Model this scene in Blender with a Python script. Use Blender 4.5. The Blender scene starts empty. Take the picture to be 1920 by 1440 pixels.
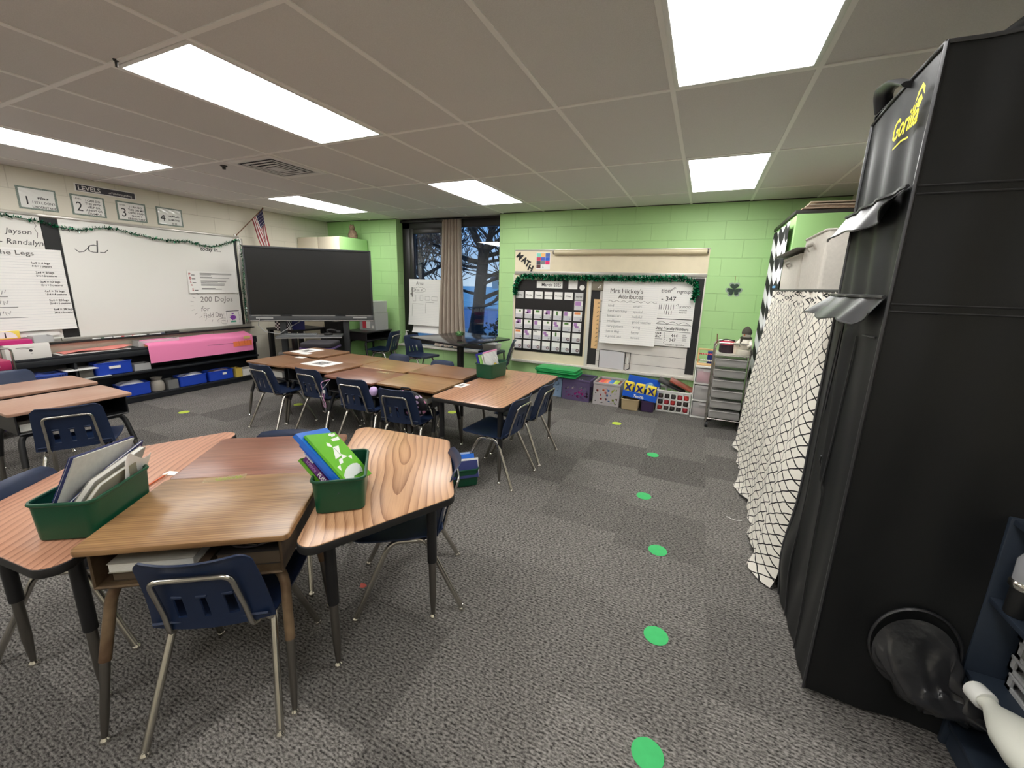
import bpy, bmesh, math, random
from mathutils import Vector, Matrix
import mathutils.noise as mnoise

sc = bpy.context.scene
COL = sc.collection
PI = math.pi
R = math.radians
random.seed(7)

# ------------------------------------------------------------------ camera
cam_data = bpy.data.cameras.new('camera')
cam = bpy.data.objects.new('camera', cam_data)
COL.objects.link(cam)
cam_data.sensor_width = 36.0
cam_data.lens = 767.2786 / 1920 * 36.0
cam_data.shift_x = -0.8143 / 1920
cam_data.shift_y = -15.9134 / 1920
cam_data.clip_start = 0.02
cam_data.clip_end = 400
_yaw, _pit, _rol = -0.4271, -0.2190, 0.0273
_f = Vector((math.sin(_yaw) * math.cos(_pit), math.cos(_yaw) * math.cos(_pit), math.sin(_pit)))
_r0 = Vector((math.cos(_yaw), -math.sin(_yaw), 0))
_u0 = _r0.cross(_f)
_r = _r0 * math.cos(_rol) + _u0 * math.sin(_rol)
_u = -_r0 * math.sin(_rol) + _u0 * math.cos(_rol)
cam.matrix_world = Matrix(((_r.x, _u.x, -_f.x, 2.7024), (_r.y, _u.y, -_f.y, -1.2029), (_r.z, _u.z, -_f.z, 1.4669), (0, 0, 0, 1)))
sc.camera = cam

# ------------------------------------------------------------------ world: dusk sky
def lin1(c):
    c /= 255.0
    return c / 12.92 if c <= 0.04045 else ((c + 0.055) / 1.055) ** 2.4
def L3(c):
    return (lin1(c[0]), lin1(c[1]), lin1(c[2]), 1.0)

world = bpy.data.worlds.new('dusk_sky')
sc.world = world
world.use_nodes = True
_nt = world.node_tree
_nt.nodes.clear()
_o = _nt.nodes.new('ShaderNodeOutputWorld')
_b = _nt.nodes.new('ShaderNodeBackground')
_tc = _nt.nodes.new('ShaderNodeTexCoord')
_sx = _nt.nodes.new('ShaderNodeSeparateXYZ')
_cr = _nt.nodes.new('ShaderNodeValToRGB')
_cr.color_ramp.elements[0].position = 0.0
_cr.color_ramp.elements[0].color = (0.52, 0.66, 0.80, 1)
_cr.color_ramp.elements[1].position = 0.42
_cr.color_ramp.elements[1].color = (0.09, 0.28, 0.74, 1)
_e = _cr.color_ramp.elements.new(0.12)
_e.color = (0.22, 0.44, 0.80, 1)
_nt.links.new(_tc.outputs['Generated'], _sx.inputs[0])
_nt.links.new(_sx.outputs['Z'], _cr.inputs[0])
_nt.links.new(_cr.outputs[0], _b.inputs[0])
_b.inputs[1].default_value = 1.0
_nt.links.new(_b.outputs[0], _o.inputs[0])

# ------------------------------------------------------------------ exposure
sc.view_settings.view_transform = 'Standard'
sc.view_settings.look = 'None'
sc.view_settings.gamma = 1.0
sc.view_settings.use_curve_mapping = False
sc.view_settings.exposure = 0.42
LAMP = 11.0        # radiance of the ceiling diffusers

# room: x from the whiteboard wall to the tent wall, y into the room, z up
XL, XR, YB, YF, H = -3.42, 3.95, 4.28, -3.6, 2.44

# ------------------------------------------------------------------ mesh helpers
class MB:
    def __init__(s):
        s.bm = bmesh.new(); s.mi = 0; s.mats = []
    def m(s, mat):
        if mat not in s.mats: s.mats.append(mat)
        s.mi = s.mats.index(mat); return s
    def merge(s, t, M=None):
        for f in t.faces: f.material_index = s.mi
        me = bpy.data.meshes.new('t'); t.to_mesh(me); t.free()
        if M is not None: me.transform(M)
        s.bm.from_mesh(me); bpy.data.meshes.remove(me); return s
    def box(s, c, d, bev=0.0, seg=2, rz=0.0, M=None):
        t = bmesh.new(); bmesh.ops.create_cube(t, size=1.0)
        for v in t.verts: v.co = Vector((v.co.x * d[0], v.co.y * d[1], v.co.z * d[2]))
        if bev > 0: bmesh.ops.bevel(t, geom=t.edges[:], offset=min(bev, min(d) * .49), segments=seg, profile=0.5, affect='EDGES')
        T = Matrix.Translation(Vector(c)) @ Matrix.Rotation(rz, 4, 'Z')
        if M is not None: T = M @ T
        return s.merge(t, T)
    def box2(s, a, b, bev=0.0, seg=2, M=None):
        return s.box([(a[i] + b[i]) / 2 for i in range(3)], [abs(b[i] - a[i]) for i in range(3)], bev, seg, 0, M)
    def tube(s, pts, r, seg=8, caps=True, closed=False, M=None, ry=None):
        P = [Vector(p) for p in pts]; n = len(P)
        rad = r if isinstance(r, (list, tuple)) else [r] * n
        t = bmesh.new(); rings = []
        up = None
        for i in range(n):
            if closed: d = P[(i + 1) % n] - P[(i - 1) % n]
            elif i == 0: d = P[1] - P[0]
            elif i == n - 1: d = P[-1] - P[-2]
            else: d = (P[i + 1] - P[i]).normalized() + (P[i] - P[i - 1]).normalized()
            d.normalize()
            if up is None:
                up = Vector((0, 0, 1)) if abs(d.z) < .9 else Vector((1, 0, 0))
            a = d.cross(up)
            if a.length < 1e-6: a = d.orthogonal()
            a.normalize(); up = a.cross(d).normalized(); b = up
            k = 1.0
            if not closed and 0 < i < n - 1:
                c = max(.5, (P[i + 1] - P[i]).normalized().dot(d)); k = 1.0
            ra = rad[i] * k; rb = (ry if ry is not None else rad[i])
            rings.append([t.verts.new(P[i] + a * (math.cos(2 * PI * j / seg) * ra) + b * (math.sin(2 * PI * j / seg) * rb)) for j in range(seg)])
        m = n if closed else n - 1
        for i in range(m):
            A, B = rings[i], rings[(i + 1) % n]
            for j in range(seg):
                try: t.faces.new((A[j], A[(j + 1) % seg], B[(j + 1) % seg], B[j]))
                except ValueError: pass
        if caps and not closed:
            t.faces.new(rings[0][::-1]); t.faces.new(rings[-1])
        bmesh.ops.recalc_face_normals(t, faces=t.faces[:])
        return s.merge(t, M)
    def lathe(s, prof, c=(0, 0, 0), seg=20, M=None, caps=True):
        t = bmesh.new(); rings = []
        for r, z in prof:
            rings.append([t.verts.new((max(r, 1e-5) * math.cos(2 * PI * j / seg), max(r, 1e-5) * math.sin(2 * PI * j / seg), z)) for j in range(seg)])
        for A, B in zip(rings, rings[1:]):
            for j in range(seg): t.faces.new((A[j], A[(j + 1) % seg], B[(j + 1) % seg], B[j]))
        if caps:
            t.faces.new(rings[0][::-1]); t.faces.new(rings[-1])
        bmesh.ops.recalc_face_normals(t, faces=t.faces[:])
        T = Matrix.Translation(Vector(c))
        return s.merge(t, T if M is None else M @ T)
    def prism(s, poly, z0, z1, bev=0.0, seg=2, M=None):
        t = bmesh.new()
        f = t.faces.new([t.verts.new((p[0], p[1], z0)) for p in poly])
        g = bmesh.ops.extrude_face_region(t, geom=[f])
        for v in g['geom']:
            if isinstance(v, bmesh.types.BMVert): v.co.z = z1
        bmesh.ops.recalc_face_normals(t, faces=t.faces[:])
        if bev > 0:
            ed = [e for e in t.edges if abs(e.verts[0].co.z - e.verts[1].co.z) < 1e-6]
            bmesh.ops.bevel(t, geom=ed, offset=bev, segments=seg, profile=0.5, affect='EDGES')
        return s.merge(t, M)
    def ngon(s, poly, z=0.0, M=None):
        t = bmesh.new(); f = t.faces.new([t.verts.new((p[0], p[1], z if len(p) < 3 else p[2])) for p in poly])
        return s.merge(t, M)
    def rect(s, x0, y0, x1, y1, z=0.0, M=None):
        return s.ngon([(x0, y0), (x1, y0), (x1, y1), (x0, y1)], z, M)
    def sheet(s, f, nu, nv, thick=0.0, hole=None, M=None, wrap=False):
        t = bmesh.new()
        V = [[t.verts.new(f(i / nu, j / nv)) for i in range(nu if wrap else nu + 1)] for j in range(nv + 1)]
        for j in range(nv):
            for i in range(nu):
                if hole and hole(i, j): continue
                i2 = (i + 1) % nu if wrap else i + 1
                t.faces.new((V[j][i], V[j][i2], V[j + 1][i2], V[j + 1][i]))
        loose = [v for v in t.verts if not v.link_faces]
        if loose: bmesh.ops.delete(t, geom=loose, context='VERTS')
        bmesh.ops.recalc_face_normals(t, faces=t.faces[:])
        if thick: bmesh.ops.solidify(t, geom=t.faces[:], thickness=thick)
        return s.merge(t, M)
    def text(s, body, size, M, ext=0.0004, align='LEFT', shear=0.0, sx=1.0, bold=0.0):
        cu = bpy.data.curves.new('t', 'FONT'); cu.body = body; cu.size = size; cu.extrude = ext
        cu.align_x = align; cu.shear = shear; cu.resolution_u = 2; cu.offset = bold
        ob = bpy.data.objects.new('t', cu)
        me = bpy.data.meshes.new_from_object(ob)
        t = bmesh.new(); t.from_mesh(me)
        bpy.data.objects.remove(ob); bpy.data.curves.remove(cu); bpy.data.meshes.remove(me)
        for v in t.verts: v.co.x *= sx
        return s.merge(t, M)
    def stroke(s, pts, w, z=0.0, M=None):
        t = bmesh.new(); P = [Vector((p[0], p[1], 0)) for p in pts]; n = len(P); prev = None
        for i in range(n):
            d = (P[min(i + 1, n - 1)] - P[max(i - 1, 0)])
            if d.length < 1e-9: d = Vector((1, 0, 0))
            d.normalize(); q = Vector((-d.y, d.x, 0)) * w / 2
            a = t.verts.new(P[i] + q + Vector((0, 0, z))); b = t.verts.new(P[i] - q + Vector((0, 0, z)))
            if prev: t.faces.new((prev[0], prev[1], b, a))
            prev = (a, b)
        for f in t.faces: f.normal_update()
        for f in t.faces:
            if f.normal.z < 0: f.normal_flip()
        return s.merge(t, M)
    def mesh(s, name, smooth=40):
        me = bpy.data.meshes.new(name); s.bm.to_mesh(me); s.bm.free()
        for m in s.mats: me.materials.append(m)
        if smooth:
            me.shade_smooth(); me.set_sharp_from_angle(angle=R(smooth))
        return me
    def build(s, name, parent=None, smooth=40, loc=None, rz=0.0, M=None):
        o = bpy.data.objects.new(name, s.mesh(name, smooth)); COL.objects.link(o)
        if parent is not None: o.parent = parent
        if M is not None: o.matrix_local = M
        elif loc is not None:
            o.location = loc; o.rotation_euler = (0, 0, rz)
        return o

def tag(o, label, cat, group=None):
    o['label'] = label; o['category'] = cat
    if group: o['group'] = group
    return o
def thing(name, label, cat, loc=(0, 0, 0), rz=0.0, group=None, M=None):
    o = bpy.data.objects.new(name, None); COL.objects.link(o); o.empty_display_size = .05
    if M is not None: o.matrix_world = M
    else: o.location = loc; o.rotation_euler = (0, 0, rz)
    return tag(o, label, cat, group)
def struct(o):
    o['kind'] = 'structure'; return o
def dup(root, loc, rz, label, group=None, scale=1.0):
    r = root.copy(); COL.objects.link(r); r.location = loc; r.rotation_euler = (0, 0, rz); r.scale = (scale,) * 3
    r['label'] = label
    if group: r['group'] = group
    for ch in list(root.children):
        c = ch.copy(); COL.objects.link(c); c.parent = r
        for g in list(ch.children):
            d = g.copy(); COL.objects.link(d); d.parent = c
    return r
def roundpoly(poly, r, n=5):
    out = []; N = len(poly)
    for i in range(N):
        p0, p, p1 = Vector(poly[i - 1]), Vector(poly[i]), Vector(poly[(i + 1) % N])
        rr = r[i] if isinstance(r, (list, tuple)) else r
        a, b = (p0 - p).normalized(), (p1 - p).normalized()
        ang = a.angle(b); t = rr / math.tan(ang / 2)
        s0, s1 = p + a * t, p + b * t
        c = p + (a + b).normalized() * (rr / math.sin(ang / 2))
        a0 = math.atan2(s0.y - c.y, s0.x - c.x); a1 = math.atan2(s1.y - c.y, s1.x - c.x)
        d = (a1 - a0 + PI) % (2 * PI) - PI
        for k in range(n + 1):
            q = a0 + d * k / n; out.append((c.x + rr * math.cos(q), c.y + rr * math.sin(q)))
    return out
def fillet(pts, r, n=5):
    P = [Vector(p) for p in pts]; out = [P[0]]
    for i in range(1, len(P) - 1):
        a, b = P[i - 1] - P[i], P[i + 1] - P[i]
        t = min(r, a.length * .49, b.length * .49)
        s0, s1 = P[i] + a.normalized() * t, P[i] + b.normalized() * t
        for k in range(n + 1):
            q = k / n; out.append(s0 * (1 - q) ** 2 + P[i] * 2 * q * (1 - q) + s1 * q ** 2)
    out.append(P[-1]); return out
def frame(o, x, y, z=None):
    x = Vector(x).normalized(); y = Vector(y); y = (y - x * x.dot(y)).normalized(); zz = x.cross(y)
    return Matrix(((x.x, y.x, zz.x, o[0]), (x.y, y.y, zz.y, o[1]), (x.z, y.z, zz.z, o[2]), (0, 0, 0, 1)))
def TR(x, y, z=0.0, a=0.0):
    return Matrix.Translation((x, y, z)) @ Matrix.Rotation(a, 4, 'Z')

# ------------------------------------------------------------------ materials
MATS = {}
def _new(key):
    m = bpy.data.materials.new(key); m.use_nodes = True; nt = m.node_tree
    b = nt.nodes['Principled BSDF']; MATS[key] = m
    return m, nt, b
def _node(nt, typ, **kw):
    n = nt.nodes.new(typ)
    for k, v in kw.items(): setattr(n, k, v)
    return n
def _math(nt, op, a, b=None):
    n = nt.nodes.new('ShaderNodeMath'); n.operation = op
    for i, v in enumerate((a, b)):
        if v is None: continue
        if isinstance(v, (int, float)): n.inputs[i].default_value = v
        else: nt.links.new(v, n.inputs[i])
    return n.outputs[0]
def _mix(nt, fac, a, b):
    n = nt.nodes.new('ShaderNodeMix'); n.data_type = 'RGBA'
    for s, v in ((n.inputs[0], fac), (n.inputs[6], a), (n.inputs[7], b)):
        if isinstance(v, (int, float, tuple)): s.default_value = v
        else: nt.links.new(v, s)
    return n.outputs[2]
def pm(key, c, rough=.5, metal=0.0, var=0.0, vs=15.0, bump=0.0, bs=150.0, spec=.5, coat=0.0, sheen=0.0, c2=None, stretch=(1, 1, 1)):
    if key in MATS: return MATS[key]
    m, nt, b = _new(key)
    b.inputs['Roughness'].default_value = rough; b.inputs['Metallic'].default_value = metal
    b.inputs['Specular IOR Level'].default_value = spec; b.inputs['Coat Weight'].default_value = coat
    b.inputs['Sheen Weight'].default_value = sheen
    base = L3(c); b.inputs['Base Color'].default_value = base
    if var > 0 or bump > 0 or c2:
        tc = _node(nt, 'ShaderNodeTexCoord'); mp = _node(nt, 'ShaderNodeMapping'); mp.inputs['Scale'].default_value = stretch
        nt.links.new(tc.outputs['Object'], mp.inputs[0])
        if var > 0 or c2:
            n = _node(nt, 'ShaderNodeTexNoise'); n.inputs['Scale'].default_value = vs; n.inputs['Detail'].default_value = 4
            nt.links.new(mp.outputs[0], n.inputs['Vector'])
            dk = L3(c2) if c2 else tuple([x * (1 - var) for x in base[:3]] + [1]); lt = base if c2 else tuple([min(1, x * (1 + var)) for x in base[:3]] + [1])
            r = _node(nt, 'ShaderNodeMapRange'); r.inputs[1].default_value = .3; r.inputs[2].default_value = .7
            nt.links.new(n.outputs['Fac'], r.inputs[0])
            nt.links.new(_mix(nt, r.outputs[0], dk, lt), b.inputs['Base Color'])
        if bump > 0:
            n = _node(nt, 'ShaderNodeTexNoise'); n.inputs['Scale'].default_value = bs; n.inputs['Detail'].default_value = 3
            nt.links.new(mp.outputs[0], n.inputs['Vector'])
            bp = _node(nt, 'ShaderNodeBump'); bp.inputs['Strength'].default_value = bump; bp.inputs['Distance'].default_value = .01
            nt.links.new(n.outputs['Fac'], bp.inputs['Height']); nt.links.new(bp.outputs[0], b.inputs['Normal'])
    return m
def em(key, c, s):
    if key in MATS: return MATS[key]
    m, nt, b = _new(key)
    b.inputs['Base Color'].default_value = (.8, .8, .8, 1)
    b.inputs['Emission Color'].default_value = c; b.inputs['Emission Strength'].default_value = s
    return m
def glassy(key, tint, alpha, rough=.08):
    """thin clear plastic: part see-through, part diffuse tint, with gloss"""
    if key in MATS: return MATS[key]
    m, nt, b = _new(key)
    b.inputs['Base Color'].default_value = L3(tint); b.inputs['Roughness'].default_value = rough
    tr = _node(nt, 'ShaderNodeBsdfTransparent'); mx = _node(nt, 'ShaderNodeMixShader'); mx.inputs[0].default_value = alpha
    nt.links.new(tr.outputs[0], mx.inputs[1]); nt.links.new(b.outputs[0], mx.inputs[2])
    nt.links.new(mx.outputs[0], nt.nodes['Material Output'].inputs[0])
    return m
def blocks(key, c, var=.05, rough=.55):
    """painted concrete block: 8 x 16 inch courses as relief; coordinates in metres"""
    m, nt, b = _new(key)
    tc = _node(nt, 'ShaderNodeTexCoord'); sx = _node(nt, 'ShaderNodeSeparateXYZ'); nt.links.new(tc.outputs['Object'], sx.inputs[0])
    ad = _math(nt, 'ADD', sx.outputs['X'], sx.outputs['Y'])
    cb = _node(nt, 'ShaderNodeCombineXYZ'); nt.links.new(ad, cb.inputs[0]); nt.links.new(sx.outputs['Z'], cb.inputs[1])
    br = _node(nt, 'ShaderNodeTexBrick'); br.inputs['Scale'].default_value = 1.0
    br.inputs['Brick Width'].default_value = .4064; br.inputs['Row Height'].default_value = .2032
    br.inputs['Mortar Size'].default_value = .0035; br.inputs['Mortar Smooth'].default_value = .6
    nt.links.new(cb.outputs[0], br.inputs['Vector'])
    base = L3(c)
    no = _node(nt, 'ShaderNodeTexNoise'); no.inputs['Scale'].default_value = 3; nt.links.new(tc.outputs['Object'], no.inputs['Vector'])
    col = _mix(nt, no.outputs['Fac'], tuple([x * (1 - var) for x in base[:3]] + [1]), tuple([x * (1 + var) for x in base[:3]] + [1]))
    col = _mix(nt, _math(nt, 'MULTIPLY', br.outputs['Fac'], .22), col, tuple([x * .62 for x in base[:3]] + [1]))
    nt.links.new(col, b.inputs['Base Color']); b.inputs['Roughness'].default_value = rough
    n2 = _node(nt, 'ShaderNodeTexNoise'); n2.inputs['Scale'].default_value = 120; n2.inputs['Detail'].default_value = 3; nt.links.new(tc.outputs['Object'], n2.inputs['Vector'])
    h = _math(nt, 'ADD', _math(nt, 'MULTIPLY', br.outputs['Fac'], -1.0), _math(nt, 'MULTIPLY', n2.outputs['Fac'], .12))
    bp = _node(nt, 'ShaderNodeBump'); bp.inputs['Strength'].default_value = .7; bp.inputs['Distance'].default_value = .006
    nt.links.new(h, bp.inputs['Height']); nt.links.new(bp.outputs[0], b.inputs['Normal'])
    return m
def wood(key, light, dark, ring=False, rough=.32, off=(0, 0, 0), gs=1.0, contrast=1.0):
    """laminate wood grain running along the thing's own X axis"""
    m, nt, b = _new(key)
    tc = _node(nt, 'ShaderNodeTexCoord')
    mp = _node(nt, 'ShaderNodeMapping'); mp.inputs['Location'].default_value = off
    nt.links.new(tc.outputs['Object'], mp.inputs[0])
    n0 = _node(nt, 'ShaderNodeTexNoise'); n0.inputs['Scale'].default_value = 2.6; n0.inputs['Detail'].default_value = .6 if ring else 2
    s0 = _node(nt, 'ShaderNodeMapping'); s0.inputs['Scale'].default_value = (.9, 1.5, 1)
    nt.links.new(mp.outputs[0], s0.inputs[0]); nt.links.new(s0.outputs[0], n0.inputs['Vector'])
    s1 = _node(nt, 'ShaderNodeMapping'); s1.inputs['Scale'].default_value = (.14 if ring else .03, 1.0, 1.0)
    nt.links.new(mp.outputs[0], s1.inputs[0])
    va = _node(nt, 'ShaderNodeVectorMath'); va.operation = 'SCALE'; va.inputs['Scale'].default_value = .085 if ring else .03
    sub = _node(nt, 'ShaderNodeVectorMath'); sub.operation = 'SUBTRACT'; sub.inputs[1].default_value = (.5, .5, .5)
    nt.links.new(n0.outputs['Color'], sub.inputs[0]); nt.links.new(sub.outputs[0], va.inputs[0])
    vb = _node(nt, 'ShaderNodeVectorMath'); vb.operation = 'ADD'; nt.links.new(s1.outputs[0], vb.inputs[0]); nt.links.new(va.outputs[0], vb.inputs[1])
    w = _node(nt, 'ShaderNodeTexWave'); w.wave_type = 'RINGS' if ring else 'BANDS'
    if ring: w.rings_direction = 'Z'
    else: w.bands_direction = 'Y'
    w.wave_profile = 'SAW' if ring else 'SIN'
    w.inputs['Scale'].default_value = (11 if ring else 26) * gs
    w.inputs['Distortion'].default_value = .25 if ring else .7; w.inputs['Detail'].default_value = 2; w.inputs['Detail Scale'].default_value = 2
    nt.links.new(vb.outputs[0], w.inputs['Vector'])
    n1 = _node(nt, 'ShaderNodeTexNoise'); n1.inputs['Scale'].default_value = 1.0; n1.inputs['Detail'].default_value = 5
    s2 = _node(nt, 'ShaderNodeMapping'); s2.inputs['Scale'].default_value = (6, 260, 1)
    nt.links.new(mp.outputs[0], s2.inputs[0]); nt.links.new(s2.outputs[0], n1.inputs['Vector'])
    n3 = _node(nt, 'ShaderNodeTexNoise'); n3.inputs['Scale'].default_value = 1.0; n3.inputs['Detail'].default_value = 3
    s3 = _node(nt, 'ShaderNodeMapping'); s3.inputs['Scale'].default_value = (1.1, 44, 1)
    nt.links.new(mp.outputs[0], s3.inputs[0]); nt.links.new(s3.outputs[0], n3.inputs['Vector'])
    pw = _math(nt, 'POWER', w.outputs['Fac'], 3.2 if ring else 1.0)
    if ring: pw = _math(nt, 'MULTIPLY', pw, _math(nt, 'ADD', _math(nt, 'MULTIPLY', n3.outputs['Fac'], 1.5), .15))
    f = _math(nt, 'ADD', _math(nt, 'MULTIPLY', pw, .60 if ring else .16), _math(nt, 'MULTIPLY', n1.outputs['Fac'], .42))
    f = _math(nt, 'ADD', f, _math(nt, 'MULTIPLY', n3.outputs['Fac'], .55 if not ring else .22))
    r = _node(nt, 'ShaderNodeMapRange'); r.inputs[1].default_value = .26; r.inputs[2].default_value = .26 + .66 / contrast
    nt.links.new(f, r.inputs[0])
    nt.links.new(_mix(nt, r.outputs[0], L3(light), L3(dark)), b.inputs['Base Color'])
    b.inputs['Roughness'].default_value = rough; b.inputs['Specular IOR Level'].default_value = .55
    bp = _node(nt, 'ShaderNodeBump'); bp.inputs['Strength'].default_value = .06; bp.inputs['Distance'].default_value = .003
    nt.links.new(n1.outputs['Fac'], bp.inputs['Height']); nt.links.new(bp.outputs[0], b.inputs['Normal'])
    return m
# ------------------------------------------------------------------ room materials
def carpet_mat():
    m, nt, b = _new('carpet_tiles')
    tc = _node(nt, 'ShaderNodeTexCoord'); sx = _node(nt, 'ShaderNodeSeparateXYZ'); nt.links.new(tc.outputs['Object'], sx.inputs[0])
    cx = _math(nt, 'FLOOR', _math(nt, 'DIVIDE', _math(nt, 'SUBTRACT', sx.outputs['X'], .375), .5))
    w1 = _node(nt, 'ShaderNodeTexWhiteNoise'); w1.noise_dimensions = '1D'; nt.links.new(cx, w1.inputs['W'])
    ry = _math(nt, 'FLOOR', _math(nt, 'ADD', _math(nt, 'DIVIDE', sx.outputs['Y'], .5), w1.outputs['Value']))
    cv = _node(nt, 'ShaderNodeCombineXYZ'); nt.links.new(cx, cv.inputs[0]); nt.links.new(ry, cv.inputs[1])
    w2 = _node(nt, 'ShaderNodeTexWhiteNoise'); w2.noise_dimensions = '2D'; nt.links.new(cv.outputs[0], w2.inputs['Vector'])
    # ribbed loops across each tile, soft threads
    mp = _node(nt, 'ShaderNodeMapping'); mp.inputs['Scale'].default_value = (75, 150, 1); nt.links.new(tc.outputs['Object'], mp.inputs[0])
    n1 = _node(nt, 'ShaderNodeTexNoise'); n1.inputs['Scale'].default_value = 1.0; n1.inputs['Detail'].default_value = 2.5; nt.links.new(mp.outputs[0], n1.inputs['Vector'])
    n2 = _node(nt, 'ShaderNodeTexNoise'); n2.inputs['Scale'].default_value = 9; n2.inputs['Detail'].default_value = 3; nt.links.new(tc.outputs['Object'], n2.inputs['Vector'])
    wv = _node(nt, 'ShaderNodeTexWave'); wv.bands_direction = 'Y'; wv.inputs['Scale'].default_value = 21; wv.inputs['Distortion'].default_value = 2.5; wv.inputs['Detail'].default_value = 2; wv.inputs['Detail Scale'].default_value = 12
    nt.links.new(tc.outputs['Object'], wv.inputs['Vector'])
    sp = _node(nt, 'ShaderNodeMapRange'); sp.inputs[1].default_value = .36; sp.inputs[2].default_value = .64; nt.links.new(n1.outputs['Fac'], sp.inputs[0])
    f = _math(nt, 'ADD', _math(nt, 'MULTIPLY', sp.outputs[0], .62), _math(nt, 'MULTIPLY', wv.outputs['Fac'], .18))
    f = _math(nt, 'ADD', f, _math(nt, 'MULTIPLY', n2.outputs['Fac'], .12))
    thread = _mix(nt, f, L3((30, 28, 27)), L3((150, 146, 141)))
    tone = _math(nt, 'ADD', _math(nt, 'MULTIPLY', w2.outputs['Value'], .46), .76)
    sc_ = _node(nt, 'ShaderNodeVectorMath'); sc_.operation = 'SCALE'; nt.links.new(thread, sc_.inputs[0]); nt.links.new(tone, sc_.inputs['Scale'])
    nt.links.new(sc_.outputs[0], b.inputs['Base Color']); b.inputs['Roughness'].default_value = .95; b.inputs['Specular IOR Level'].default_value = .1
    bp = _node(nt, 'ShaderNodeBump'); bp.inputs['Strength'].default_value = .6; bp.inputs['Distance'].default_value = .004
    nt.links.new(f, bp.inputs['Height']); nt.links.new(bp.outputs[0], b.inputs['Normal'])
    return m
carpet = carpet_mat()
green_wall = blocks('green_painted_block', (172, 212, 146))
cream_wall = blocks('cream_painted_block', (222, 216, 200))
tile_mat = pm('ceiling_tile', (220, 218, 215), rough=.9, var=.05, vs=220, bump=.25, bs=260)
tee_mat = pm('ceiling_tee', (244, 242, 238), rough=.5)
bronze = pm('bronze_window_metal', (38, 36, 36), rough=.4, metal=.2)
white_metal = pm('white_metal', (225, 224, 220), rough=.4)
black = pm('matte_black', (22, 22, 23), rough=.55)

# ------------------------------------------------------------------ shell
f = MB(); f.m(carpet).box2((XL - .1, YF - .1, -.1), (XR + .1, YB + .05, 0)); struct(f.build('floor', smooth=0))
c = MB(); c.m(tile_mat).box2((XL - .1, YF - .1, H), (XR + .1, YB + .35, H + .1))
c.m(tee_mat)
k = -6
while k * .6096 < XR:
    if k * .6096 > XL: c.box2((k * .6096 - .012, YF, H - .005), (k * .6096 + .012, YB, H + .001))
    k += 1
for j in range(-2, 4): c.box2((XL, j * 1.2192 - .012, H - .0051), (XR, j * 1.2192 + .012, H + .001))
c.m(bronze).box2((XL, YB - .02, H - .006), (-1.9, YB, H)).box2((-.05, YB - .02, H - .006), (XR, YB, H))
struct(c.build('ceiling', smooth=0))
WX0, WX1, SZ = -1.91, -.05, .44
w = MB(); w.m(green_wall)
w.box2((XL, YB, 0), (WX0, YB + .3, H)); w.box2((WX1, YB, 0), (XR, YB + .3, H)); w.box2((WX0, YB, 0), (WX1, YB + .3, SZ - .03))
struct(w.build('wall_back', smooth=0))
w = MB(); w.m(cream_wall).box2((XL - .2, YF, 0), (XL, YB + .3, H)); struct(w.build('wall_left', smooth=0))
w = MB(); w.m(cream_wall).box2((XR, YF, 0), (XR + .2, YB + .3, H)); struct(w.build('wall_right', smooth=0))
w = MB(); w.m(cream_wall).box2((XL - .2, YF - .2, 0), (XR + .2, YF, H)); struct(w.build('wall_front', smooth=0))

# window in the back wall
win = bpy.data.objects.new('window_1', None); COL.objects.link(win); win.location = ((WX0 + WX1) / 2, YB + .18, SZ); struct(win)
def wx(v): return v - (WX0 + WX1) / 2
fr = MB(); fr.m(bronze)
Y0, Y1 = -.03, .05
fr.box2((wx(WX0), Y0, 0), (wx(-1.76), Y1, H - SZ - .02), .004)
fr.box2((wx(-.13), Y0, 0), (wx(WX1), Y1, H - SZ - .02), .004)
fr.box2((wx(WX0), Y0, 1.86), (wx(WX1), Y1, H - SZ), .004)
fr.box2((wx(WX0), Y0, 0), (wx(WX1), Y1, .07), .004)
fr.box2((wx(-1.10), Y0, .07), (wx(-.86), Y1, 1.86), .004)
fr.box2((wx(WX0), Y0 - .05, H - SZ - .055), (wx(-1.06), Y0, H - SZ - .015), .004)
fr.build('window_frame', win)
sh = MB(); sh.m(pm('sash_metal', (46, 44, 43), rough=.35, metal=.3))
for a, b_ in (((-1.76, .07), (-1.68, 1.86)), ((-1.16, .07), (-1.10, 1.86)), ((-1.68, .07), (-1.16, .13)), ((-1.68, 1.78), (-1.16, 1.86))):
    sh.box2((wx(a[0]), -.045, a[1]), (wx(b_[0]), .02, b_[1]), .004)
sh.build('window_sash', win)
la = MB(); la.m(pm('grey_latch', (150, 148, 145), rough=.3, metal=.7)).box((wx(-1.715), -.055, .86), (.02, .03, .16), .006).box((wx(-1.72), -.075, .83), (.016, .05, .02), .004); la.build('window_latch', win)
gl_m, gnt, gb = _new('window_glass')
gnt.nodes.remove(gb)
_t = _node(gnt, 'ShaderNodeBsdfTransparent'); _t.inputs[0].default_value = (.88, .91, .93, 1)
_g = _node(gnt, 'ShaderNodeBsdfGlossy'); _g.inputs['Roughness'].default_value = .015
_fz = _node(gnt, 'ShaderNodeFresnel'); _fz.inputs[0].default_value = 1.6
_mx = _node(gnt, 'ShaderNodeMixShader')
gnt.links.new(_fz.outputs[0], _mx.inputs[0]); gnt.links.new(_t.outputs[0], _mx.inputs[1]); gnt.links.new(_g.outputs[0], _mx.inputs[2])
gnt.links.new(_mx.outputs[0], gnt.nodes['Material Output'].inputs[0])
for a, b_ in ((-1.68, -1.16), (-.86, -.13)):
    g = MB(); g.m(gl_m).box2((wx(a), .006, .07), (wx(b_), .012, 1.86)); g.build('window_pane', win)
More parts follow.
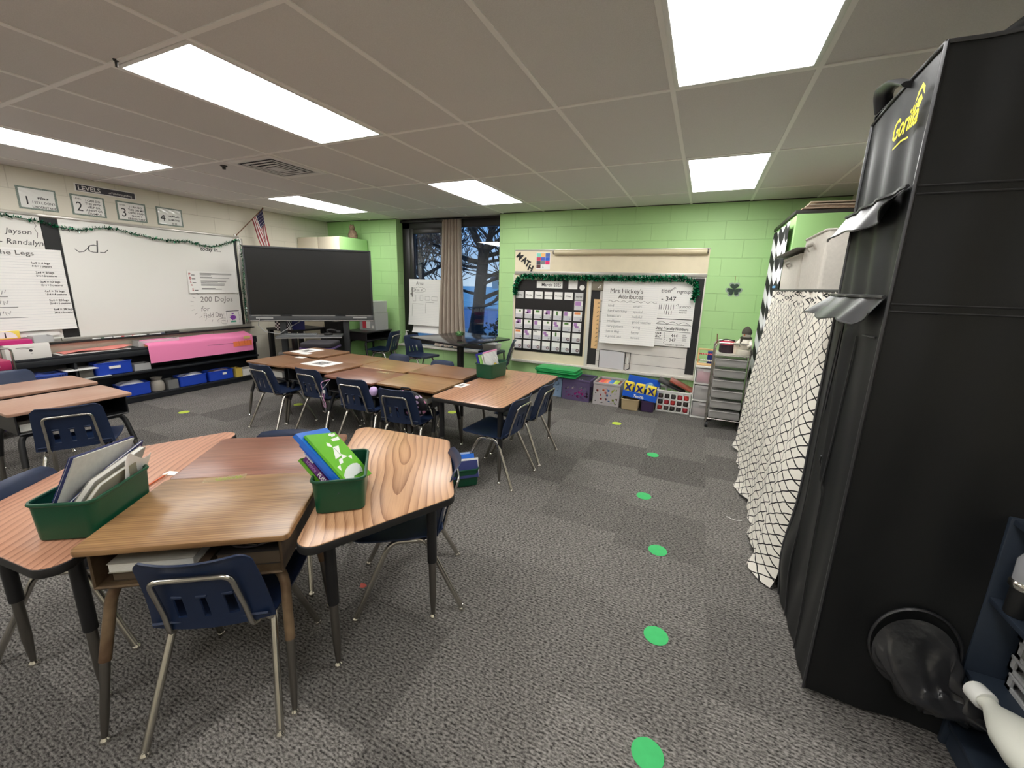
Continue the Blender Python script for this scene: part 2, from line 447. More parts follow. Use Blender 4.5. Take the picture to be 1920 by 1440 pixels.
si = MB(); si.m(pm('speckled_stone', (206, 202, 192), rough=.35, var=.25, vs=90)).box2((wx(WX0) - .06, -.225, -.03), (wx(WX1) + .02, Y0, 0), .006); si.build('window_sill', win)

# ceiling lamps: two-tube troffers with prismatic covers
lamp_frame = pm('troffer_frame', (230, 230, 226), rough=.35)
lamp_glow = em('lit_diffuser', (1.0, .99, .965, 1), LAMP)
def troffer(col, row, label):
    x, y = (col + .5) * .6096, (row + .5) * 1.2192
    t = thing('ceiling_light', label, 'light', (x, y, H), 0, 'fluorescent troffers in the ceiling')
    a = MB(); a.m(lamp_frame)
    for s in (-1, 1):
        a.box((s * .284, 0, -.004), (.022, 1.19, .008), .002); a.box((0, s * .584, -.004), (.546, .022, .008), .002)
    a.build('frame', t)
    d = MB(); d.m(lamp_glow).box((0, 0, -.003), (.546, 1.146, .004), .001); d.build('diffuser', t)
troffer(0, 0, 'long lit ceiling light nearest the square air vent, left of centre')
troffer(4, 0, 'big lit ceiling light cut off by the top edge of the photo')
troffer(-4, 0, 'lit ceiling light running out of the left edge above the numbered posters')
troffer(0, 2, 'lit ceiling light in front of the window and its curtain')
troffer(4, 2, 'nearly square-looking lit ceiling light above the green wall near the shamrock')
troffer(-4, 2, 'lit ceiling light above the big black screen in the corner')
for cc in (-4, 0, 4): troffer(cc, -2, 'lit ceiling light behind the camera, outside the photo')

# air diffuser
v = thing('air_vent', 'square grey louvred air vent set in the ceiling', 'vent', (-.915, 1.53, H))
a = MB(); a.m(pm('vent_metal', (228, 226, 222), rough=.4))
for s in (-1, 1):
    a.box((s * .27, 0, -.006), (.05, .59, .012), .003); a.box((0, s * .27, -.006), (.49, .05, .012), .003)
a.build('frame', v)
a = MB(); a.m(pm('vent_dark', (34, 38, 48), rough=.6)).box((0, 0, -.002), (.5, .5, .002)); a.build('duct_opening', v)
a = MB(); a.m(pm('vent_blade', (214, 214, 214), rough=.4))
for q in (.085, .135, .185, .235):
    for g in (-1, 1):
        a.box((g * q, 0, -.016 + q * .03), (.024, 2 * q + .024, .003)); a.box((0, g * q, -.016 + q * .03), (2 * q - .024, .024, .003))
a.box((0, 0, -.016), (.11, .11, .004), .001)
a.build('louvre', v)
def ceil_pt(nm, lab, cat, x, y, r):
    a = MB(); a.m(pm('sensor_dark', (40, 38, 36), rough=.5)).lathe([(r, 0), (r * .9, -.006), (r * .5, -.01), (r * .45, -.03), (0.003, -.032)], (0, 0, 0), 14)
    tag(a.build(nm, loc=(x, y, H)), lab, cat)
ceil_pt('sprinkler_head', 'small dark sprinkler head in the ceiling beside the square air vent', 'sprinkler', -1.36, 1.33, .03)
ceil_pt('ceiling_hook', 'small dark clip on the ceiling grid at the near left', 'clip', .085, -.03 + .02, .012)

# ------------------------------------------------------------------ outside the window
lot = pm('asphalt', (128, 136, 166), rough=.45, var=.06, vs=1)
lawn = pm('winter_lawn', (226, 232, 214), rough=.95, var=.2, vs=2)
o = MB(); o.m(lawn).box2((-160, 4.7, -.4), (60, 200, -.2)); struct(o.build('lawn', smooth=0))
o = MB(); o.m(lot).box2((-60, 11.0, -.2), (40, 21.5, -.15)); struct(o.build('parking_lot', smooth=0))
o = MB(); o.m(pm('kerb_concrete', (205, 203, 196), rough=.8)).box2((-60, 21.5, -.2), (40, 22.1, -.02), .02).box2((-60, 10.2, -.2), (40, 11.0, -.05), .02); struct(o.build('kerb', smooth=0))
bark = pm('tree_bark', (48, 43, 42), rough=.9, var=.3, vs=6, bump=.5, bs=30)
rt = random.Random(11)
def grow(mb, p, d, r, depth, ln):
    pts = [p]; rad = [r]; q = p.copy(); dd = d.copy()
    n = 4
    for i in range(n):
        dd = (dd + Vector((rt.uniform(-1, 1), rt.uniform(-1, 1), rt.uniform(-.5, .8))) * (.13 if depth < 2 else .24)).normalized()
        q = q + dd * ln / n; pts.append(q.copy()); rad.append(max(.010, r * (1 - .4 * (i + 1) / n)))
    mb.tube(pts, rad, 8 if depth < 2 else (6 if depth < 3 else 4), caps=(depth > 3))
    if depth >= 5: return
    kids = (4, 5, 4, 4, 4)[depth]
    for k in range(kids):
        i = rt.randint(2, n) if depth else n
        ax = Vector((rt.uniform(-1, 1), rt.uniform(-1, 1), rt.uniform(-.15, .6))).normalized()
        nd = (dd * .72 + ax * .8).normalized()
        grow(mb, pts[i], nd, rad[i] * rt.uniform(.5, .72), depth + 1, ln * rt.uniform(.6, .85))
t = thing('bare_tree', 'big bare dark tree with spreading branches outside the window', 'tree', (-3.25, 9.2, -.2))
mb = MB(); mb.m(bark)
mb.tube([(0, 0, -.05), (.02, 0, .4), (.1, 0, 1.1), (.18, 0, 1.9), (.25, 0, 2.6)], [.34, .21, .17, .16, .15], 12)
mb.build('trunk', t)
mb = MB(); mb.m(bark)
for d_, r_, l_ in (((.3, -.1, 1), .11, 1.7), ((-.7, .1, .75), .10, 1.7), ((.8, .3, .6), .085, 1.6), ((-.2, -.5, .9), .085, 1.6), ((-.9, -.3, .3), .075, 1.6), ((.9, -.2, .15), .065, 1.4), ((.4, -.6, .9), .08, 1.5), ((-.5, -.4, .95), .08, 1.5)):
    grow(mb, Vector((.22, 0, rt.uniform(2.0, 2.6))), Vector(d_).normalized(), r_, 1, l_)
grow(mb, Vector((.1, 0, 1.2)), Vector((.95, .1, .3)).normalized(), .07, 2, 1.5)
for z_, dx, dz in ((1.0, .9, .1), (1.35, -.9, .2), (1.6, .95, .5), (1.9, .8, -.05), (2.1, -.8, .1), (1.75, .9, .25), (2.2, .95, .15)):
    grow(mb, Vector((.12, 0, z_)), Vector((dx, -.2, dz)).normalized(), .05, 2, 1.3)
mb.build('branches', t)
t = thing('bare_tree', 'second bare tree filling the left window pane outside', 'tree', (-8.6, 13.6, -.2))
mb = MB(); mb.m(bark); mb.tube([(0, 0, -.05), (.1, 0, 1.0), (.05, .1, 1.9)], [.2, .14, .12], 10); mb.build('trunk', t)
mb = MB(); mb.m(bark)
for d_, r_, l_ in (((.5, -.2, .9), .09, 1.5), ((-.6, -.1, .8), .09, 1.5), ((.9, .1, .4), .08, 1.6), ((.1, -.4, 1), .09, 1.5), ((-.9, .1, .4), .07, 1.4)):
    grow(mb, Vector((.05, .1, rt.uniform(1.5, 1.9))), Vector(d_).normalized(), r_, 1, l_)
mb.build('branches', t)
t = MB(); t.m(pm('hedge_twigs', (38, 46, 44), rough=.9))
rs = random.Random(5)
for i in range(420):
    a = rs.uniform(0, 2 * PI); q = rs.uniform(0, .45); z = rs.uniform(.05, .75)
    p = Vector((q * math.cos(a) * (1.3 - z * .6), q * math.sin(a) * .8, z)); d_ = Vector((rs.uniform(-1, 1), rs.uniform(-1, 1), rs.uniform(.1, 1))).normalized()
    t.tube([p, p + d_ * .09], [.005, .003], 3); e = p + d_ * .08
    t.sheet(lambda u, v_, e=e, d_=d_: e + d_.orthogonal() * (u - .5) * .03 + d_ * v_ * .045, 1, 1)
t.tube([(0, 0, 0), (0, 0, .3)], [.02, .015], 6)
tag(t.build('leafy_shrub', loc=(-.62, 5.75, -.2 + .15)), 'dark leafy shrub outside the bottom right of the window', 'shrub')
# house on the far side of the lot
hs = thing('far_house', 'pale house with a dark roof far across the lawn outside', 'house', (-62, 140, -.2))
a = MB(); a.m(pm('house_siding', (214, 208, 196), rough=.8)).box((0, 0, 1.6), (14, 8, 3.2)); a.build('wall', hs)
a = MB(); a.m(pm('house_roof', (92, 84, 82), rough=.9)).prism([(-5, 0), (5, 0), (0, 2.6)], -7.6, 7.6, M=Matrix.Translation((0, 0, 3.2)) @ Matrix(((0, 0, 1, 0), (1, 0, 0, 0), (0, 1, 0, 0), (0, 0, 0, 1)))); a.build('roof', hs)
for x in (-4, 0, 4):
    a = MB(); a.m(pm('house_window', (70, 86, 110), rough=.2)).box((x, -4.01, 1.8), (1.2, .06, 1.3)); a.build('window', hs)
for i, x in enumerate((-52, -22, -12, 2)):
    a = thing('roadside_tree', ['bare small tree far left outside', 'bare small tree beyond the kerb outside', 'bare slim tree far beyond the lot', 'bare tree far right outside the window'][i], 'tree', (x, 60 + 3 * i, -.2), 0, 'far trees outside')
    mb = MB(); mb.m(bark).tube([(0, 0, 0), (.1, 0, 2.5)], [.3, .22], 6); mb.build('trunk', a)
    mb = MB(); mb.m(bark)
    for q in range(5): grow(mb, Vector((.1, 0, 2.3)), Vector((rt.uniform(-1, 1), rt.uniform(-1, 1), 1)).normalized(), .12, 3, 2.6)
    mb.build('branches', a)

# curtain between the panes
def curtain_f(u, v):
    x = -1.10 + .34 * u + (.02 * v); zt = 2.405; z = zt - (zt - .455) * v
    spread = 1 + .65 * v ** 1.4
    xc = -.93 - .02 * v
    x = xc + (u - .5) * .34 * spread
    y = YB + .10 + .035 * math.sin(u * 2 * PI * 6.5 + .6 * math.sin(v * 3)) * (.55 + .5 * v) + .012 * math.sin(u * 40 + v * 2)
    if v > .93: y -= (v - .93) * 1.3; z = max(z, .45 + .012 * math.sin(u * 22) + .014)
    return (x, y, z)
cu_ = thing('curtain', 'taupe cloth curtain gathered between the two window panes', 'curtain', (0, 0, 0))
a = MB(); a.m(pm('taupe_cloth', (176, 163, 150), rough=.9, var=.06, vs=200, bump=.2, bs=700)).sheet(curtain_f, 120, 40, .003); a.build('drape', cu_)
a = MB(); a.m(bronze).tube([(-1.9, YB + .1, 2.415), (-.06, YB + .1, 2.415)], .011, 10).box((-1.12, YB + .1, 2.415), (.02, .03, .03), .004); a.build('rod', cu_)
cu_.location = (0, 0, 0)
# ------------------------------------------------------------------ chairs
navy = pm('navy_plastic', (25, 41, 72), rough=.42, var=.06, vs=40, bump=.08, bs=500)
chrome = pm('chrome_tube', (196, 192, 184), rough=.24, metal=1.0)
nickel = pm('nickel_glide', (225, 222, 215), rough=.14, metal=1.0)
def glide(r=.0155, h=.02):
    a = MB(); a.m(nickel).lathe([(r * .95, 0), (r * 1.05, .004), (r * .9, .012), (r * .5, .018), (r * .35, h + .006)], (0, 0, 0), 14); return a
def make_chair(label):
    t = thing('student_chair', label, 'chair', group='navy student chairs')
    # backrest: curved shell with three slots
    def bk(u, v):
        z = .375 + .292 * v
        half = .178 - .024 * v - (.028 * max(0, (v - .86) / .14) ** 2)
        x = (u - .5) * 2 * half
        yb = .118 - .36 * v * .292 - .028 * (1 - v) ** 3
        y = yb + .034 * (1 - (2 * u - 1) ** 2) * -1 * (.8) + .02
        if v > .93: y -= .012 * ((v - .93) / .07) ** 2
        return (x, y, z)
    nu, nv = 36, 24
    def hole(i, j):
        return 4 <= j <= 10 and (9 <= i <= 11 or 17 <= i <= 18 or 24 <= i <= 26)
    a = MB(); a.m(navy).sheet(bk, nu, nv, .006, hole)
    # lips over the slots
    for i in (10.5, 18, 25.5):
        p = Vector(bk(i / nu, 11.3 / nv)); a.box((p.x, p.y - .004, p.z), (.034, .014, .012), .005)
    o = a.build('backrest', t, 50)
    def st(u, v):
        y = .085 + .385 * v
        half = .165 + .03 * math.sin(min(1, v * 1.3) * PI * .5) - (.045 * max(0, (v - .85) / .15) ** 2)
        x = (u - .5) * 2 * half
        z = .372 + .012 * v - .016 * math.cos((u - .5) * PI) * math.sin(PI * min(1, v * 1.1)) + .004
        if v < .12: z += .03 * ((.12 - v) / .12) ** 2
        if v > .88: z -= .02 * ((v - .88) / .12) ** 2
        return (x, y, z)
    a = MB(); a.m(navy).sheet(st, 20, 22, .007); a.build('seat', t, 60)
    a = MB(); a.m(chrome)
    P = fillet([(-.125, .16, .350), (-.119, .082, .360), (-.113, .062, .45), (-.106, .010, .605), (.106, .010, .605), (.113, .062, .45), (.119, .082, .360), (.125, .16, .350)], .03, 6)
    a.tube(P, .0085, 8); a.build('back_frame', t, 60)
    for s in (-1, 1):
        a = MB(); a.m(chrome).tube(fillet([(s * .120, .37, .352), (s * .15, .16, .350), (s * .195, .002, .012)], .05, 7), .0118, 10)
        lg = a.build('leg', t, 60)
        glide().build('foot_glide', lg, loc=(s * .195, 0, 0))
        a = MB(); a.m(chrome).tube(fillet([(s * .145, .14, .338), (s * .15, .31, .346), (s * .19, .463, .012)], .05, 7), .0118, 10)
        lg = a.build('leg', t, 60)
        glide().build('foot_glide', lg, loc=(s * .19, .465, 0))
    return t
CHAIRS = []
def chair(x, y, fx, fy, label, scale=1.0, group='navy student chairs'):
    rz = math.atan2(-fx, fy)
    if not CHAIRS:
        o = make_chair(label); o.location = (x, y, 0); o.rotation_euler = (0, 0, rz)
        o['group'] = group
    else: o = dup(CHAIRS[0], (x, y, 0), rz, label, group, scale)
    CHAIRS.append(o); return o
D_ = (-.576, .817); N_ = (.817, .576)
chair(1.442, -.659, D_[0], D_[1], 'navy chair in the foreground, back turned, pushed up to the rust-legged desk')
chair(1.737, .337, -.817, -.576, 'navy chair seen edge-on tucked under the right wood trapezoid table')
chair(.300, -.690, .817, .576, 'navy chair at the left edge behind the left trapezoid table')
chair(.742, .205, .576, -.817, 'navy chair whose top just shows behind the blue and green books')
chair(-.76, -.169, -.89, .46, 'navy chair with its back turned at the two desks on the left')
chair(-1.083, 1.235, .0, 1, 'navy chair at the far left end of the long desk row, nearest the shelf', group='chairs along the near side of the desk row')
chair(-.55, 1.325, -.01, 1, 'navy chair second from the left along the long desk row', group='chairs along the near side of the desk row')
chair(.09, 1.235, -.09, 1, 'navy chair between the second one and the backpack chair along the desk row', group='chairs along the near side of the desk row')
chair(.638, 1.145, -.13, .99, 'navy chair with the floral backpack on it at the desk row', group='chairs along the near side of the desk row')
chair(1.603, 1.475, -1, .06, 'navy chair nearest the camera at the end of the wide oak table', group='chairs at the oak table end')
chair(1.623, 1.966, -1, .04, 'navy chair farther from the camera at the end of the wide oak table', group='chairs at the oak table end')
chair(-.50, 2.62, .02, -1, 'navy chair behind the desks on the side of the black screen', .93, 'chairs on the far side of the desk row')
chair(.15, 2.56, .05, -1, 'navy chair behind the desks in front of the chair facing the black cafe table', .93, 'chairs on the far side of the desk row')
chair(-1.36, 3.86, 1, -.16, 'navy chair facing the black square table from the window side', 1.0, 'chairs by the window')
chair(.40, 3.93, -.93, -.36, 'navy chair under the calendar at the right of the black square table', 1.07, 'chairs by the window')
chair(-1.66, 3.93, -.98, -.2, 'navy chair drawn up to the small black desk in the corner', 1.05, 'chairs by the window')
chair(-2.42, .02, 1, -.05, 'navy chair behind the two desks at the left edge of the photo')

# ------------------------------------------------------------------ desks with open book boxes
blk_metal = pm('black_desk_metal', (26, 26, 28), rough=.42)
rust_metal = pm('worn_bronze_metal', (118, 98, 74), rough=.45, metal=.35, var=.3, vs=14, c2=(66, 50, 38))
tan_tube = pm('worn_tan_tube', (150, 128, 100), rough=.4, metal=.3, var=.2, vs=9, c2=(92, 66, 48))
gunmetal = pm('steel_leg_insert', (128, 124, 118), rough=.3, metal=.9)
edge_brown = pm('brown_edge', (96, 62, 42), rough=.4)
W_red = wood('laminate_red', (170, 116, 92), (106, 66, 50), off=(.3, .1, 0), contrast=1.4)
W_gold = wood('laminate_gold', (184, 144, 98), (122, 88, 56), off=(.9, .6, 0), contrast=1.35)
W_brn = wood('laminate_brown', (154, 114, 82), (108, 76, 52), off=(1.9, .2, 0), rough=.30)
W_brn2 = wood('laminate_brown_warm', (160, 116, 84), (110, 76, 52), off=(2.7, .9, 0), rough=.30)
W_tan = wood('laminate_pale', (190, 150, 128), (150, 112, 92), off=(4.7, .9, 0), rough=.3)
W_oak = wood('oak_laminate', (204, 160, 122), (138, 92, 60), ring=True, off=(.25, -.30, 0), rough=.3)
W_oak2 = wood('oak_laminate_pink', (200, 148, 120), (140, 92, 68), ring=True, off=(-.1, .20, 0), rough=.32)
W_oak3 = wood('oak_laminate_red', (190, 142, 110), (124, 80, 56), ring=True, off=(.25, .06, 0), rough=.32)
def desk(x, y, rz, h, top, label, metal=None, tube=None, group='open front student desks', footout=.03, w=.61, d=.46):
    metal = metal or blk_metal; tube = tube or blk_metal
    t = thing('student_desk', label, 'desk', (x, y, 0), rz, group)
    a = MB(); a.m(top).prism(roundpoly([(-w / 2, -d / 2), (w / 2, -d / 2), (w / 2, d / 2), (-w / 2, d / 2)], .022, 5), h - .020, h, .004)
    tp = a.build('tabletop', t)
    bw, bd, bh = w - .07, d - .05, .125; zt = h - .021; zb = zt - bh
    a = MB(); a.m(metal)
    a.box((0, 0, zb), (bw, bd, .004), .001)
    for s in (-1, 1): a.box((s * bw / 2, 0, zb + bh / 2), (.004, bd, bh))
    a.box((0, bd / 2, zb + bh / 2), (bw, .004, bh))
    for s in (-1, 1): a.tube([(s * bw / 2, -bd / 2, zb), (s * bw / 2, -bd / 2, zt)], .005, 6)
    a.tube([(-bw / 2, -bd / 2, zb), (bw / 2, -bd / 2, zb)], .006, 6)
    a.build('book_box', t)
    for sy in (-1, 1):
        for sx in (-1, 1):
            yl = sy * (bd / 2 - .045); yf = sy * (d / 2 + (footout if sy < 0 else -.02)); xf = sx * (w / 2 - .02)
            P = fillet([(sx * .09, yl, zb - .017), (sx * (bw / 2 - .03), yl, zb - .017), (sx * (bw / 2 - .01), yl + (yf - yl) * .1, zb - .06), (sx * (bw / 2 - .005) + (xf - sx * (bw / 2 - .005)) * .55, yl + (yf - yl) * .55, .26)], .05, 6)
            a = MB(); a.m(tube).tube(P, .0165, 10); lg = a.build('leg', t, 60)
            q = Vector(P[-1]); e = Vector((xf, yf, .012)); q2 = q + (e - q) * .7
            a = MB(); a.m(gunmetal).tube([q - (e - q) * .05, q + (e - q) * .05, q2, e], [.0135, .0135, .0125, .0085], 10); a.build('leg_insert', lg, 60)
            glide(.015).build('foot_glide', lg, loc=(xf, yf, 0))
    return t
C0 = Vector((1.016, -.166))
def cl(n, d):   # centre-cluster coordinates: across the desks, along the desks
    return C0.x + N_[0] * n + D_[0] * d, C0.y + N_[1] * n + D_[1] * d
AN = math.atan2(N_[1], N_[0])
x, y = cl(0, -.305); desk(x, y, AN, .66, W_gold, 'foreground desk with golden wood top and worn rusty tan legs', rust_metal, tan_tube, 'desks of the foreground group', .04, .605, .47)
x, y = cl(0, .165); desk(x, y, AN + PI, .655, W_red, 'reddish wood desk back to back behind the rusty-legged desk', blk_metal, blk_metal, 'desks of the foreground group', .0, .605, .46)
desk(-1.355, 1.735, 0, .598, W_brn, 'desk at the near left corner of the long row, in front of its first chair')
desk(-.745, 1.725, 0, .612, W_brn2, 'desk carrying the printed sheet in front of the second chair', None, None)
desk(-.105, 1.645, -.045, .600, W_red, 'reddish desk in front of the third chair of the row')
desk(.525, 1.645, 0, .612, W_gold, 'golden desk in front of the backpack chair, next to the oak table')
desk(-1.44, 2.225, PI, .615, W_brn, 'raised desk with a printed sheet at the far left of the row, by the screen')
desk(-.81, 2.20, PI, .598, W_brn2, 'desk in the far line beside the raised one with the sheet')
desk(-.18, 2.13, PI, .600, W_gold, 'bare desk in the middle of the far line facing the window')
desk(.505, 2.095, PI, .625, W_brn, 'raised shiny desk left of the green bin on the oak table')
desk(-1.25, -.035, PI / 2, .62, W_tan, 'pale shiny desk at the left in front of the turned navy chair')
desk(-1.84, .0, -PI / 2, .62, W_tan, 'pale desk behind the shiny one, nearest the black shelf')
def table(name, poly, rad, h, top, legs, loc, rz, label, thick=.032, lipz=.045):
    t = thing(name, label, 'table', (loc[0], loc[1], 0), rz)
    a = MB(); a.m(top).prism(roundpoly(poly, rad, 8), h - .006, h, .0015); a.build('tabletop', t)
    c = Vector((sum(p[0] for p in poly) / len(poly), sum(p[1] for p in poly) / len(poly)))
    big = [((p[0] - c.x) * 1.006 + c.x, (p[1] - c.y) * 1.008 + c.y) for p in poly]
    a = MB(); a.m(pm('black_edge_band', (30, 29, 29), rough=.5)).prism(roundpoly(big, rad, 8), h - thick, h - .002, .004); a.build('edge_band', t)
    for (lx, ly) in legs:
        a = MB(); a.m(blk_metal).tube([(lx, ly, h - thick), (lx, ly, .285)], .0205, 14).box((lx, ly, h - thick - .004), (.10, .10, .008), .002); lg = a.build('leg', t, 60)
        a = MB(); a.m(gunmetal).tube([(lx, ly, .31), (lx, ly, .12), (lx, ly, .014)], [.0155, .0155, .0085], 12); a.build('leg_insert', lg, 60)
        glide(.0165).build('foot_glide', lg, loc=(lx, ly, 0))
    return t
trap = [(-.61, 0), (.61, 0), (.31, .528), (-.31, .528)]
tl = [(-.433, .073), (.433, .073), (.248, .434), (-.248, .434)]
x, y = cl(.316, .02)
table('trapezoid_table', trap, [.055, .055, .055, .055], .62, W_oak, tl, (x, y), AN - PI / 2, 'oak trapezoid table with black edge on the right of the foreground desks')
x, y = cl(-.316, .02)
table('trapezoid_table', trap, [.055, .055, .055, .055], .62, W_oak2, tl, (x, y), AN + PI / 2, 'pinkish oak trapezoid table on the left of the foreground desks')
table('rectangular_table', [(-.61, -.305), (.61, -.305), (.61, .305), (-.61, .305)], .05, .62, W_oak3, [(-.53, -.255), (.53, -.255), (.53, .255), (-.53, .255)], (1.208, 1.872), PI / 2 - .01, 'wide oak table with black edge at the right end of the long desk row')

# black cafe table by the window
ct = thing('cafe_table', 'black square pedestal table beside the window', 'table', (-.275, 3.585, 0), -.27)
a = MB(); a.m(pm('black_laminate', (28, 29, 33), rough=.13)).prism(roundpoly([(-.51, -.49), (.51, -.49), (.51, .49), (-.51, .49)], .06, 6), .712, .735, .006); a.build('tabletop', ct)
a = MB(); a.m(black).box((0, 0, .37), (.07, .07, .69), .008).box((0, 0, .705), (.3, .3, .012), .003); a.build('column', ct)
a = MB(); a.m(black).box((0, 0, .022), (.55, .07, .03), .01).box((0, 0, .022), (.07, .55, .03), .01); a.build('base', ct)
for q in ((.25, 0), (-.25, 0), (0, .25), (0, -.25)):
    a = MB(); a.m(black).lathe([(.02, 0), (.02, .01)], (q[0], q[1], 0), 10); a.build('foot', ct)

# small black desk in the corner, beside the screen
desk(-2.24, 3.92, PI / 2, .68, pm('black_desk_top', (40, 38, 38), rough=.35), 'small black desk with clear tubs on it in the corner right of the screen')
# ------------------------------------------------------------------ things on the whiteboard wall
paper = pm('white_paper', (236, 234, 230), rough=.7)
ink = pm('black_ink', (38, 36, 38), rough=.6)
grey_ink = pm('grey_marker', (120, 116, 112), rough=.6)
purple_ink = pm('purple_crayon', (130, 70, 170), rough=.6)
alu = pm('aluminium_trim', (176, 172, 166), rough=.35, metal=.6)
def onL(y, z, off=.0):      # frame on the left wall: X along +y, Y up, Z out of the wall
    return frame((XL + off, y, z), (0, 1, 0), (0, 0, 1))
def onB(x, z, off=.0):      # frame on the back wall: X along +x, Y up, Z out of the wall
    return frame((x, YB - off, z), (1, 0, 0), (0, 0, 1))
def T2(x, y, z=0.0, a=0.0): return Matrix.Translation((x, y, z)) @ Matrix.Rotation(a, 4, 'Z')

white_lam = pm('whiteboard_gloss', (232, 230, 224), rough=.18, coat=.2)
wb = thing('whiteboard', 'big empty whiteboard with cursive letters and field day writing', 'whiteboard', M=onL(.86, .79))
a = MB(); a.m(white_lam).box2((0, 0, 0), (1.75, 1.21, .018)); a.build('writing_surface', wb)
a = MB(); a.m(alu)
a.box2((-.15, -.035, 0), (1.88, 0, .026), .003).box2((-.15, 1.21, 0), (1.84, 1.235, .024), .003).box2((1.80, 0, 0), (1.88, 1.21, .024), .003)
for z in (.03, .16): a.m(nickel).lathe([(.008, 0), (.007, .004), (.001, .006)], (1.84, z, .024), 10)
a.m(pm('cream_trim', (214, 208, 190), rough=.6)).box2((1.80 - .05, 0, 0), (1.80, 1.21, .016))
a.build('board_frame', wb)
a = MB(); a.m(black).box2((-.125, .0, .0), (-.005, 1.205, .02)); a.build('border_strip', wb)
a = MB(); a.m(black).box2((1.752, 0, .0), (1.80 - .012, 1.17, .019)); a.build('border_strip', wb)
a = MB(); a.m(ink)
a.text('a', .10, T2(.06, 1.10, .0182), .0002, sx=1.2, shear=.15); a.stroke([(.02, 1.098), (.05, 1.10), (.07, 1.11)], .005, .0185)
a.text('d', .20, T2(.17, .89, .0182), .0002, sx=1.2, shear=.1, bold=-.004); a.stroke([(.09, .92), (.12, .89), (.16, .90), (.2, .94)], .007, .0185); a.stroke([(.29, .90), (.33, .90), (.36, .93)], .007, .0185)
a.build('handwriting', wb)
a = MB(); a.m(ink)
a.text('today in...', .066, T2(1.31, 1.005, .0182), .0002, shear=.25, bold=.0012)
a.build('handwriting', wb)
a = MB(); a.m(grey_ink)
a.text('200 DoJos', .105, T2(1.225, .335, .0182), .0002, shear=.12, sx=.95)
a.text('for', .09, T2(1.22, .215, .0182), .0002, shear=.2); a.text('Field Day', .095, T2(1.24, .125, .0182), .0002, shear=.1, sx=.72)
for k in range(26):
    q = k / 26 * 2 * PI; cx, cy = 1.47 + .33 * math.cos(q), .29 + .21 * math.sin(q)
    if cy < .2 and cx > 1.45: continue
    a.stroke([(cx, cy), (cx + .04 * math.cos(q), cy + .035 * math.sin(q))], .004, .0184)
P = [(1.50 + (.012 + .010 * k / 4) * math.cos(k * .5) * 1.6, .06 + (.01 + .010 * k / 4) * math.sin(k * .5)) for k in range(20)]; a.stroke(P, .004, .0184)
a.build('handwriting', wb)
# second board behind the chart papers, running out of the picture
wb2 = thing('whiteboard', 'whiteboard section at the left edge with two names in marker', 'whiteboard', M=onL(-1.4, .79))
a = MB(); a.m(white_lam).box2((0, 0, 0), (2.13, 1.21, .016)); a.build('writing_surface', wb2)
a = MB(); a.m(alu).box2((0, -.035, 0), (2.10, 0, .026), .003).box2((0, 1.21, 0), (2.13, 1.235, .024), .003); a.build('board_frame', wb2)
a = MB(); a.m(ink)
a.text('Jayson', .068, T2(1.885, 1.03, .0162), .0002, shear=.2, align='LEFT'); a.text('- Randalyn', .070, T2(1.83, .93, .0162), .0002, shear=.2)
a.m(grey_ink); a.stroke([(2.08, 1.17), (2.10, 1.12), (2.085, 1.09), (2.10, 1.05), (2.09, 1.0)], .005, .0164); a.stroke([(2.105, .97), (2.1, .94), (2.09, .92)], .005, .0164)
a.build('handwriting', wb2)
# lined chart paper hanging in front of the boards
def chart(name, label, M, w, h, curl=.02, lines=True, thick=.0012, top_curl=0.0):
    t = thing(name, label, 'chart', M=M)
    def fz(u, v):
        return (u * w, v * h, .006 + curl * (1 - v) ** 3 + .004 * math.sin(u * 5 + 1) * (1 - v))
    a = MB(); a.m(paper).sheet(fz, 10, 14, thick); a.build('sheet', t, 60)
    if lines:
        a = MB(); a.m(pm('rule_line', (196, 200, 206), rough=.7))
        n = int(h / .026)
        for k in range(1, n):
            v = k / n
            a.ngon([(.01, v * h, fz(.01, v)[2] + .0014), (w - .01, v * h, fz(.99, v)[2] + .0014), (w - .01, v * h + .0012, fz(.99, v)[2] + .0014), (.01, v * h + .0012, fz(.01, v)[2] + .0014)])
        a.build('ruled_lines', t)
    return t, fz
def conform(a, fz, w, h, off=.0028):
    for v in a.bm.verts:
        v.co.z = fz(min(1, max(0, v.co.x / w)), min(1, max(0, v.co.y / h)))[2] + off
    return a
lg, fz = chart('chart_paper', 'lined chart paper of leg counting sums at the left edge', onL(.02, .885, .022), .815, .80, .03)
a = MB(); a.m(grey_ink)
a.text('the Legs', .062, T2(.37, .735, .0115), .0002, sx=1.2)
a.m(ink)
for k, (p, q) in enumerate((('1x4 = 4 legs', '4÷4 = 1 creature'), ('2x4 = 8 legs', '8÷4 = 2 creatures'), ('3x4 = 12 legs', '12÷4 = 3 creatures'), ('4x4 = 16 legs', '16÷4 = 4 creatures'), ('5x4 = 20 legs', '20÷4 = 5 creatures'), ('6x4 = 24 legs', '24÷4 = 6 creatures'))):
    xx = .585 + .017 * k; yy = .655 - .092 * k
    a.text(p, .028, T2(xx, yy, .013 + .004 * k / 5), .0002, sx=.95, bold=.0002); a.text(q, .028, T2(xx, yy - .032, .013 + .005 * k / 5), .0002, sx=.72, bold=.0002)
for k in range(3):
    yy = .34 - .10 * k; a.stroke([(.0, yy), (.38 + .05 * k, yy - .005)], .004, .016 + .005 * k)
    for j in range(8):
        x0 = .03 + .045 * j; a.stroke([(x0, yy + .02), (x0 + .012 * math.sin(j * 3 + k), yy + .055), (x0 + .02, yy + .03), (x0 + .03, yy + .06)], .0035, .016 + .004 * k)
conform(a, fz, 0.815, 0.8); a.build('handwriting', lg)
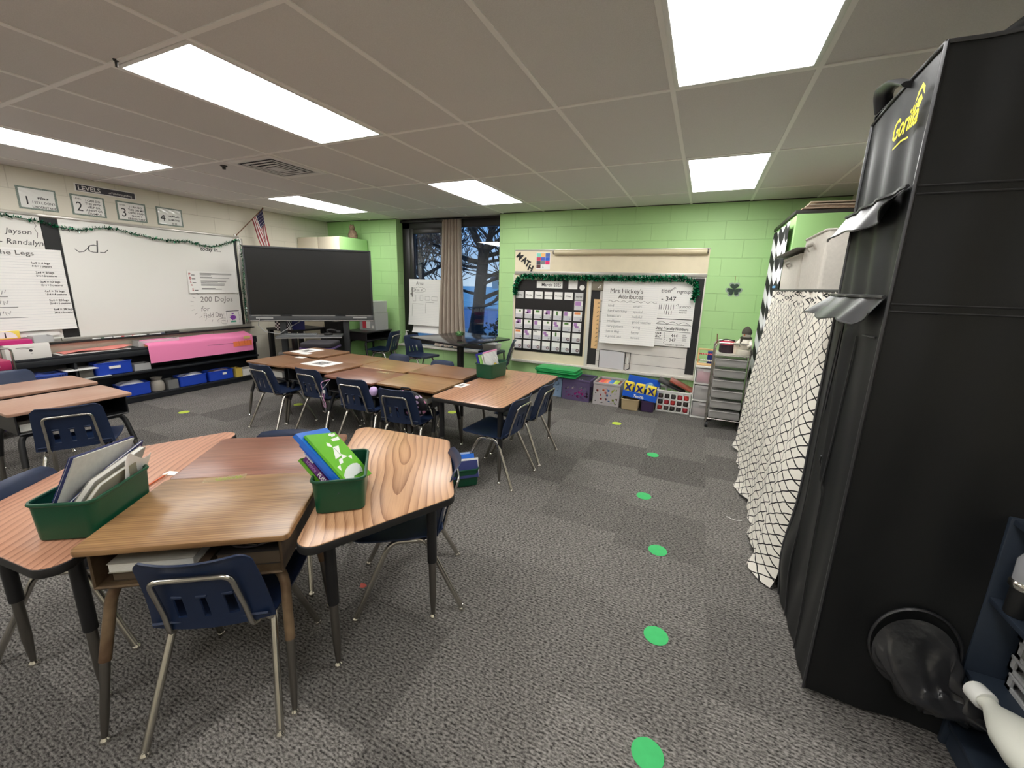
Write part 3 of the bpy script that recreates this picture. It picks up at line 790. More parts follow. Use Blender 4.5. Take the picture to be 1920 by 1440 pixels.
# white strip and small things hung below the chart
a = MB(); a.m(paper).box2((0, 0, 0), (.60, .05, .004)); tag(a.build('paper_strip', M=onL(.10, .825, .03)), 'white paper strip under the leg counting chart', 'paper')
# marker tray with eraser and markers
tr = thing('marker_tray', 'long dark edged marker tray under the big whiteboard', 'tray', M=onL(.57, .735))
a = MB(); a.m(alu).box2((0, 0, 0), (2.17, .012, .075), .003); a.build('tray', tr)
a = MB(); a.m(black).box2((-.02, 0, .075), (2.17, .022, .084), .004); a.build('lip', tr)
e = thing('whiteboard_eraser', 'black eraser lying on the tray below the whiteboard', 'eraser', (XL + .045, 1.70, .747))
a = MB(); a.m(black).box((0, 0, .022), (.05, .14, .016), .006); a.build('grip', e)
a = MB(); a.m(pm('eraser_felt', (70, 68, 66), rough=.95)).box((0, 0, .007), (.048, .135, .014), .002); a.build('felt_pad', e)
mk = [((40, 90, 60), 'green', .98), ((60, 60, 64), 'black', 1.08), ((200, 60, 60), 'red', 1.16), ((205, 80, 80), 'pale red', 1.26), ((40, 40, 44), 'dark capped', 1.40), ((60, 130, 90), 'sea green', 2.06 - .72), ((44, 44, 50), 'charcoal', 1.50), ((50, 60, 90), 'blue black', 1.55)]
for c_, n_, y_ in mk:
    t = thing('marker', n_ + ' dry erase marker lying on the tray below the whiteboard', 'marker', (XL + .05, y_, .747 + .009), .1, 'markers on the tray')
    a = MB(); a.m(pm('marker_white', (225, 224, 220), rough=.4)).tube([(0, -.045, 0), (0, .03, 0)], .008, 8); a.build('barrel', t)
    a = MB(); a.m(pm('cap_' + n_, c_, rough=.4)).tube([(0, .028, 0), (0, .065, 0)], .0088, 8); a.build('cap', t)

# tinsel garlands
tin_g = pm('tinsel_green', (34, 160, 108), rough=.25, metal=.55, var=.5, vs=60)
tin_d = pm('tinsel_dark', (14, 92, 64), rough=.25, metal=.8)
tin_s = pm('tinsel_silver', (190, 206, 200), rough=.18, metal=1.0)
def garland(label, pts, rad, n, blade, mix, N, seed):
    rg = random.Random(seed)
    P = [Vector(p) for p in pts]; seg = [(P[i + 1] - P[i]).length for i in range(len(P) - 1)]; tot = sum(seg)
    def at(s):
        for i, l in enumerate(seg):
            if s <= l or i == len(seg) - 1: return P[i].lerp(P[i + 1], min(1, s / l)), (P[i + 1] - P[i]).normalized()
            s -= l
    a = MB()
    a.m(mix[0]); a.tube(P, .0035, 5)
    for k in range(n):
        p, d = at(rg.random() * tot)
        a.m(mix[min(len(mix) - 1, int(rg.random() ** 1.3 * len(mix)))])
        q = Vector((rg.gauss(0, 1), rg.gauss(0, 1), rg.gauss(0, 1))); q = (q - d * q.dot(d) * .5).normalized()
        if q.dot(N) < -.2: q = (q - N * q.dot(N) * 1.4).normalized()
        l = rad * rg.uniform(.6, 1.15); s = q.cross(d).normalized() * blade; tw = q.cross(s).normalized() * blade * rg.uniform(-1, 1)
        t = bmesh.new()
        t.faces.new([t.verts.new(x) for x in (p - s * .5, p + s * .5, p + q * l * .6 + s * .5 + tw, p + q * l - tw)])
        a.merge(t)
    return tag(a.build('tinsel_garland', smooth=0), label, 'garland')
def LP(y, z): return (XL + .045, y, z)
gp = [(-.2, 1.96), (.2, 1.985), (.49, 1.975), (.74, 1.95), (.85, 1.915), (1.0, 1.90), (1.16, 1.945), (1.28, 1.96), (1.42, 1.93), (1.58, 1.90), (1.74, 1.885), (1.88, 1.88), (2.02, 1.895), (2.16, 1.865), (2.30, 1.85), (2.42, 1.88), (2.5, 1.915), (2.62, 1.96), (2.68, 1.99)]
garland('thin green and silver tinsel draped across the top of the whiteboard', [LP(*p) for p in gp], .030, 1100, .007, (tin_d, tin_g, tin_s), Vector((1, 0, 0)), 3)
garland('sparse tinsel hanging down the right end of the whiteboard', [LP(2.68, 1.98), LP(2.70, 1.6), LP(2.665, 1.3), LP(2.66, 1.05), LP(2.65, .82)], .026, 520, .006, (tin_d, tin_s, tin_g), Vector((1, 0, 0)), 4)

# posters above the board
foil = pm('glossy_laminate', (236, 236, 232), rough=.12, coat=.8, bump=.15, bs=25)
pat = pm('green_speckled_border', (120, 134, 124), rough=.5, var=.35, vs=120)
LEV = [('1', ('I NEED', 'HELP', 'I STILL DON\'T', 'UNDERSTAND')), ('2', ('I CAN DO', 'THIS WITH', 'HELP OR', 'A HINT OR', 'EXAMPLE')), ('3', ('I CAN DO', 'THIS ON MY', 'OWN. I CAN', 'SHOW I', 'UNDERSTAND')), ('4', ('I CAN', 'TEACH', 'SOMEONE', 'ELSE'))]
for k, (num, lines) in enumerate(LEV):
    y0 = (.617, .995, 1.368, 1.746)[k]
    t = thing('level_poster', 'laminated poster numbered ' + num + ' high on the wall above the whiteboard', 'poster', M=onL(y0, 2.062, .002), group='numbered level posters')
    a = MB(); a.m(pat).box2((0, 0, 0), (.275, .208, .002)); a.build('border', t)
    a = MB(); a.m(foil if k in (0, 3) else paper).box2((.016, .015, .002), (.259, .193, .003))
    if k in (0, 3): a.m(foil).sheet(lambda u, v: (.016 + u * .243, .12 + v * .073, .0035 + .009 * abs(math.sin(u * 9 + v * 5)) * v), 16, 8)
    a.build('sheet', t)
    a = MB(); a.m(ink); a.text(num, .13, T2(.035, .045, .0032), .0002, sx=.85)
    a.text('LEVEL', .022, T2(.03, .160, .0032), .0002)
    n = len(lines)
    for i, s in enumerate(lines):
        a.text(s, .042 if s in ('HELP', 'TEACH') else .030, T2(.178, .158 - i * .13 / (n - 1) - .01, .0034), .0002, align='CENTER', bold=.0014 if s in ('HELP', 'TEACH') else .0004, sx=.88)
    a.build('lettering', t)
t = thing('title_sign', 'dark strip sign reading LEVELS of Understanding near the ceiling', 'sign', M=onL(1.045, 2.303, .002))
a = MB(); a.m(paper).box2((0, 0, 0), (.52, .08, .002)); a.m(pm('charcoal_card', (64, 62, 70), rough=.6)).box2((.012, .008, .002), (.512, .070, .003)); a.build('panel', t)
a = MB(); a.m(paper); a.text('LEVELS', .064, T2(.025, .016, .0032), .0002, sx=.95, bold=.001); a.text('of', .03, T2(.275, .022, .0032), .0002, shear=.2); a.text('Understanding', .034, T2(.312, .022, .0032), .0002, sx=.85); a.build('lettering', t)
# printed rubric and small card on the whiteboard
t = thing('printed_rubric', 'white printed sheet with five red headed rows on the whiteboard', 'poster', M=onL(1.972, 1.243, .0195))
def rb(u, v): return (u * .615, v * .285, .004 + .012 * (1 - v) ** 4)
a = MB(); a.m(paper).sheet(rb, 8, 10, .001); a.build('sheet', t, 60)
a = MB(); a.m(pm('rule_line', (196, 200, 206)))
a.m(ink); rq = random.Random(2)
for i in range(5):
    yy = .245 - i * .049
    a.m(pm('red_ink', (176, 50, 58), rough=.6)); a.text('PBLRS'[i], .045, T2(.015 + .004 * i, yy - .018, .0062 + (.007 if i == 4 else 0)), .0002, bold=.001)
    a.m(ink); a.rect(.045 + .004 * i, yy - .016, .085 + .004 * i, yy - .008, .0065 + (.007 if i == 4 else 0))
    for j in range((3, 2, 4, 2, 2)[i]):
        a.rect(.15, yy + .012 - j * .0115, .15 + rq.uniform(.12, .42), yy + .0165 - j * .0115, .0065 + (.007 if i == 4 else 0))
a.build('lettering', t)
t = thing('award_card', 'small white card with a purple splash and dotted border on the whiteboard', 'card', M=onL(2.385, .80, .0195))
a = MB(); a.m(paper).box2((0, 0, 0), (.20, .205, .002)); a.build('card', t)
a = MB(); a.m(purple_ink); P = [(.10 + (.030 + .012 * (i % 2)) * math.cos(i * PI / 9) * 1.2, .10 + (.030 + .012 * (i % 2)) * math.sin(i * PI / 9)) for i in range(18)]; a.ngon(P, .0023); a.rect(.085, .145, .115, .162, .0023)
a.m(pm('green_crayon', (80, 170, 140), rough=.6)).ngon([(.06, .03), (.14, .03), (.13, .055), (.07, .055)], .0023)
a.m(ink); a.rect(.01, .186, .19, .195, .0023)
for i in range(9):
    for x_ in (.012, .183): a.rect(x_, .02 + i * .018, x_ + .006, .028 + i * .018, .0023)
a.build('print', t)
# flag on its wall bracket
fl = thing('flag', 'small american flag hanging from a slanted pole above the screen', 'flag', (XL, 2.66, 2.03))
pA, pB = Vector((.01, 0, 0)), Vector((.27, .262, .395))
a = MB(); a.m(pm('flag_pole_wood', (120, 84, 60), rough=.5)).tube([pA, pB], .006, 8).lathe([(.001, -.012), (.012, 0), (.001, .02)], pB, 10); a.build('pole', fl)
a = MB(); a.m(pm('bracket_metal', (150, 146, 140), rough=.4, metal=.7)).box((.008, 0, 0), (.016, .04, .05), .004); a.build('bracket', fl)
pd = (pB - pA).normalized(); o_ = pA + pd * .53
def flg(u, v):   # u along the pole from the tip down, v hanging
    p = pA + pd * (.53 - .21 * u)
    k = v * .50
    return p + Vector((.012 * math.sin(u * 9 + v * 3) + .07 * u * v, .05 * v + .02 * math.sin(u * 7 - v * 4) * v + .05 * u * v, -k + .06 * u * v))
mr, mw, mbl = pm('flag_red', (150, 40, 52), rough=.7), pm('flag_white', (220, 214, 208), rough=.7), pm('flag_blue', (42, 44, 84), rough=.7)
a = MB()
for s in range(13):
    u0, u1 = s / 13, (s + 1) / 13
    a.m(mr if s % 2 == 0 else mw); v0 = .40 if s < 7 else 0
    a.sheet(lambda u, v: flg(u0 + (u1 - u0) * u, v0 + (1 - v0) * v), 2, 20)
a.m(mbl).sheet(lambda u, v: flg(u * 7 / 13, .40 * v), 8, 8)
a.m(mw)
for i in range(6):
    for j in range(5):
        p = Vector(flg((i + .5) / 6 * 7 / 13, (j + .5) / 5 * .40))
        for sg in (1, -1): a.box(p + Vector((.0015 * sg, -.0015 * sg, 0)), (.006, .006, .006))
a.build('cloth', fl, 60)

# ------------------------------------------------------------------ things on the green wall
cork = pm('cream_tackboard', (226, 214, 186), rough=.8, var=.04, vs=8)
t = thing('tackboard_strip', 'cream tack board strip above the calendar board', 'board', M=onB(.21, 1.63))
a = MB(); a.m(cork).box2((0, .02, 0), (2.49, .30, .018)); a.build('panel', t)
a = MB(); a.m(alu).box2((0, -.02, 0), (2.49, .022, .028), .003).box2((0, .298, 0), (2.49, .312, .022), .002); a.build('rail', t)
t = thing('projection_screen', 'rolled up cream wall map tube above the calendar board', 'screen', M=onB(.80, 1.90, .05))
a = MB(); a.m(pm('screen_tube', (214, 200, 168), rough=.45)).tube([(0, 0, 0), (1.87, .0, 0)], .032, 16); a.build('case', t)
for x_ in (0, 1.87):
    a = MB(); a.m(pm('dark_endcap', (92, 84, 72), rough=.5)).tube([(x_ - .016, 0, 0), (x_ + .016, 0, 0)], .024, 12).box((x_, .01, -.025), (.02, .05, .05), .004); a.build('end_cap', t)
# MATH letters
for i, (ch, x_, z_, an) in enumerate((('M', .225, 1.855, -.75), ('A', .305, 1.79, -.6), ('T', .36, 1.735, -.45), ('H', .40, 1.675, -.4))):
    a = MB(); a.m(black).text(ch, .115, Matrix.Identity(4), .003, bold=.005, sx=.9)
    M_ = onB(x_, z_, .022) @ Matrix.Rotation(an, 4, 'Z')
    tag(a.build('cutout_letter', M=M_, smooth=0), 'black cutout letter ' + ch + ' on the cream tack board', 'letter', 'letters spelling math')
t = thing('colour_chart', 'small poster with a grid of bright coloured squares', 'poster', M=onB(.53, 1.68, .02))
a = MB(); a.m(paper).box2((0, 0, 0), (.205, .225, .002)); a.build('sheet', t)
a = MB()
for i, row in enumerate((((130, 210, 190), (245, 190, 120), (80, 110, 180)), ((196, 60, 90), (70, 90, 190), (30, 90, 200)), ((60, 60, 70), (120, 120, 124), (230, 40, 110)), ((90, 50, 44), None, None))):
    for j, c_ in enumerate(row):
        if c_: a.m(pm('swatch_%d%d' % (i, j), c_, rough=.6)).rect(.006 + j * .065, .165 - i * .05, .068 + j * .065, .213 - i * .05, .0023)
a.m(ink).text('2.', .04, T2(.09, .02, .0023), .0002)
a.build('print', t)
# calendar side
alu_w = pm('whitish_trim', (216, 212, 202), rough=.4)
bd = thing('bulletin_board', 'long framed board holding the calendar and charts on the green wall', 'board', M=onB(.205, .395))
a = MB(); a.m(cork).box2((0, 0, 0), (1.09, 1.215, .014))
a.build('left_panel', bd)
wp = pm('white_plank_print', (214, 210, 204), rough=.7, var=.1, vs=4, stretch=(1, 1, 14))
a = MB(); a.m(wp).box2((1.13, 0, 0), (2.475, 1.215, .014))
a.m(pm('plank_gap', (58, 54, 52), rough=.8))
for k in range(9): a.box2((1.24, .09 + k * .133, .014), (2.38, .094 + k * .133, .0145))
a.build('plank_backing', bd)
a = MB(); a.m(pm('black_border', (33, 32, 33), rough=.7)).box2((1.125, .03, .014), (1.245, 1.20, .017)); a.build('border_strip', bd)
a = MB(); a.m(MATS['black_border']).box2((2.375, .03, .014), (2.475, 1.20, .017)); a.build('border_strip', bd)
a = MB(); a.m(alu_w).box2((-.012, -.035, 0), (2.49, 0, .05), .004).box2((-.012, 0, 0), (0, 1.22, .022), .002).box2((2.475, 0, 0), (2.49, 1.22, .022), .002).box2((1.085, 0, 0), (1.127, 1.2, .024), .002)
a.build('board_frame', bd)
cal = thing('pocket_calendar', 'black pocket calendar of March 2025 with numbered day cards', 'calendar', M=onB(.228, .525, .016))
a = MB(); a.m(pm('black_vinyl', (28, 27, 29), rough=.32, bump=.1, bs=18)).box2((0, 0, 0), (1.035, 1.02, .004)); a.build('backing', cal)
a = MB(); a.m(paper).box2((.325, .905, .004), (.70, 1.0, .0055)); a.build('month_card', cal)
a = MB(); a.m(ink).text('March', .062, T2(.395, .93, .0057), .0002, bold=.0006); a.text('2025', .062, T2(.575, .93, .0057), .0002, sx=.85, bold=.0006); a.build('lettering', cal)
a = MB(); a.m(paper).box2((.785, .90, .004), (.91, 1.02, .0055)); a.build('blank_card', cal)
a = MB(); a.m(paper).lathe([(.036, 0), (.036, .0015)], (.975, .925, .004), 20); a.build('round_card', cal)
CW, CX = .1165, .012
gcard = pm('grey_card', (200, 199, 197), rough=.7)
for j, d_ in enumerate(('Sunday', 'Monday', 'Tuesday', 'Wednesday', 'Thursday', 'Friday', 'Saturday')):
    x_ = CX + j * (CW + .0285)
    a = MB(); a.m(gcard if j in (0, 6) else paper).box2((x_, .755, .004), (x_ + CW, .855, .0055)); o = a.build('weekday_card', cal)
    a = MB(); a.m(ink).text(d_, .0255, T2(x_ + CW / 2, .795, .0057), .0002, align='CENTER', bold=.0006); a.build('lettering', o)
pur, orn, grn, lgrey = pm('card_purple', (172, 128, 184), rough=.7), pm('card_orange', (232, 146, 88), rough=.7), pm('card_green', (84, 130, 62), rough=.7), pm('card_lower', (204, 202, 206), rough=.7)
maroon = pm('card_flower', (84, 52, 62), rough=.7)
SHP = {1: 'P', 2: 'g', 3: 'L', 4: 'G', 5: 'L', 6: 'v', 7: 'Q', 8: 'O', 9: 'L', 10: 'g', 11: 'Q', 12: 'g', 13: 'Z', 14: 'G', 15: 'Z', 16: 'O', 17: 'Z', 18: 'k', 19: 'Z', 20: 'v'}
for n in range(1, 30):
    i, j = (n + 5) // 7, (n + 5) % 7
    x_ = CX + j * (CW + .0285) - .002 * i; z_ = .622 - i * .1465
    a = MB(); a.m(paper).box2((x_, z_, .004), (x_ + CW, z_ + .125, .0055))
    a.m(lgrey).rect(x_ + .002, z_ + .002, x_ + CW - .002, z_ + .06, .0057); o = a.build('day_card', cal)
    a = MB(); s = SHP.get(n)
    q = lambda m_, x0, y0, x1, y1: a.m(m_).rect(x_ + x0 * CW, z_ + y0 * .125, x_ + x1 * CW, z_ + y1 * .125, .0058)
    if s == 'P': q(pur, .1, .5, .8, .95)
    elif s == 'g': q(grn, .5, .7, .72, .92)
    elif s == 'G': q(grn, .2, .72, .7, .94)
    elif s == 'v': q(grn, .35, .5, .55, .95)
    elif s == 'O': q(orn, .1, .72, .8, .96)
    elif s == 'k': q(ink, .1, .88, .5, .95)
    elif s == 'Q': q(pur, .1, .5, .5, .95)
    elif s == 'L': q(pur, .3, .55, .8, .98); q(pur, .1, .55, .5, .75)
    elif s == 'Z': q(pur, .1, .6, .5, .95); q(pur, .25, .4, .7, .66)
    if s is None:
        cx_, cz_ = x_ + .086, z_ + .036
        a.m(maroon).ngon([(cx_ + (.027 if k % 2 else .019) * math.cos(k * PI / 9), cz_ + (.027 if k % 2 else .019) * math.sin(k * PI / 9)) for k in range(18)], .0058)
        a.m(pm('card_flower_centre', (226, 206, 208), rough=.7)).ngon([(cx_ + .013 * math.cos(k * PI / 6), cz_ + .013 * math.sin(k * PI / 6)) for k in range(12)], .0059)
    a.m(ink).text(str(n), .026 if s else .018, T2(x_ + (.105 if s else .086), z_ + (.010 if s else .029), .006), .0002, align='RIGHT' if s else 'CENTER', bold=.0004)
    a.build('print', o)
garland('fluffy green tinsel framing the calendar and chart board', [(.245, YB - .06, 1.33), (.24, YB - .06, 1.44), (.275, YB - .06, 1.535), (.36, YB - .06, 1.585), (.9, YB - .06, 1.572), (1.4, YB - .06, 1.578), (2.0, YB - .06, 1.58), (2.45, YB - .06, 1.59), (2.58, YB - .06, 1.55), (2.61, YB - .06, 1.44), (2.58, YB - .06, 1.34)], .050, 3000, .011, (tin_d, tin_g, tin_g, tin_s), Vector((0, -1, 0)), 8)
t = thing('ruler_strip', 'tan paper number strip hanging left of the white charts', 'chart', M=onB(1.375, .65, .018))
a = MB(); a.m(pm('tan_card', (226, 186, 134), rough=.7)).box2((0, 0, 0), (.085, .655, .002)); a.build('strip', t)
a = MB(); a.m(ink)
for k in range(11): a.stroke([(.05, .035 + k * .056), (.078, .05 + k * .056), (.058, .055 + k * .056)], .006, .0024)
a.build('print', t)
a = MB(); a.m(pm('spool_grey', (130, 122, 106), rough=.6)).box2((0, 0, 0), (.15, .13, .02), .004); a.m(paper).stroke([(.09, .03), (.12, .07), (.125, .03)], .01, .0205)
tag(a.build('sign_card', M=onB(1.335, 1.42, .018)), 'small grey card under the tinsel beside the calendar', 'card')
c1, fz = chart('chart_paper', 'white chart paper titled attributes hanging beside the number strip', onB(1.49, .745, .024), .70, .80, .045)
a = MB(); a.m(grey_ink)
a.text('Mrs Hickey\'s', .085, T2(.09, .65, .009), .0002, sx=.95); a.text('Attributes', .08, T2(.20, .58, .010), .0002, sx=.95)
P = [(.08 + .6 * k / 40, .545 + .010 * math.sin(k * 1.1)) for k in range(41)]; a.stroke(P, .0035, .0105)
a.m(pm('faint_pencil', (176, 176, 178), rough=.7))
for k, (p, q) in enumerate((('kind', 'smart'), ('hard working', 'special'), ('loves cats', 'helpful'), ('intelligent', 'good teacher'), ('very patient', 'caring'), ('has a dog', 'funny'), ('a good one', 'sweet'))):
    a.text(p, .045, T2(.08, .475 - k * .066, .0115 + .0025 * k), .0002); a.text(q, .045, T2(.40, .475 - k * .066, .0115 + .0025 * k), .0002)
conform(a, fz, 0.7, 0.8); a.build('handwriting', c1)
c2, fz = chart('chart_paper', 'white chart paper of regrouping sums at the right of the board', onB(2.165, .765, .018), .44, .78, .012)
a = MB(); a.m(ink)
a.text('tion', .07, T2(.04, .655, .0085), .0002, shear=.1); a.text('with', .035, T2(.16, .675, .0085, .6), .0002); a.text('regrouping', .06, T2(.225, .65, .0085), .0002, sx=.78)
a.text('- 347', .075, T2(.05, .555, .0085), .0002, sx=1.1)
for k in range(5): a.stroke([(.09 + .028 * k, .45), (.09 + .028 * k, .51)], .005, .0088)
for k in range(4): a.stroke([(.10 + .028 * k, .39), (.10 + .028 * k, .435)], .005, .0088)
for k in range(3): a.stroke([(.02 + .02 * k, .45), (.02 + .02 * k, .505)], .005, .0088)
a.text('OOOO', .036, T2(.28, .475, .0088), .0002); a.text('ooooo', .033, T2(.27, .44, .0088), .0002); a.text('ooooo', .033, T2(.27, .41, .0088), .0002)
a.stroke([(.23, .50), (.25, .52), (.265, .49), (.27, .47)], .004, .0088)
a.stroke([(.01, .335), (.15, .333), (.43, .337)], .007, .009)
for k in range(3): a.stroke([(.02 + .13 * k + .13 * j / 10, .27 + .03 * math.sin(PI * j / 10)) for j in range(11)], .0035, .0092)
a.stroke([(.01, .27), (.43, .266)], .004, .0092)
a.text('Using Friendly Numbers', .052, T2(.015, .20, .0095), .0002, sx=.76, bold=.0004)
a.stroke([(.01, .185), (.43, .18)], .004, .0098)
a.text('90x4', .042, T2(.01, .14, .0105), .0002); a.text('60x7', .042, T2(.01, .10, .0108), .0002); a.text('444', .052, T2(.21, .115, .0108), .0002); a.text('- 347', .052, T2(.16, .06, .0115), .0002); a.text('start\nat the\nones\nplace', .022, T2(.345, .14, .0108), .0002)
a.stroke([(.13 + .01 * (k % 2), .17 - .013 * k) for k in range(12)], .003, .0115)
a.stroke([(.02, .085), (.11, .083)], .003, .011)
a.m(grey_ink).text('standard algorithm', .03, T2(.15, .012, .0155), .0002)
conform(a, fz, 0.44, 0.78); a.build('handwriting', c2)
t = thing('clipboard_sleeve', 'clear pocket with a black frame leaning on the board ledge', 'folder', M=onB(1.50, .402, .024))
a = MB(); a.m(glassy('clear_pocket', (226, 226, 230), .75)).box2((0, 0, 0), (.33, .235, .004)); a.m(paper).box2((.02, .01, -.002), (.28, .22, 0)); a.build('pocket', t)
a = MB(); a.m(black).tube([(0, 0, .004), (0, .245, .004), (.41, .232, .004), (.405, .02, .004), (.36, -.002, .004), (.34, -.002, .004), (.345, .23, .004)], .005, 6); a.m(white_metal).box2((.365, .08, 0), (.385, .17, .006)); a.build('wire_frame', t)
t = thing('shamrock_decoration', 'dark green shamrock cutout hanging on the green wall', 'decoration', M=onB(3.0, 1.475, .004))
def sham(s, z, a, m_):
    a.m(m_)
    for an in (90, 210, 330):
        c_ = Vector((.037 * s * math.cos(R(an)), .037 * s * math.sin(R(an)))); n_ = Vector((math.cos(R(an)), math.sin(R(an)))); p_ = Vector((-n_.y, n_.x))
        hp = []
        for k in range(24):
            q = 2 * PI * k / 24; hx = .044 * s * math.sin(q) ** 3; hy = .040 * s * (.81 * math.cos(q) - .31 * math.cos(2 * q) - .12 * math.cos(3 * q) - .06 * math.cos(4 * q))
            v_ = c_ + p_ * hx + n_ * hy; hp.append((v_.x, v_.y))
        a.prism(hp, z, z + .003)
a = MB(); sham(1.25, 0, a, pm('shamrock_pale', (150, 166, 152), rough=.6)); a.build('backing', t)
a = MB(); sham(1.0, .003, a, pm('shamrock_dark', (38, 60, 48), rough=.5)); a.stroke([(0, 0), (-.005, -.03), (-.02, -.062)], .01, .005); a.build('leaves', t)
a = MB(); a.m(pm('string_tan', (150, 130, 90), rough=.8)).tube([(0, .07, .003), (0, .15, .003)], .0022, 5); a.build('string', t)
# paper taped on the window
wpz = frame((-1.775, YB + .126, .765), (1, 0, 0), (0, 0, 1))
c3, fz = chart('chart_paper', 'lined paper about area taped over the left window pane', wpz, .635, .745, .05)
a = MB(); a.m(grey_ink)
a.text('Area', .075, T2(.14, .655, .009), .0002, shear=.15); a.text('24 sq. in', .06, T2(.09, .555, .011), .0002, sx=.9)
a.stroke([(.19 + .145 * math.cos(k * PI / 20), .575 + .04 * math.sin(k * PI / 20) + .006 * math.sin(k * 2)) for k in range(41)], .004, .0115)
for x0, w_, h_ in ((.075, .06, .10), (.215, .06, .075), (.32, .085, .06), (.45, .11, .06)):
    a.stroke([(x0, .44 - h_ / 2), (x0 + w_, .44 - h_ / 2), (x0 + w_, .44 + h_ / 2), (x0, .44 + h_ / 2), (x0, .44 - h_ / 2)], .004, .014)
a.stroke([(.06, .345), (.29, .345)], .004, .017); a.stroke([(.07, .335), (.07, .14)], .004, .024); a.stroke([(.33, .36), (.33, .2)], .004, .022); a.stroke([(.33, .375), (.5, .375)], .004, .017)
conform(a, fz, 0.635, 0.745); a.build('handwriting', c3)
c4, fz = chart('chart_paper', 'curled lower sheet showing under the area paper on the window', frame((-1.70, YB + .133, .64), (1, 0, 0), (0, 0, 1)), .56, .30, .06, lines=False)
# ------------------------------------------------------------------ generic containers
def tub_mesh(w, d, h, taper=.86, rim=.012, t=.004, r=.03):
    """open tub: wide at the rim, with a rolled rim; base at z = 0"""
    a = MB()
    def ring(k, ww, dd, z): return [(p[0], p[1], z) for p in roundpoly([(-ww / 2, -dd / 2), (ww / 2, -dd / 2), (ww / 2, dd / 2), (-ww / 2, dd / 2)], r * (.8 + .2 * k), 5)]
    return a, ring
def loft(a, rings, cap0=True, cap1=False):
    t = bmesh.new(); V = [[t.verts.new(p) for p in q] for q in rings]
    n = len(V[0])
    for A, B in zip(V, V[1:]):
        for i in range(n): t.faces.new((A[i], A[(i + 1) % n], B[(i + 1) % n], B[i]))
    if cap0: t.faces.new(V[0][::-1])
    if cap1: t.faces.new(V[-1])
    bmesh.ops.recalc_face_normals(t, faces=t.faces[:])
    return a.merge(t)
def tub(name, label, cat, x, y, z, rz, w, d, h, mat, group=None, taper=.84, rimw=.012, r=.03):
    t = thing(name, label, cat, (x, y, z), rz, group)
    a, ring = tub_mesh(w, d, h); a.m(mat)
    w0, d0 = w * taper, d - w * (1 - taper)
    w1, d1 = w - 2 * rimw, d - 2 * rimw
    loft(a, [ring(0, w0 - .012, d0 - .012, 0), ring(0, w0, d0, .006), ring(1, w1, d1, h - .006), ring(1, w1, d1, h), ring(1, w1 - .006, d1 - .006, h), ring(0, w0 - .008, d0 - .008, .008)], True, True)
    a.build('tub', t)
    b = MB(); b.m(mat); P = [(p[0], p[1], h - .002) for p in roundpoly([(-w1 / 2, -d1 / 2), (w1 / 2, -d1 / 2), (w1 / 2, d1 / 2), (-w1 / 2, d1 / 2)], r, 5)]
    b.tube(P, rimw * .62, 6, closed=True); b.build('rim', t, 60)
    return t
bin_green = pm('green_bin_plastic', (14, 74, 50), rough=.35, bump=.06, bs=400)
bin_blue = pm('blue_bin_plastic', (28, 66, 178), rough=.4)

# ------------------------------------------------------------------ low black shelf along the whiteboard wall
blk_shelf = pm('black_painted_wood', (24, 27, 33), rough=.45, var=.08, vs=30)
SX0, SX1, SY0, SY1 = XL + .004, -3.19, -.6, 2.66
ls = thing('low_shelf', 'long low black shelf unit under the whiteboard', 'shelf', ((SX0 + SX1) / 2, (SY0 + SY1) / 2, 0))
cx, cy = (SX0 + SX1) / 2, (SY0 + SY1) / 2
def lsb(nm, x0, y0, z0, x1, y1, z1):
    a = MB(); a.m(blk_shelf).box2((x0 - cx, y0 - cy, z0), (x1 - cx, y1 - cy, z1), .003); a.build(nm, ls)
lsb('plinth', SX0, SY0, 0, SX1, SY1, .05); lsb('bottom_shelf', SX0, SY0, .05, SX1 + .01, SY1, .075)
lsb('middle_shelf', SX0, SY0, .335, SX1 + .005, SY1, .36); lsb('top_shelf', SX0, SY0, .605, SX1, SY1, .63)
lsb('front_rail', SX1 - .02, SY0, .545, SX1, SY1, .605)
lsb('back_panel', SX0, SY0, .075, SX0 + .01, SY1, .60)
for y_ in (SY0, .70, 2.635): lsb('divider', SX0 + .01, y_, .075, SX1 - .021, y_ + .022, .604)
def lbin(y0, y1, z, h, label):
    d = y1 - y0
    t = tub('storage_bin', label, 'bin', -3.295, (y0 + y1) / 2, z + .001, 0, .19, d, h, bin_blue, 'blue bins on the low shelf', .9, .008, .02)
    return t
t1 = lbin(.85, 1.19, .36, .14, 'blue bin with a white name label on the middle shelf under the whiteboard')
t2 = lbin(1.02, 1.33, .075, .14, 'blue bin on the bottom shelf just right of the shiny left desk')
t3 = lbin(1.62, 1.95, .075, .13, 'blue bin second from the right on the bottom shelf')
t4 = lbin(1.965, 2.30, .075, .13, 'blue bin with a small label at the right end of the bottom shelf')
for t, y_ in ((t1, 0), (t4, .03)):
    a = MB(); a.m(paper).box((.0935, y_, .085), (.003, .10 if t is t1 else .05, .028)); a.build('name_label', t)
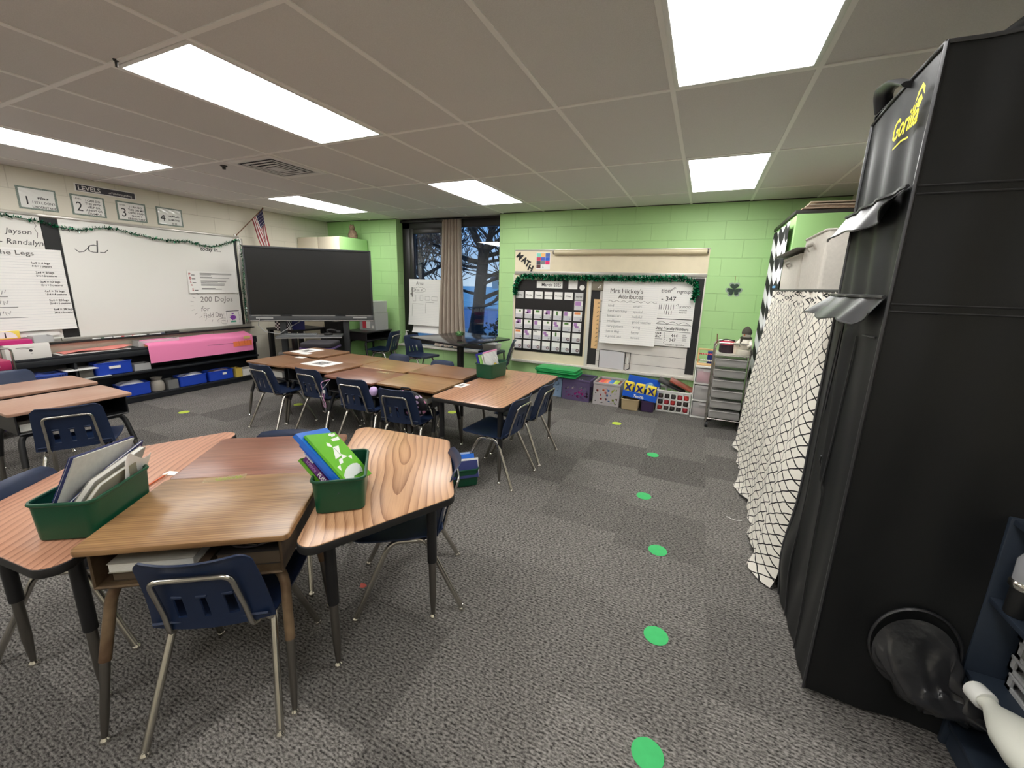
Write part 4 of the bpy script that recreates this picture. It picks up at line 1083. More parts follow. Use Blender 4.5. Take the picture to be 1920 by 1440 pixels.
# what pokes out of the bins
bag = glassy('zip_bag', (226, 226, 232), .55, .12)
rp = random.Random(9)
def pouch(label, x, y, z, sx, sy, sz, m_, tilt=0.0, name='pouch', cat='bag', group=None):
    def pf(u, v):
        return ((u - .5) * sx, (v - .5) * sy, sz * (1 + .35 * math.sin(u * 7 + v * 4)) * (math.sin(PI * min(.98, max(.02, u))) * math.sin(PI * min(.98, max(.02, v)))) ** .5)
    a = MB(); a.m(m_).sheet(pf, 10, 10); a.sheet(lambda u, v: ((u - .5) * sx, (v - .5) * sy, 0), 1, 1)
    M_ = Matrix.Translation((x, y, z)) @ Matrix.Rotation(tilt, 4, 'X')
    return tag(a.build(name, M=M_, smooth=70), label, cat, group)
pouch('crumpled clear bag inside the labelled blue bin on the middle shelf', -3.30, 1.02, .47, .14, .26, .05, bag, .08)
pouch('clear bag of silver things inside the blue bin beside the left desks', -3.30, 1.16, .20, .14, .25, .05, bag, -.05)
pouch('clutter of pale plastic in the blue bin second from the right', -3.30, 1.78, .18, .14, .28, .05, bag, .04)
pouch('bundle of dark papers in the right end blue bin', -3.30, 2.13, .18, .14, .26, .04, pm('dusty_bundle', (116, 104, 120), rough=.7, var=.3, vs=30), .03)
cl_box = glassy('clear_tub_plastic', (205, 205, 205), .55, .15)
def simple_box(name, label, cat, x0, y0, z0, x1, y1, z1, m_, group=None, lid=None, bev=.006):
    t = thing(name, label, cat, ((x0 + x1) / 2, (y0 + y1) / 2, z0), 0, group)
    X, Y, Z = (x1 - x0) / 2, (y1 - y0) / 2, z1 - z0
    a = MB(); a.m(m_); th = .004
    a.box2((-X, -Y, 0), (X, Y, th)); a.box2((-X, -Y, th), (-X + th, Y, Z)); a.box2((X - th, -Y, th), (X, Y, Z)); a.box2((-X + th, -Y, th), (X - th, -Y + th, Z)); a.box2((-X + th, Y - th, th), (X - th, Y, Z)); a.build('body', t)
    if lid: a = MB(); a.m(lid).box2((-X - .004, -Y - .004, Z), (X + .004, Y + .004, Z + .012), .004); a.build('lid', t)
    return t
simple_box('clear_box', 'clear plastic box next to the labelled blue bin on the middle shelf', 'box', -3.37, 1.205, .361, -3.23, 1.36, .44, cl_box)
t = thing('cloth_pouch', 'grey drawstring pouch between blue bins on the bottom shelf', 'bag', (-3.29, 1.415, .076))
a = MB(); a.m(pm('grey_canvas', (150, 144, 134), rough=.9, bump=.4, bs=40)).lathe([(.02, 0), (.075, .004), (.08, .05), (.07, .10), (.045, .135), (.06, .16), (.062, .165)], (0, 0, 0), 18, Matrix.Diagonal((1, .95, 1, 1))); a.build('sack', t)
a = MB(); a.m(pm('grey_cord', (92, 88, 84), rough=.8)).tube([(.049 * math.cos(k * PI / 8), .047 * math.sin(k * PI / 8), .135) for k in range(16)], .003, 5, closed=True); a.build('drawstring', t)
simple_box('grey_box', 'small grey box beside the drawstring pouch on the bottom shelf', 'box', -3.37, 1.50, .076, -3.22, 1.61, .19, pm('grey_bin', (112, 112, 110), rough=.6))
# white card lying over a clear box, grey box
simple_box('grey_box', 'grey see-through box under the white card on the middle shelf', 'box', -3.38, .66 + .07, .361, -3.22, .84, .455, pm('smoke_bin', (104, 102, 96), rough=.4))
a = MB(); a.m(paper).box((0, 0, 0), (.24, .25, .004)); tag(a.build('white_card', loc=(-3.25, .735, .47)), 'white card lying on top of the grey box on the middle shelf', 'card')
a = MB(); a.m(pm('pale_blue_paper', (206, 208, 204), rough=.7)).box((0, 0, 0), (.21, .30, .006), .002); tag(a.build('paper_stack', loc=(-3.275, .82, .3645 + .0)), 'thin stack of paper lying on the edge of the middle shelf', 'paper')
# blue perforated basket
t = thing('basket', 'blue perforated basket on the middle shelf at the left', 'basket', (-3.28, .44, .361))
a = MB(); bm_ = pm('basket_blue', (54, 80, 166), rough=.45); a.m(bm_)
for x_ in (-.085, .085):
    for k in range(4): a.box((x_, 0, .012 + k * .018), (.004, .38, .006))
    for k in range(20): a.box((x_, -.185 + k * .0195, .045), (.004, .006, .09))
    a.box((x_, 0, .088), (.008, .39, .02), .002)
for y_ in (-.19, .19): a.box((0, y_, .048), (.17, .004, .096))
a.box((0, 0, .002), (.17, .38, .004)); a.build('basket_body', t)
a = MB(); a.m(pm('basket_filler', (60, 74, 140), rough=.8, var=.2, vs=25)).sheet(lambda u, v: ((u - .5) * .15, (v - .5) * .34, .075 + .03 * math.sin(u * 3) * math.sin(v * 3.1) + .012 * math.sin(v * 15)), 8, 14); tag(a.build('folded_cloth', loc=(-3.28, .44, .366)), 'blue folded cloth inside the perforated basket', 'cloth')
a = MB(); a.m(pm('magazine_paper', (214, 216, 208), rough=.4)).sheet(lambda u, v: ((u - .5) * .2, (v - .5) * .42, .012 * math.sin(v * PI) + .004 * u), 4, 12, .006); tag(a.build('magazine', loc=(-3.17, .48, .362)), 'pale magazine sticking out under the blue basket', 'magazine')
# on the top shelf
t = thing('white_box', 'white cardboard box with small print on the low shelf', 'box', (-3.28, .40, .631))
a = MB(); a.m(pm('white_card_box', (226, 222, 216), rough=.7)).box2((-.09, -.15, 0), (.09, .15, .145), .003); a.build('carton', t)
a = MB(); a.m(ink); Mx = frame((.0905, -.02, .0), (0, 1, 0), (0, 0, 1)); a.rect(-.06, .112, .06, .116, .0002, Mx); a.rect(-.03, .102, .03, .106, .0002, Mx)
a.ngon([(.035 + .013 * math.cos(k * PI / 8), .083 + .013 * math.sin(k * PI / 8)) for k in range(16)], .0002, Mx); a.rect(.03, .05, .045, .053, .0002, Mx); a.build('print', t)
t = thing('game_box', 'yellow and magenta box with a clock dial on the low shelf', 'box', (-3.30, .33, .777))
a = MB(); a.m(pm('magenta_card', (186, 30, 110), rough=.5)).box2((-.07, -.10, 0), (.07, .12, .04), .002); a.build('lower_box', t)
a = MB(); a.m(pm('yellow_card', (236, 214, 90), rough=.5)).box2((-.075, -.11, .041), (-.06, .085, .12), .002)
Mx = frame((-.0595, -.01, .052), (0, 1, 0), (0, 0, 1)); a.m(paper).ngon([(.075 * math.cos(k * PI / 12), .066 * math.sin(k * PI / 12)) for k in range(13)], .0002, Mx); a.m(ink).box((-.0585, -.01, .08), (.001, .008, .05)); a.build('dial_card', t)
simple_box('clear_box', 'dark clear topped box behind the white box', 'box', -3.37, .46, .777, -3.23, .60, .84, cl_box)
a = MB(); a.m(pm('salmon_paper', (238, 148, 138), rough=.8)); a.sheet(lambda u, v: ((u - .5) * .19, (v - .5) * .56, .012 + .012 * math.sin(v * 7) * u + .02 * v), 4, 24, .004)
a.m(paper).box((-.0, -.02, .004), (.19, .58, .006)); tag(a.build('construction_paper', loc=(-3.29, .92, .632)), 'stack of salmon pink construction paper on the low shelf', 'paper')
simple_box('clear_box', 'clear empty tray behind the pink paper on the low shelf', 'box', -3.40, 1.29, .631, -3.26, 1.71, .70, glassy('clear_tray', (226, 226, 226), .4))
# pink paper draped over the shelf edge
pk = thing('pink_paper', 'long bright pink paper draped over the front of the low shelf', 'paper', (-3.19, 1.965, .63))
def pkf(u, v):
    y = (u - .5) * 1.25
    if v < .42: q = v / .42; return (-.165 + .176 * q, y, .05 - .028 * q + .05 * (1 - q) ** 2 * .3 + .004 * math.sin(u * 14))
    q = (v - .42) / .58; return (.011 + .010 * math.sin(q * PI * .5) + .004 * math.sin(u * 11) * q, y + .006 * q * math.sin(u * 5), .022 - .215 * q)
a = MB(); a.m(pm('bright_pink_paper', (240, 134, 180), rough=.8)).sheet(pkf, 40, 20, .0015); a.build('sheet', pk, 50)
a = MB(); Mx = frame((.0235, .36, -.115), (0, 1, 0), (0, 0, 1)); a.m(pm('orange_strip', (246, 130, 76), rough=.7)).rect(-.02, 0, .24, .07, .001, Mx); a.m(pm('tan_note', (226, 196, 120), rough=.7)).rect(.13, .095, .22, .135, .001, Mx)
a.m(pm('orange_dark', (196, 84, 40), rough=.7))
for k in range(6): a.rect(.015 + .04 * k, .02, .018 + .04 * k, .075, .0014, Mx)
a.m(ink).stroke([(-.35, .06), (-.1, .055), (-.02, .05)], .004, .001, Mx); a.build('pasted_strips', pk)
a = MB(); a.m(pm('orange_sheet', (238, 150, 110), rough=.8)).box((0, 0, 0), (.17, 1.24, .02), .003); a2 = tag(a.build('paper_roll', loc=(-3.29, 1.965, .641)), 'roll of wrapping paper under the bright pink sheet', 'paper')
# yellow box and white items at the right end of the shelf
simple_box('yellow_box', 'small yellow and blue box at the right end of the bottom shelf', 'box', -3.33, 2.315, .076, -3.2, 2.40, .20, pm('yellow_carton', (206, 178, 84), rough=.6))
simple_box('white_carton', 'white carton at the right end of the bottom shelf', 'box', -3.37, 2.41, .076, -3.21, 2.62, .17, pm('white_card_box', (226, 222, 216)))
a = MB(); a.m(pm('bare_wood', (206, 184, 150), rough=.6)).box((0, 0, 0), (.14, .19, .014), .002); tag(a.build('wood_board', loc=(-3.275, 2.52, .641)), 'bare wooden board on the right end of the low shelf', 'board')
# rolling cart with coloured drawers at the left edge
rc = thing('drawer_cart', 'chrome cart with purple and red drawers at the left edge', 'cart', (-2.93, .02, 0))
a = MB(); a.m(chrome)
for sx in (-.13, .13):
    for sy in (-.17, .17): a.tube([(sx, sy, .05), (sx, sy, .76)], .009, 8)
    a.tube(fillet([(sx, -.17, .74), (sx, -.17, .80), (sx, .17, .80), (sx, .17, .74)], .03), .008, 8)
a.build('frame', rc)
for k, c_ in enumerate(((66, 46, 96), (60, 90, 150), (76, 46, 104), (186, 84, 84), (86, 50, 110), (170, 40, 90))):
    a = MB(); a.m(pm('cart_drawer_%d' % k, c_, rough=.35)).box2((-.115, -.155, .07 + k * .108), (.135, .155, .07 + k * .108 + .085), .008); dr = a.build('drawer', rc)
    a = MB(); a.m(paper).box((.137, .05, .11 + k * .108), (.002, .07, .02)); a.build('drawer_label', dr)
for sx in (-.13, .13):
    for sy in (-.17, .17):
        a = MB(); a.m(black).tube([(sx - .012, sy, .025), (sx + .012, sy, .025)], .025, 12).tube([(sx, sy, .03), (sx, sy, .06)], .008, 6); a.build('caster', rc)

# ------------------------------------------------------------------ interactive screen on its stand
tv = thing('interactive_display', 'huge black interactive screen on a wheeled stand in the corner', 'screen', (-2.405, 3.025, 0), R(42))
scr = pm('dark_screen_glass', (22, 23, 24), rough=.28, spec=.5)
bez = pm('screen_bezel', (58, 60, 62), rough=.4, metal=.3)
TW, TZ0, TZ1 = 1.63, .87, 1.885
a = MB(); a.m(bez)
a.box2((-TW / 2, -.03, TZ0 + .09), (-TW / 2 + .022, .05, TZ1), .004).box2((TW / 2 - .022, -.03, TZ0 + .09), (TW / 2, .05, TZ1), .004)
a.box2((-TW / 2 + .022, -.03, TZ1 - .028), (TW / 2 - .022, .05, TZ1), .004).box2((-TW / 2 + .022, .0, TZ0 + .1), (TW / 2 - .022, .05, TZ1 - .028)); a.build('bezel', tv)
a = MB(); a.m(scr).box2((-TW / 2 + .022, -.022, TZ0 + .092), (TW / 2 - .022, -.001, TZ1 - .028)); a.build('screen', tv)
a = MB(); a.m(pm('speaker_bar_grey', (84, 86, 88), rough=.38, metal=.4)).box2((-TW / 2, -.05, TZ0), (TW / 2, .05, TZ0 + .088), .008); sb = a.build('speaker_bar', tv)
a = MB(); a.m(pm('silver_strip', (196, 198, 200), rough=.25, metal=.8)).box2((-TW / 2 + .01, -.056, TZ0 + .008), (TW / 2, -.05, TZ0 + .018)).box2((-.78, -.055, TZ0 + .078), (.78, -.05, TZ0 + .086)); a.build('silver_strip', sb)
for x_ in (-.35, .36):
    a = MB(); a.m(black).tube([(x_ - .07, -.056, TZ0 + .085), (x_ + .07, -.056, TZ0 + .085)], .009, 8); a.build('stylus', sb)
a = MB(); a.m(pm('label_grey', (170, 170, 168), rough=.5)).box2((.53, -.0535, TZ0 + .045), (.72, -.05, TZ0 + .062)).box2((-.73, -.0535, TZ0 + .035), (-.52, -.05, TZ0 + .06)); a.build('port_panel', sb)
stand = pm('stand_grey', (62, 64, 66), rough=.45, metal=.4)
for x_ in (-.42, .42):
    a = MB(); a.m(stand).box2((x_ - .04, .02, .10), (x_ + .04, .09, TZ0 + .4), .004); a.build('post', tv)
    a = MB(); a.m(stand).box2((x_ - .035, -.36, .06), (x_ + .035, .20, .11), .006); a.build('foot_bar', tv)
    for y_ in (-.32, .17):
        a = MB(); a.m(black).tube([(x_ - .012, y_, .03), (x_ + .012, y_, .03)], .03, 12); a.build('caster', tv)
a = MB(); a.m(pm('stand_shelf_grey', (92, 94, 96), rough=.4, metal=.3)).box2((-.46, -.30, .66), (.38, .02, .685), .004); a.build('stand_shelf', tv)
a = MB(); a.m(pm('stand_edge_silver', (190, 190, 190), rough=.3, metal=.6)).box2((-.46, -.304, .658), (.38, -.30, .672)); a.build('shelf_edge', tv)
def tvp(x, y): return -2.405 + x * math.cos(R(42)) - y * math.sin(R(42)), 3.025 + x * math.sin(R(42)) + y * math.cos(R(42))
kx, ky = tvp(-.18, -.14); kb = thing('keyboard', 'grey keyboard on the shelf under the black screen', 'keyboard', (kx, ky, .686), R(42))
a = MB(); a.m(pm('key_grey', (120, 122, 124), rough=.5)).box2((-.22, -.07, 0), (.22, .07, .014), .004); a.build('case', kb)
a = MB(); a.m(pm('key_caps', (88, 90, 92), rough=.5))
for i in range(4):
    for j in range(14): a.box((-.195 + j * .03, -.045 + i * .03, .017), (.024, .024, .006), .002)
a.build('keys', kb)
kx, ky = tvp(.19, -.16); m_ = thing('document_camera', 'small black folded document camera beside the keyboard under the screen', 'camera', (kx, ky, .686), R(42))
a = MB(); a.m(black).lathe([(.06, 0), (.06, .02), (.04, .03), (.001, .032)], (0, 0, 0), 18); a.build('base', m_)
a = MB(); a.m(black).tube(fillet([(0, 0, .03), (-.02, 0, .07), (.06, .0, .075), (.13, 0, .05)], .03), .014, 8); a.build('arm', m_)
a = MB(); a.m(black).box((.14, 0, .045), (.06, .05, .04), .012); a.build('head', m_)
# dark side table and things behind the screen
bt = thing('side_table', 'black side table behind the left end of the screen', 'table', (-3.04, 3.22, 0), 0)
a = MB(); a.m(black).box2((-.30, -.30, .69), (.30, .30, .72), .005); a.build('tabletop', bt)
for sx in (-.26, .26):
    for sy in (-.26, .26): a = MB(); a.m(black).box2((sx - .03, sy - .03, 0), (sx + .03, sy + .03, .69), .004); a.build('leg', bt)
t = thing('checked_box', 'black and white checked tissue box on the side table by the screen', 'box', (-2.93, 2.95, .721), R(20))
a = MB(); a.m(black).box2((-.1, -.1, 0), (.1, .1, .15), .003); a.m(paper)
for i in range(8):
    for j in range(6):
        if (i + j) % 2:
            a.box((-.0875 + i * .025, -.1003, .0125 + j * .025), (.024, .001, .024)); a.box((.1003, -.0875 + i * .025, .0125 + j * .025), (.001, .024, .024))
a.build('box', t)
t = thing('blue_book', 'blue book standing beside the checked box', 'book', (-2.76, 3.03, .721), R(42))
a = MB(); a.m(pm('book_navy', (40, 44, 110), rough=.5)).box2((-.085, -.012, 0), (.085, .012, .16), .002); a.m(paper).box2((-.083, -.010, .1605), (.083, .010, .162)); a.build('cover', t)
cb = MB(); cb.m(pm('grey_cable', (150, 150, 150), rough=.5)).tube([tvp(-.68, -.07) + (.93,), tvp(-.70, -.10) + (.82,), tvp(-.62, -.12) + (.735,), tvp(-.45, -.10) + (.70,), tvp(-.3, -.0) + (.80,), tvp(-.2, .05) + (.86,)], .005, 6); tag(cb.build('cable', smooth=60), 'pale grey cable hanging below the left end of the screen', 'cable')
for i, (x_, y_) in enumerate(((-2.86, 2.90), (-2.62, 3.10))):
    t = thing('computer_tower', ['grey computer tower under the black side table', 'grey computer tower behind the post of the screen stand'][i], 'computer', (x_, y_, 0), R(42), 'computer towers')
    a = MB(); a.m(pm('pc_grey', (112, 110, 106), rough=.5)).box2((-.09, -.2, .01), (.09, .2, .42), .006); a.build('case', t)
    a = MB(); a.m(pm('pc_front', (70, 70, 70), rough=.5)).box2((-.075, -.206, .05), (.075, -.2, .39), .004); a.build('front_panel', t)
tub('waste_bin', 'tall black bin half hidden under the screen', 'bin', -2.62, 3.62, 0, 0, .3, .3, .82, black, None, .8, .01, .04)
st = thing('padded_stool', 'black cushioned stool with a purple rim behind the far desks', 'stool', (-1.98, 2.74, 0), R(30))
a = MB(); a.m(pm('black_cushion', (40, 36, 42), rough=.7)).prism(roundpoly([(-.21, -.2), (.21, -.2), (.21, .2), (-.21, .2)], .06), .575, .64, .02, 3); a.build('cushion', st)
a = MB(); a.m(pm('purple_rim', (86, 66, 112), rough=.5)).prism(roundpoly([(-.22, -.21), (.22, -.21), (.22, .21), (-.22, .21)], .06), .55, .575, .006); a.build('seat_rim', st)
for sx in (-.17, .17):
    for sy in (-.16, .16): a = MB(); a.m(blk_metal).tube([(sx, sy, .55), (sx * 1.15, sy * 1.15, 0)], .013, 8); a.build('leg', st)
# tall cabinet in the corner
cb_ = thing('tall_cabinet', 'tall cabinet with beige doors and green sides in the far corner', 'cabinet', (-2.95, 3.945, 0))
a = MB(); a.m(pm('cabinet_green', (160, 206, 134), rough=.5)).box2((-.455, -.28, .06), (.455, .30, 2.12), .004); a.build('body', cb_)
bei = pm('cabinet_beige', (222, 212, 190), rough=.5)
for s in (-1, 1):
    a = MB(); a.m(bei).box2((s * .228 - .222, -.302, .08), (s * .228 + .222, -.281, 2.115), .003); dr = a.build('door', cb_)
    a = MB(); a.m(chrome).box((s * .03, -.312, 1.1), (.014, .02, .12), .004); a.build('handle', dr)
a = MB(); a.m(black).box2((-.44, -.26, 0), (.44, .29, .06)); a.build('plinth', cb_)
a = MB(); a.m(pm('tabby_wool', (120, 98, 80), rough=.9, var=.4, vs=30))
a.lathe([(.001, 0), (.07, .01), (.075, .06), (.05, .12), (.03, .14)], (0, 0, 0), 16); a.lathe([(.001, -.05), (.035, -.035), (.045, 0), (.035, .035), (.001, .045)], (0, -.01, .165), 14)
for s in (-1, 1): a.lathe([(.014, 0), (.001, .035)], (s * .028, -.01, .195), 8)
tag(a.build('stuffed_animal', loc=(-2.58, 4.02, 2.121), smooth=60), 'small brown stuffed animal on top of the corner cabinet', 'toy')
# clear tubs with red labels on the black desk
lid_c = glassy('clear_lid', (220, 220, 220), .5)
for i, (z_, h_, w_) in enumerate(((.681, .27, .33), (.966, .17, .30))):
    t = simple_box('clear_tub', ['large clear tub with a red label standing on the small black desk', 'smaller clear tub stacked on the large one by the corner'][i], 'tub', -2.20 - w_ / 2, 3.98 - .13, z_, -2.20 + w_ / 2, 3.98 + .17, z_ + h_, cl_box, 'stacked clear tubs', lid_c)
    a = MB(); a.m(pm('red_label', (206, 64, 78), rough=.5)).box2((-.10, -.1525, .03), (-.02, -.1505, h_ - .06)); a.m(paper).box2((-.02, -.1525, .03), (.06, -.1505, h_ - .06)).box2((.09, -.1525, .03), (.14, -.1505, .08)); a.build('label', t)
# window sill: pump bottles
for i, (x_, h_, r_, c_) in enumerate(((-1.80, .20, .04, (226, 226, 226)), (-1.66, .15, .022, (150, 150, 150)), (-1.58, .12, .026, (60, 60, 64)))):
    t = thing('pump_bottle', ['big clear pump bottle on the window sill behind the chair', 'slim grey pump bottle on the window sill', 'small dark pump bottle on the window sill, rightmost'][i], 'bottle', (x_, YB + .04, SZ + .001))
    a = MB(); a.m(glassy('bottle_clear', c_, .7) if i == 0 else pm('bottle_%d' % i, c_, rough=.3)).lathe([(r_ * .9, 0), (r_, .008), (r_, h_ * .62), (r_ * .45, h_ * .78), (r_ * .4, h_ * .82)], (0, 0, 0), 18); a.build('bottle', t)
    a = MB(); a.m(white_metal if i == 0 else pm('pump_dark', (50, 50, 52), rough=.4)).lathe([(r_ * .45, h_ * .82), (r_ * .45, h_ * .9), (.006, h_ * .91), (.006, h_ * 1.08)], (0, 0, 0), 12).box((.015, 0, h_ * 1.09), (.06, .014, .014), .004); a.build('pump', t)
# little plant on the cafe table
pl = thing('potted_plant', 'tiny round green plant in a brown pot on the black table', 'plant', (-.17, 3.39, .7355))
a = MB(); a.m(pm('brown_pot', (88, 74, 62), rough=.8)).lathe([(.028, 0), (.04, .05), (.036, .052), (.032, .045)], (0, 0, 0), 16); a.build('pot', pl)
a = MB(); rl = random.Random(3)
for k in range(170):
    d_ = Vector((rl.gauss(0, 1), rl.gauss(0, 1), abs(rl.gauss(0, .8)) + .05)).normalized(); p = Vector((0, 0, .06)) + d_ * rl.uniform(.02, .06); s_ = d_.orthogonal().normalized(); w_ = d_.cross(s_)
    a.m(pm('leaf_%d' % (k % 3), ((70, 118, 62), (98, 146, 78), (52, 96, 54))[k % 3], rough=.6)).ngon([tuple(p + s_ * .012), tuple(p + w_ * .009 + d_ * .008), tuple(p - s_ * .012 + d_ * .004), tuple(p - w_ * .009)])
a.build('foliage', pl)
# white tub beside the cafe table
t = tub('white_tub', 'round white tub standing on a stool behind the oak table bin', 'tub', -.02, 4.03, .52, 0, .24, .24, .10, pm('white_plastic', (232, 232, 228), rough=.35), None, .8, .008, .10)
st = thing('stool', 'dark blue stool carrying the round white tub under the calendar', 'stool', (-.02, 4.03, 0))
a = MB(); a.m(navy).prism(roundpoly([(-.16, -.16), (.16, -.16), (.16, .16), (-.16, .16)], .05), .49, .519, .006); a.build('seat', st)
for sx in (-.13, .13):
    for sy in (-.13, .13): a = MB(); a.m(blk_metal).tube([(sx, sy, .49), (sx * 1.2, sy * 1.2, 0)], .012, 8); a.build('leg', st)
# ------------------------------------------------------------------ row of crates under the calendar board
def holed_panel(a, w, h, holes, M, t=.003):
    """thin panel with round holes (octagons), local XY"""
    nx, ny = int(w / .0125), int(h / .0125)
    def hole(i, j):
        x, y = (i + .5) * w / nx, (j + .5) * h / ny
        return any((x - p) ** 2 + (y - q) ** 2 < r * r for p, q, r in holes)
    a.sheet(lambda u, v: (u * w, v * h, 0), nx, ny, t, hole, M)
def bubble_crate(label, x0, x1, y0, y1, h, mat, seed, rz=0.0):
    t = thing('bubble_crate', label, 'crate', ((x0 + x1) / 2, (y0 + y1) / 2, .001), rz, 'bubble holed crates')
    w, d = x1 - x0, y1 - y0; rg = random.Random(seed); a = MB(); a.m(mat)
    def hs(W):
        L = []
        for _ in range(60):
            p, q, r = rg.uniform(.03, W - .03), rg.uniform(.03, h - .07), rg.choice((.006, .007, .010, .015))
            if all((p - a_) ** 2 + (q - b_) ** 2 > (r + c_ + .006) ** 2 for a_, b_, c_ in L): L.append((p, q, r))
        return L
    holed_panel(a, w, h, hs(w), frame((-w / 2, -d / 2, 0), (1, 0, 0), (0, 0, 1)))
    holed_panel(a, w, h, hs(w), frame((-w / 2, d / 2, 0), (1, 0, 0), (0, 0, 1)))
    holed_panel(a, d, h, hs(d), frame((-w / 2, -d / 2, 0), (0, 1, 0), (0, 0, 1)))
    holed_panel(a, d, h, hs(d), frame((w / 2, -d / 2, 0), (0, 1, 0), (0, 0, 1)))
    a.box((0, 0, .003), (w - .008, d - .008, .004)); a.build('crate_body', t)
    b = MB(); b.m(mat)
    for s in (-1, 1): b.box((s * w / 2, 0, h - .008), (.014, d + .014, .03), .004); b.box((0, s * d / 2, h - .008), (w - .014, .014, .03), .004)
    b.build('rim', t)
    return t
def plast(key, tint, al): return glassy(key, tint, al, .3)
bubble_crate('pale blue bubble crate half hidden by the chairs under the calendar', .78, 1.10, 3.92, 4.23, .27, plast('crate_blue', (150, 176, 206), .82), 1)
pc = bubble_crate('purple bubble crate with pink bottles under the calendar', 1.135, 1.50, 3.86, 4.22, .28, plast('crate_purple', (104, 90, 128), .66), 2, -.03)
gc = bubble_crate('clear grey bubble crate with folders under the white charts', 1.555, 1.885, 3.83, 4.20, .285, plast('crate_clear', (196, 190, 190), .72), 3, -.02)
for k in range(10):
    t = thing('small_bottle', 'little pink bottle with a white cap inside the purple crate', 'bottle', (1.19 + .055 * (k % 5), 3.90 + .06 * (k // 5), .012), 0, 'pink bottles in the purple crate')
    a = MB(); a.m(pm('hot_pink', (214, 40, 160), rough=.35)).lathe([(.02, 0), (.022, .005), (.022, .10), (.012, .125)], (0, 0, 0), 12); a.build('bottle', t)
    a = MB(); a.m(white_metal).lathe([(.013, .125), (.013, .15), (.002, .152)], (0, 0, 0), 12); a.build('cap', t)
for k in range(9):
    c_ = ((240, 110, 96), (236, 90, 100), (244, 140, 80), (250, 150, 130), (90, 150, 220), (70, 130, 210), (214, 222, 90), (180, 214, 90), (120, 70, 60))[k]
    a = MB(); a.m(pm('folder_col_%d' % k, c_, rough=.6)).box((0, 0, .135), (.03, .26, .25), .003)
    tag(a.build('file_folder', M=Matrix.Translation((1.60 + .031 * k, 4.01, .012)) @ Matrix.Rotation(-.0, 4, 'Y')), ('coral', 'red', 'orange', 'salmon', 'light blue', 'mid blue', 'lime', 'yellow green', 'brown')[k] + ' folder standing in the clear grey bubble crate', 'folder', 'folders in the clear crate')
# green lids stacked on the crates
lidg = pm('bright_green_lid', (24, 160, 84), rough=.4)
for k in range(6):
    t = thing('green_lid', ('lowest bright green tray of the pile on the crates', 'second bright green tray from the bottom on the crates', 'third bright green tray in the pile under the calendar', 'fourth bright green tray in the pile under the calendar', 'next to top green tray of the pile under the calendar', 'topmost bright green tray of the pile under the calendar')[k], 'tray', (1.03 + .012 * (k % 2) - .02 * (k > 3), 3.97 + .012 * ((k * 7) % 3), .293 + .0165 * k), .02 * ((k * 5) % 3 - 1), 'bright green trays')
    a = MB(); a.m(lidg).prism(roundpoly([(-.28, -.15), (.28, -.15), (.28, .15), (-.28, .15)], .03), 0, .012, .003); a.build('tray', t)
    a = MB(); a.m(lidg)
    a.tube([(p[0], p[1], .011) for p in roundpoly([(-.28, -.15), (.28, -.15), (.28, .15), (-.28, .15)], .03)], .0045, 6, closed=True); a.build('rim', t)
# tan tub, blue display box with X boxes, purple tub
tub('tan_tub', 'small tan plastic tub under the blue box with yellow cubes', 'tub', 2.02, 3.90, .001, 0, .23, .30, .135, pm('tan_plastic', (178, 158, 122), rough=.45), None, .84, .010, .03)
tub('purple_tub', 'dark purple tub on the floor under the blue display box', 'tub', 2.22, 3.93, .001, 0, .17, .28, .13, pm('dark_purple_plastic', (62, 44, 78), rough=.4), None, .88, .008, .03)
xb = thing('display_box', 'bright blue slanted display box holding yellow cubes with big X', 'box', M=Matrix.Translation((2.115, 3.80, .150)) @ Matrix.Rotation(-.0, 4, 'Z') @ Matrix.Rotation(.10, 4, 'Y'))
a = MB(); bl = pm('display_blue', (24, 92, 206), rough=.45); a.m(bl)
a.box2((-.20, 0, 0), (.20, .006, .072)).box2((-.20, .006, 0), (-.194, .26, .12)).box2((.194, .006, 0), (.20, .26, .12)).box2((-.194, .254, 0), (.194, .26, .22)).box2((-.194, .006, 0), (.194, .254, .006)); a.build('carton', xb)
a = MB(); a.m(paper).text('Tex-Tile', .042, frame((-.07, -.0008, .016), (1, 0, -.05), (0, 0, 1)), .0004, shear=.25, sx=.85, bold=.002); a.build('lettering', xb)
yl, xbl = pm('cube_yellow', (240, 214, 60), rough=.45), pm('cube_blue', (26, 40, 120), rough=.5)
for i, (x_, z_) in enumerate(((-.145, .076), (-.01, .069), (.125, .062))):
    X_ = Matrix.Translation((2.115, 3.80, .150)) @ Matrix.Rotation(.10, 4, 'Y') @ Matrix.Translation((x_, .053, .068))
    t = thing('x_cube', ['leftmost yellow cube with a dark blue X in the blue box', 'middle yellow cube with a dark blue X in the blue box', 'rightmost yellow cube with a dark blue X in the blue box'][i], 'cube', M=X_, group='yellow cubes in the blue display box')
    a = MB(); a.m(yl).box2((-.052, -.045, 0), (.052, .045, .105), .003); a.build('cube', t)
    a = MB(); a.m(xbl); Mx = frame((0, -.0455, .052), (1, 0, 0), (0, 0, 1))
    a.prism([(-.042, .042), (-.018, .042), (0, .016), (.018, .042), (.042, .042), (.016, 0), (.042, -.042), (.018, -.042), (0, -.016), (-.018, -.042), (-.042, -.042), (-.016, 0)], 0, .0008, M=Mx); a.build('x_mark', t)
t = thing('yellow_carton', 'flat yellow carton lying behind the leftmost X cube', 'carton', (1.99, 3.94, .268))
a = MB(); a.m(yl).box((0, 0, .018), (.10, .09, .034), .004); a.build('carton', t)
pouch('crumpled blue and clear wrapping on top of the blue display box', 2.19, 3.96, .262, .18, .16, .06, pm('blue_wrapping', (104, 140, 176), rough=.25, var=.5, vs=40), .1)
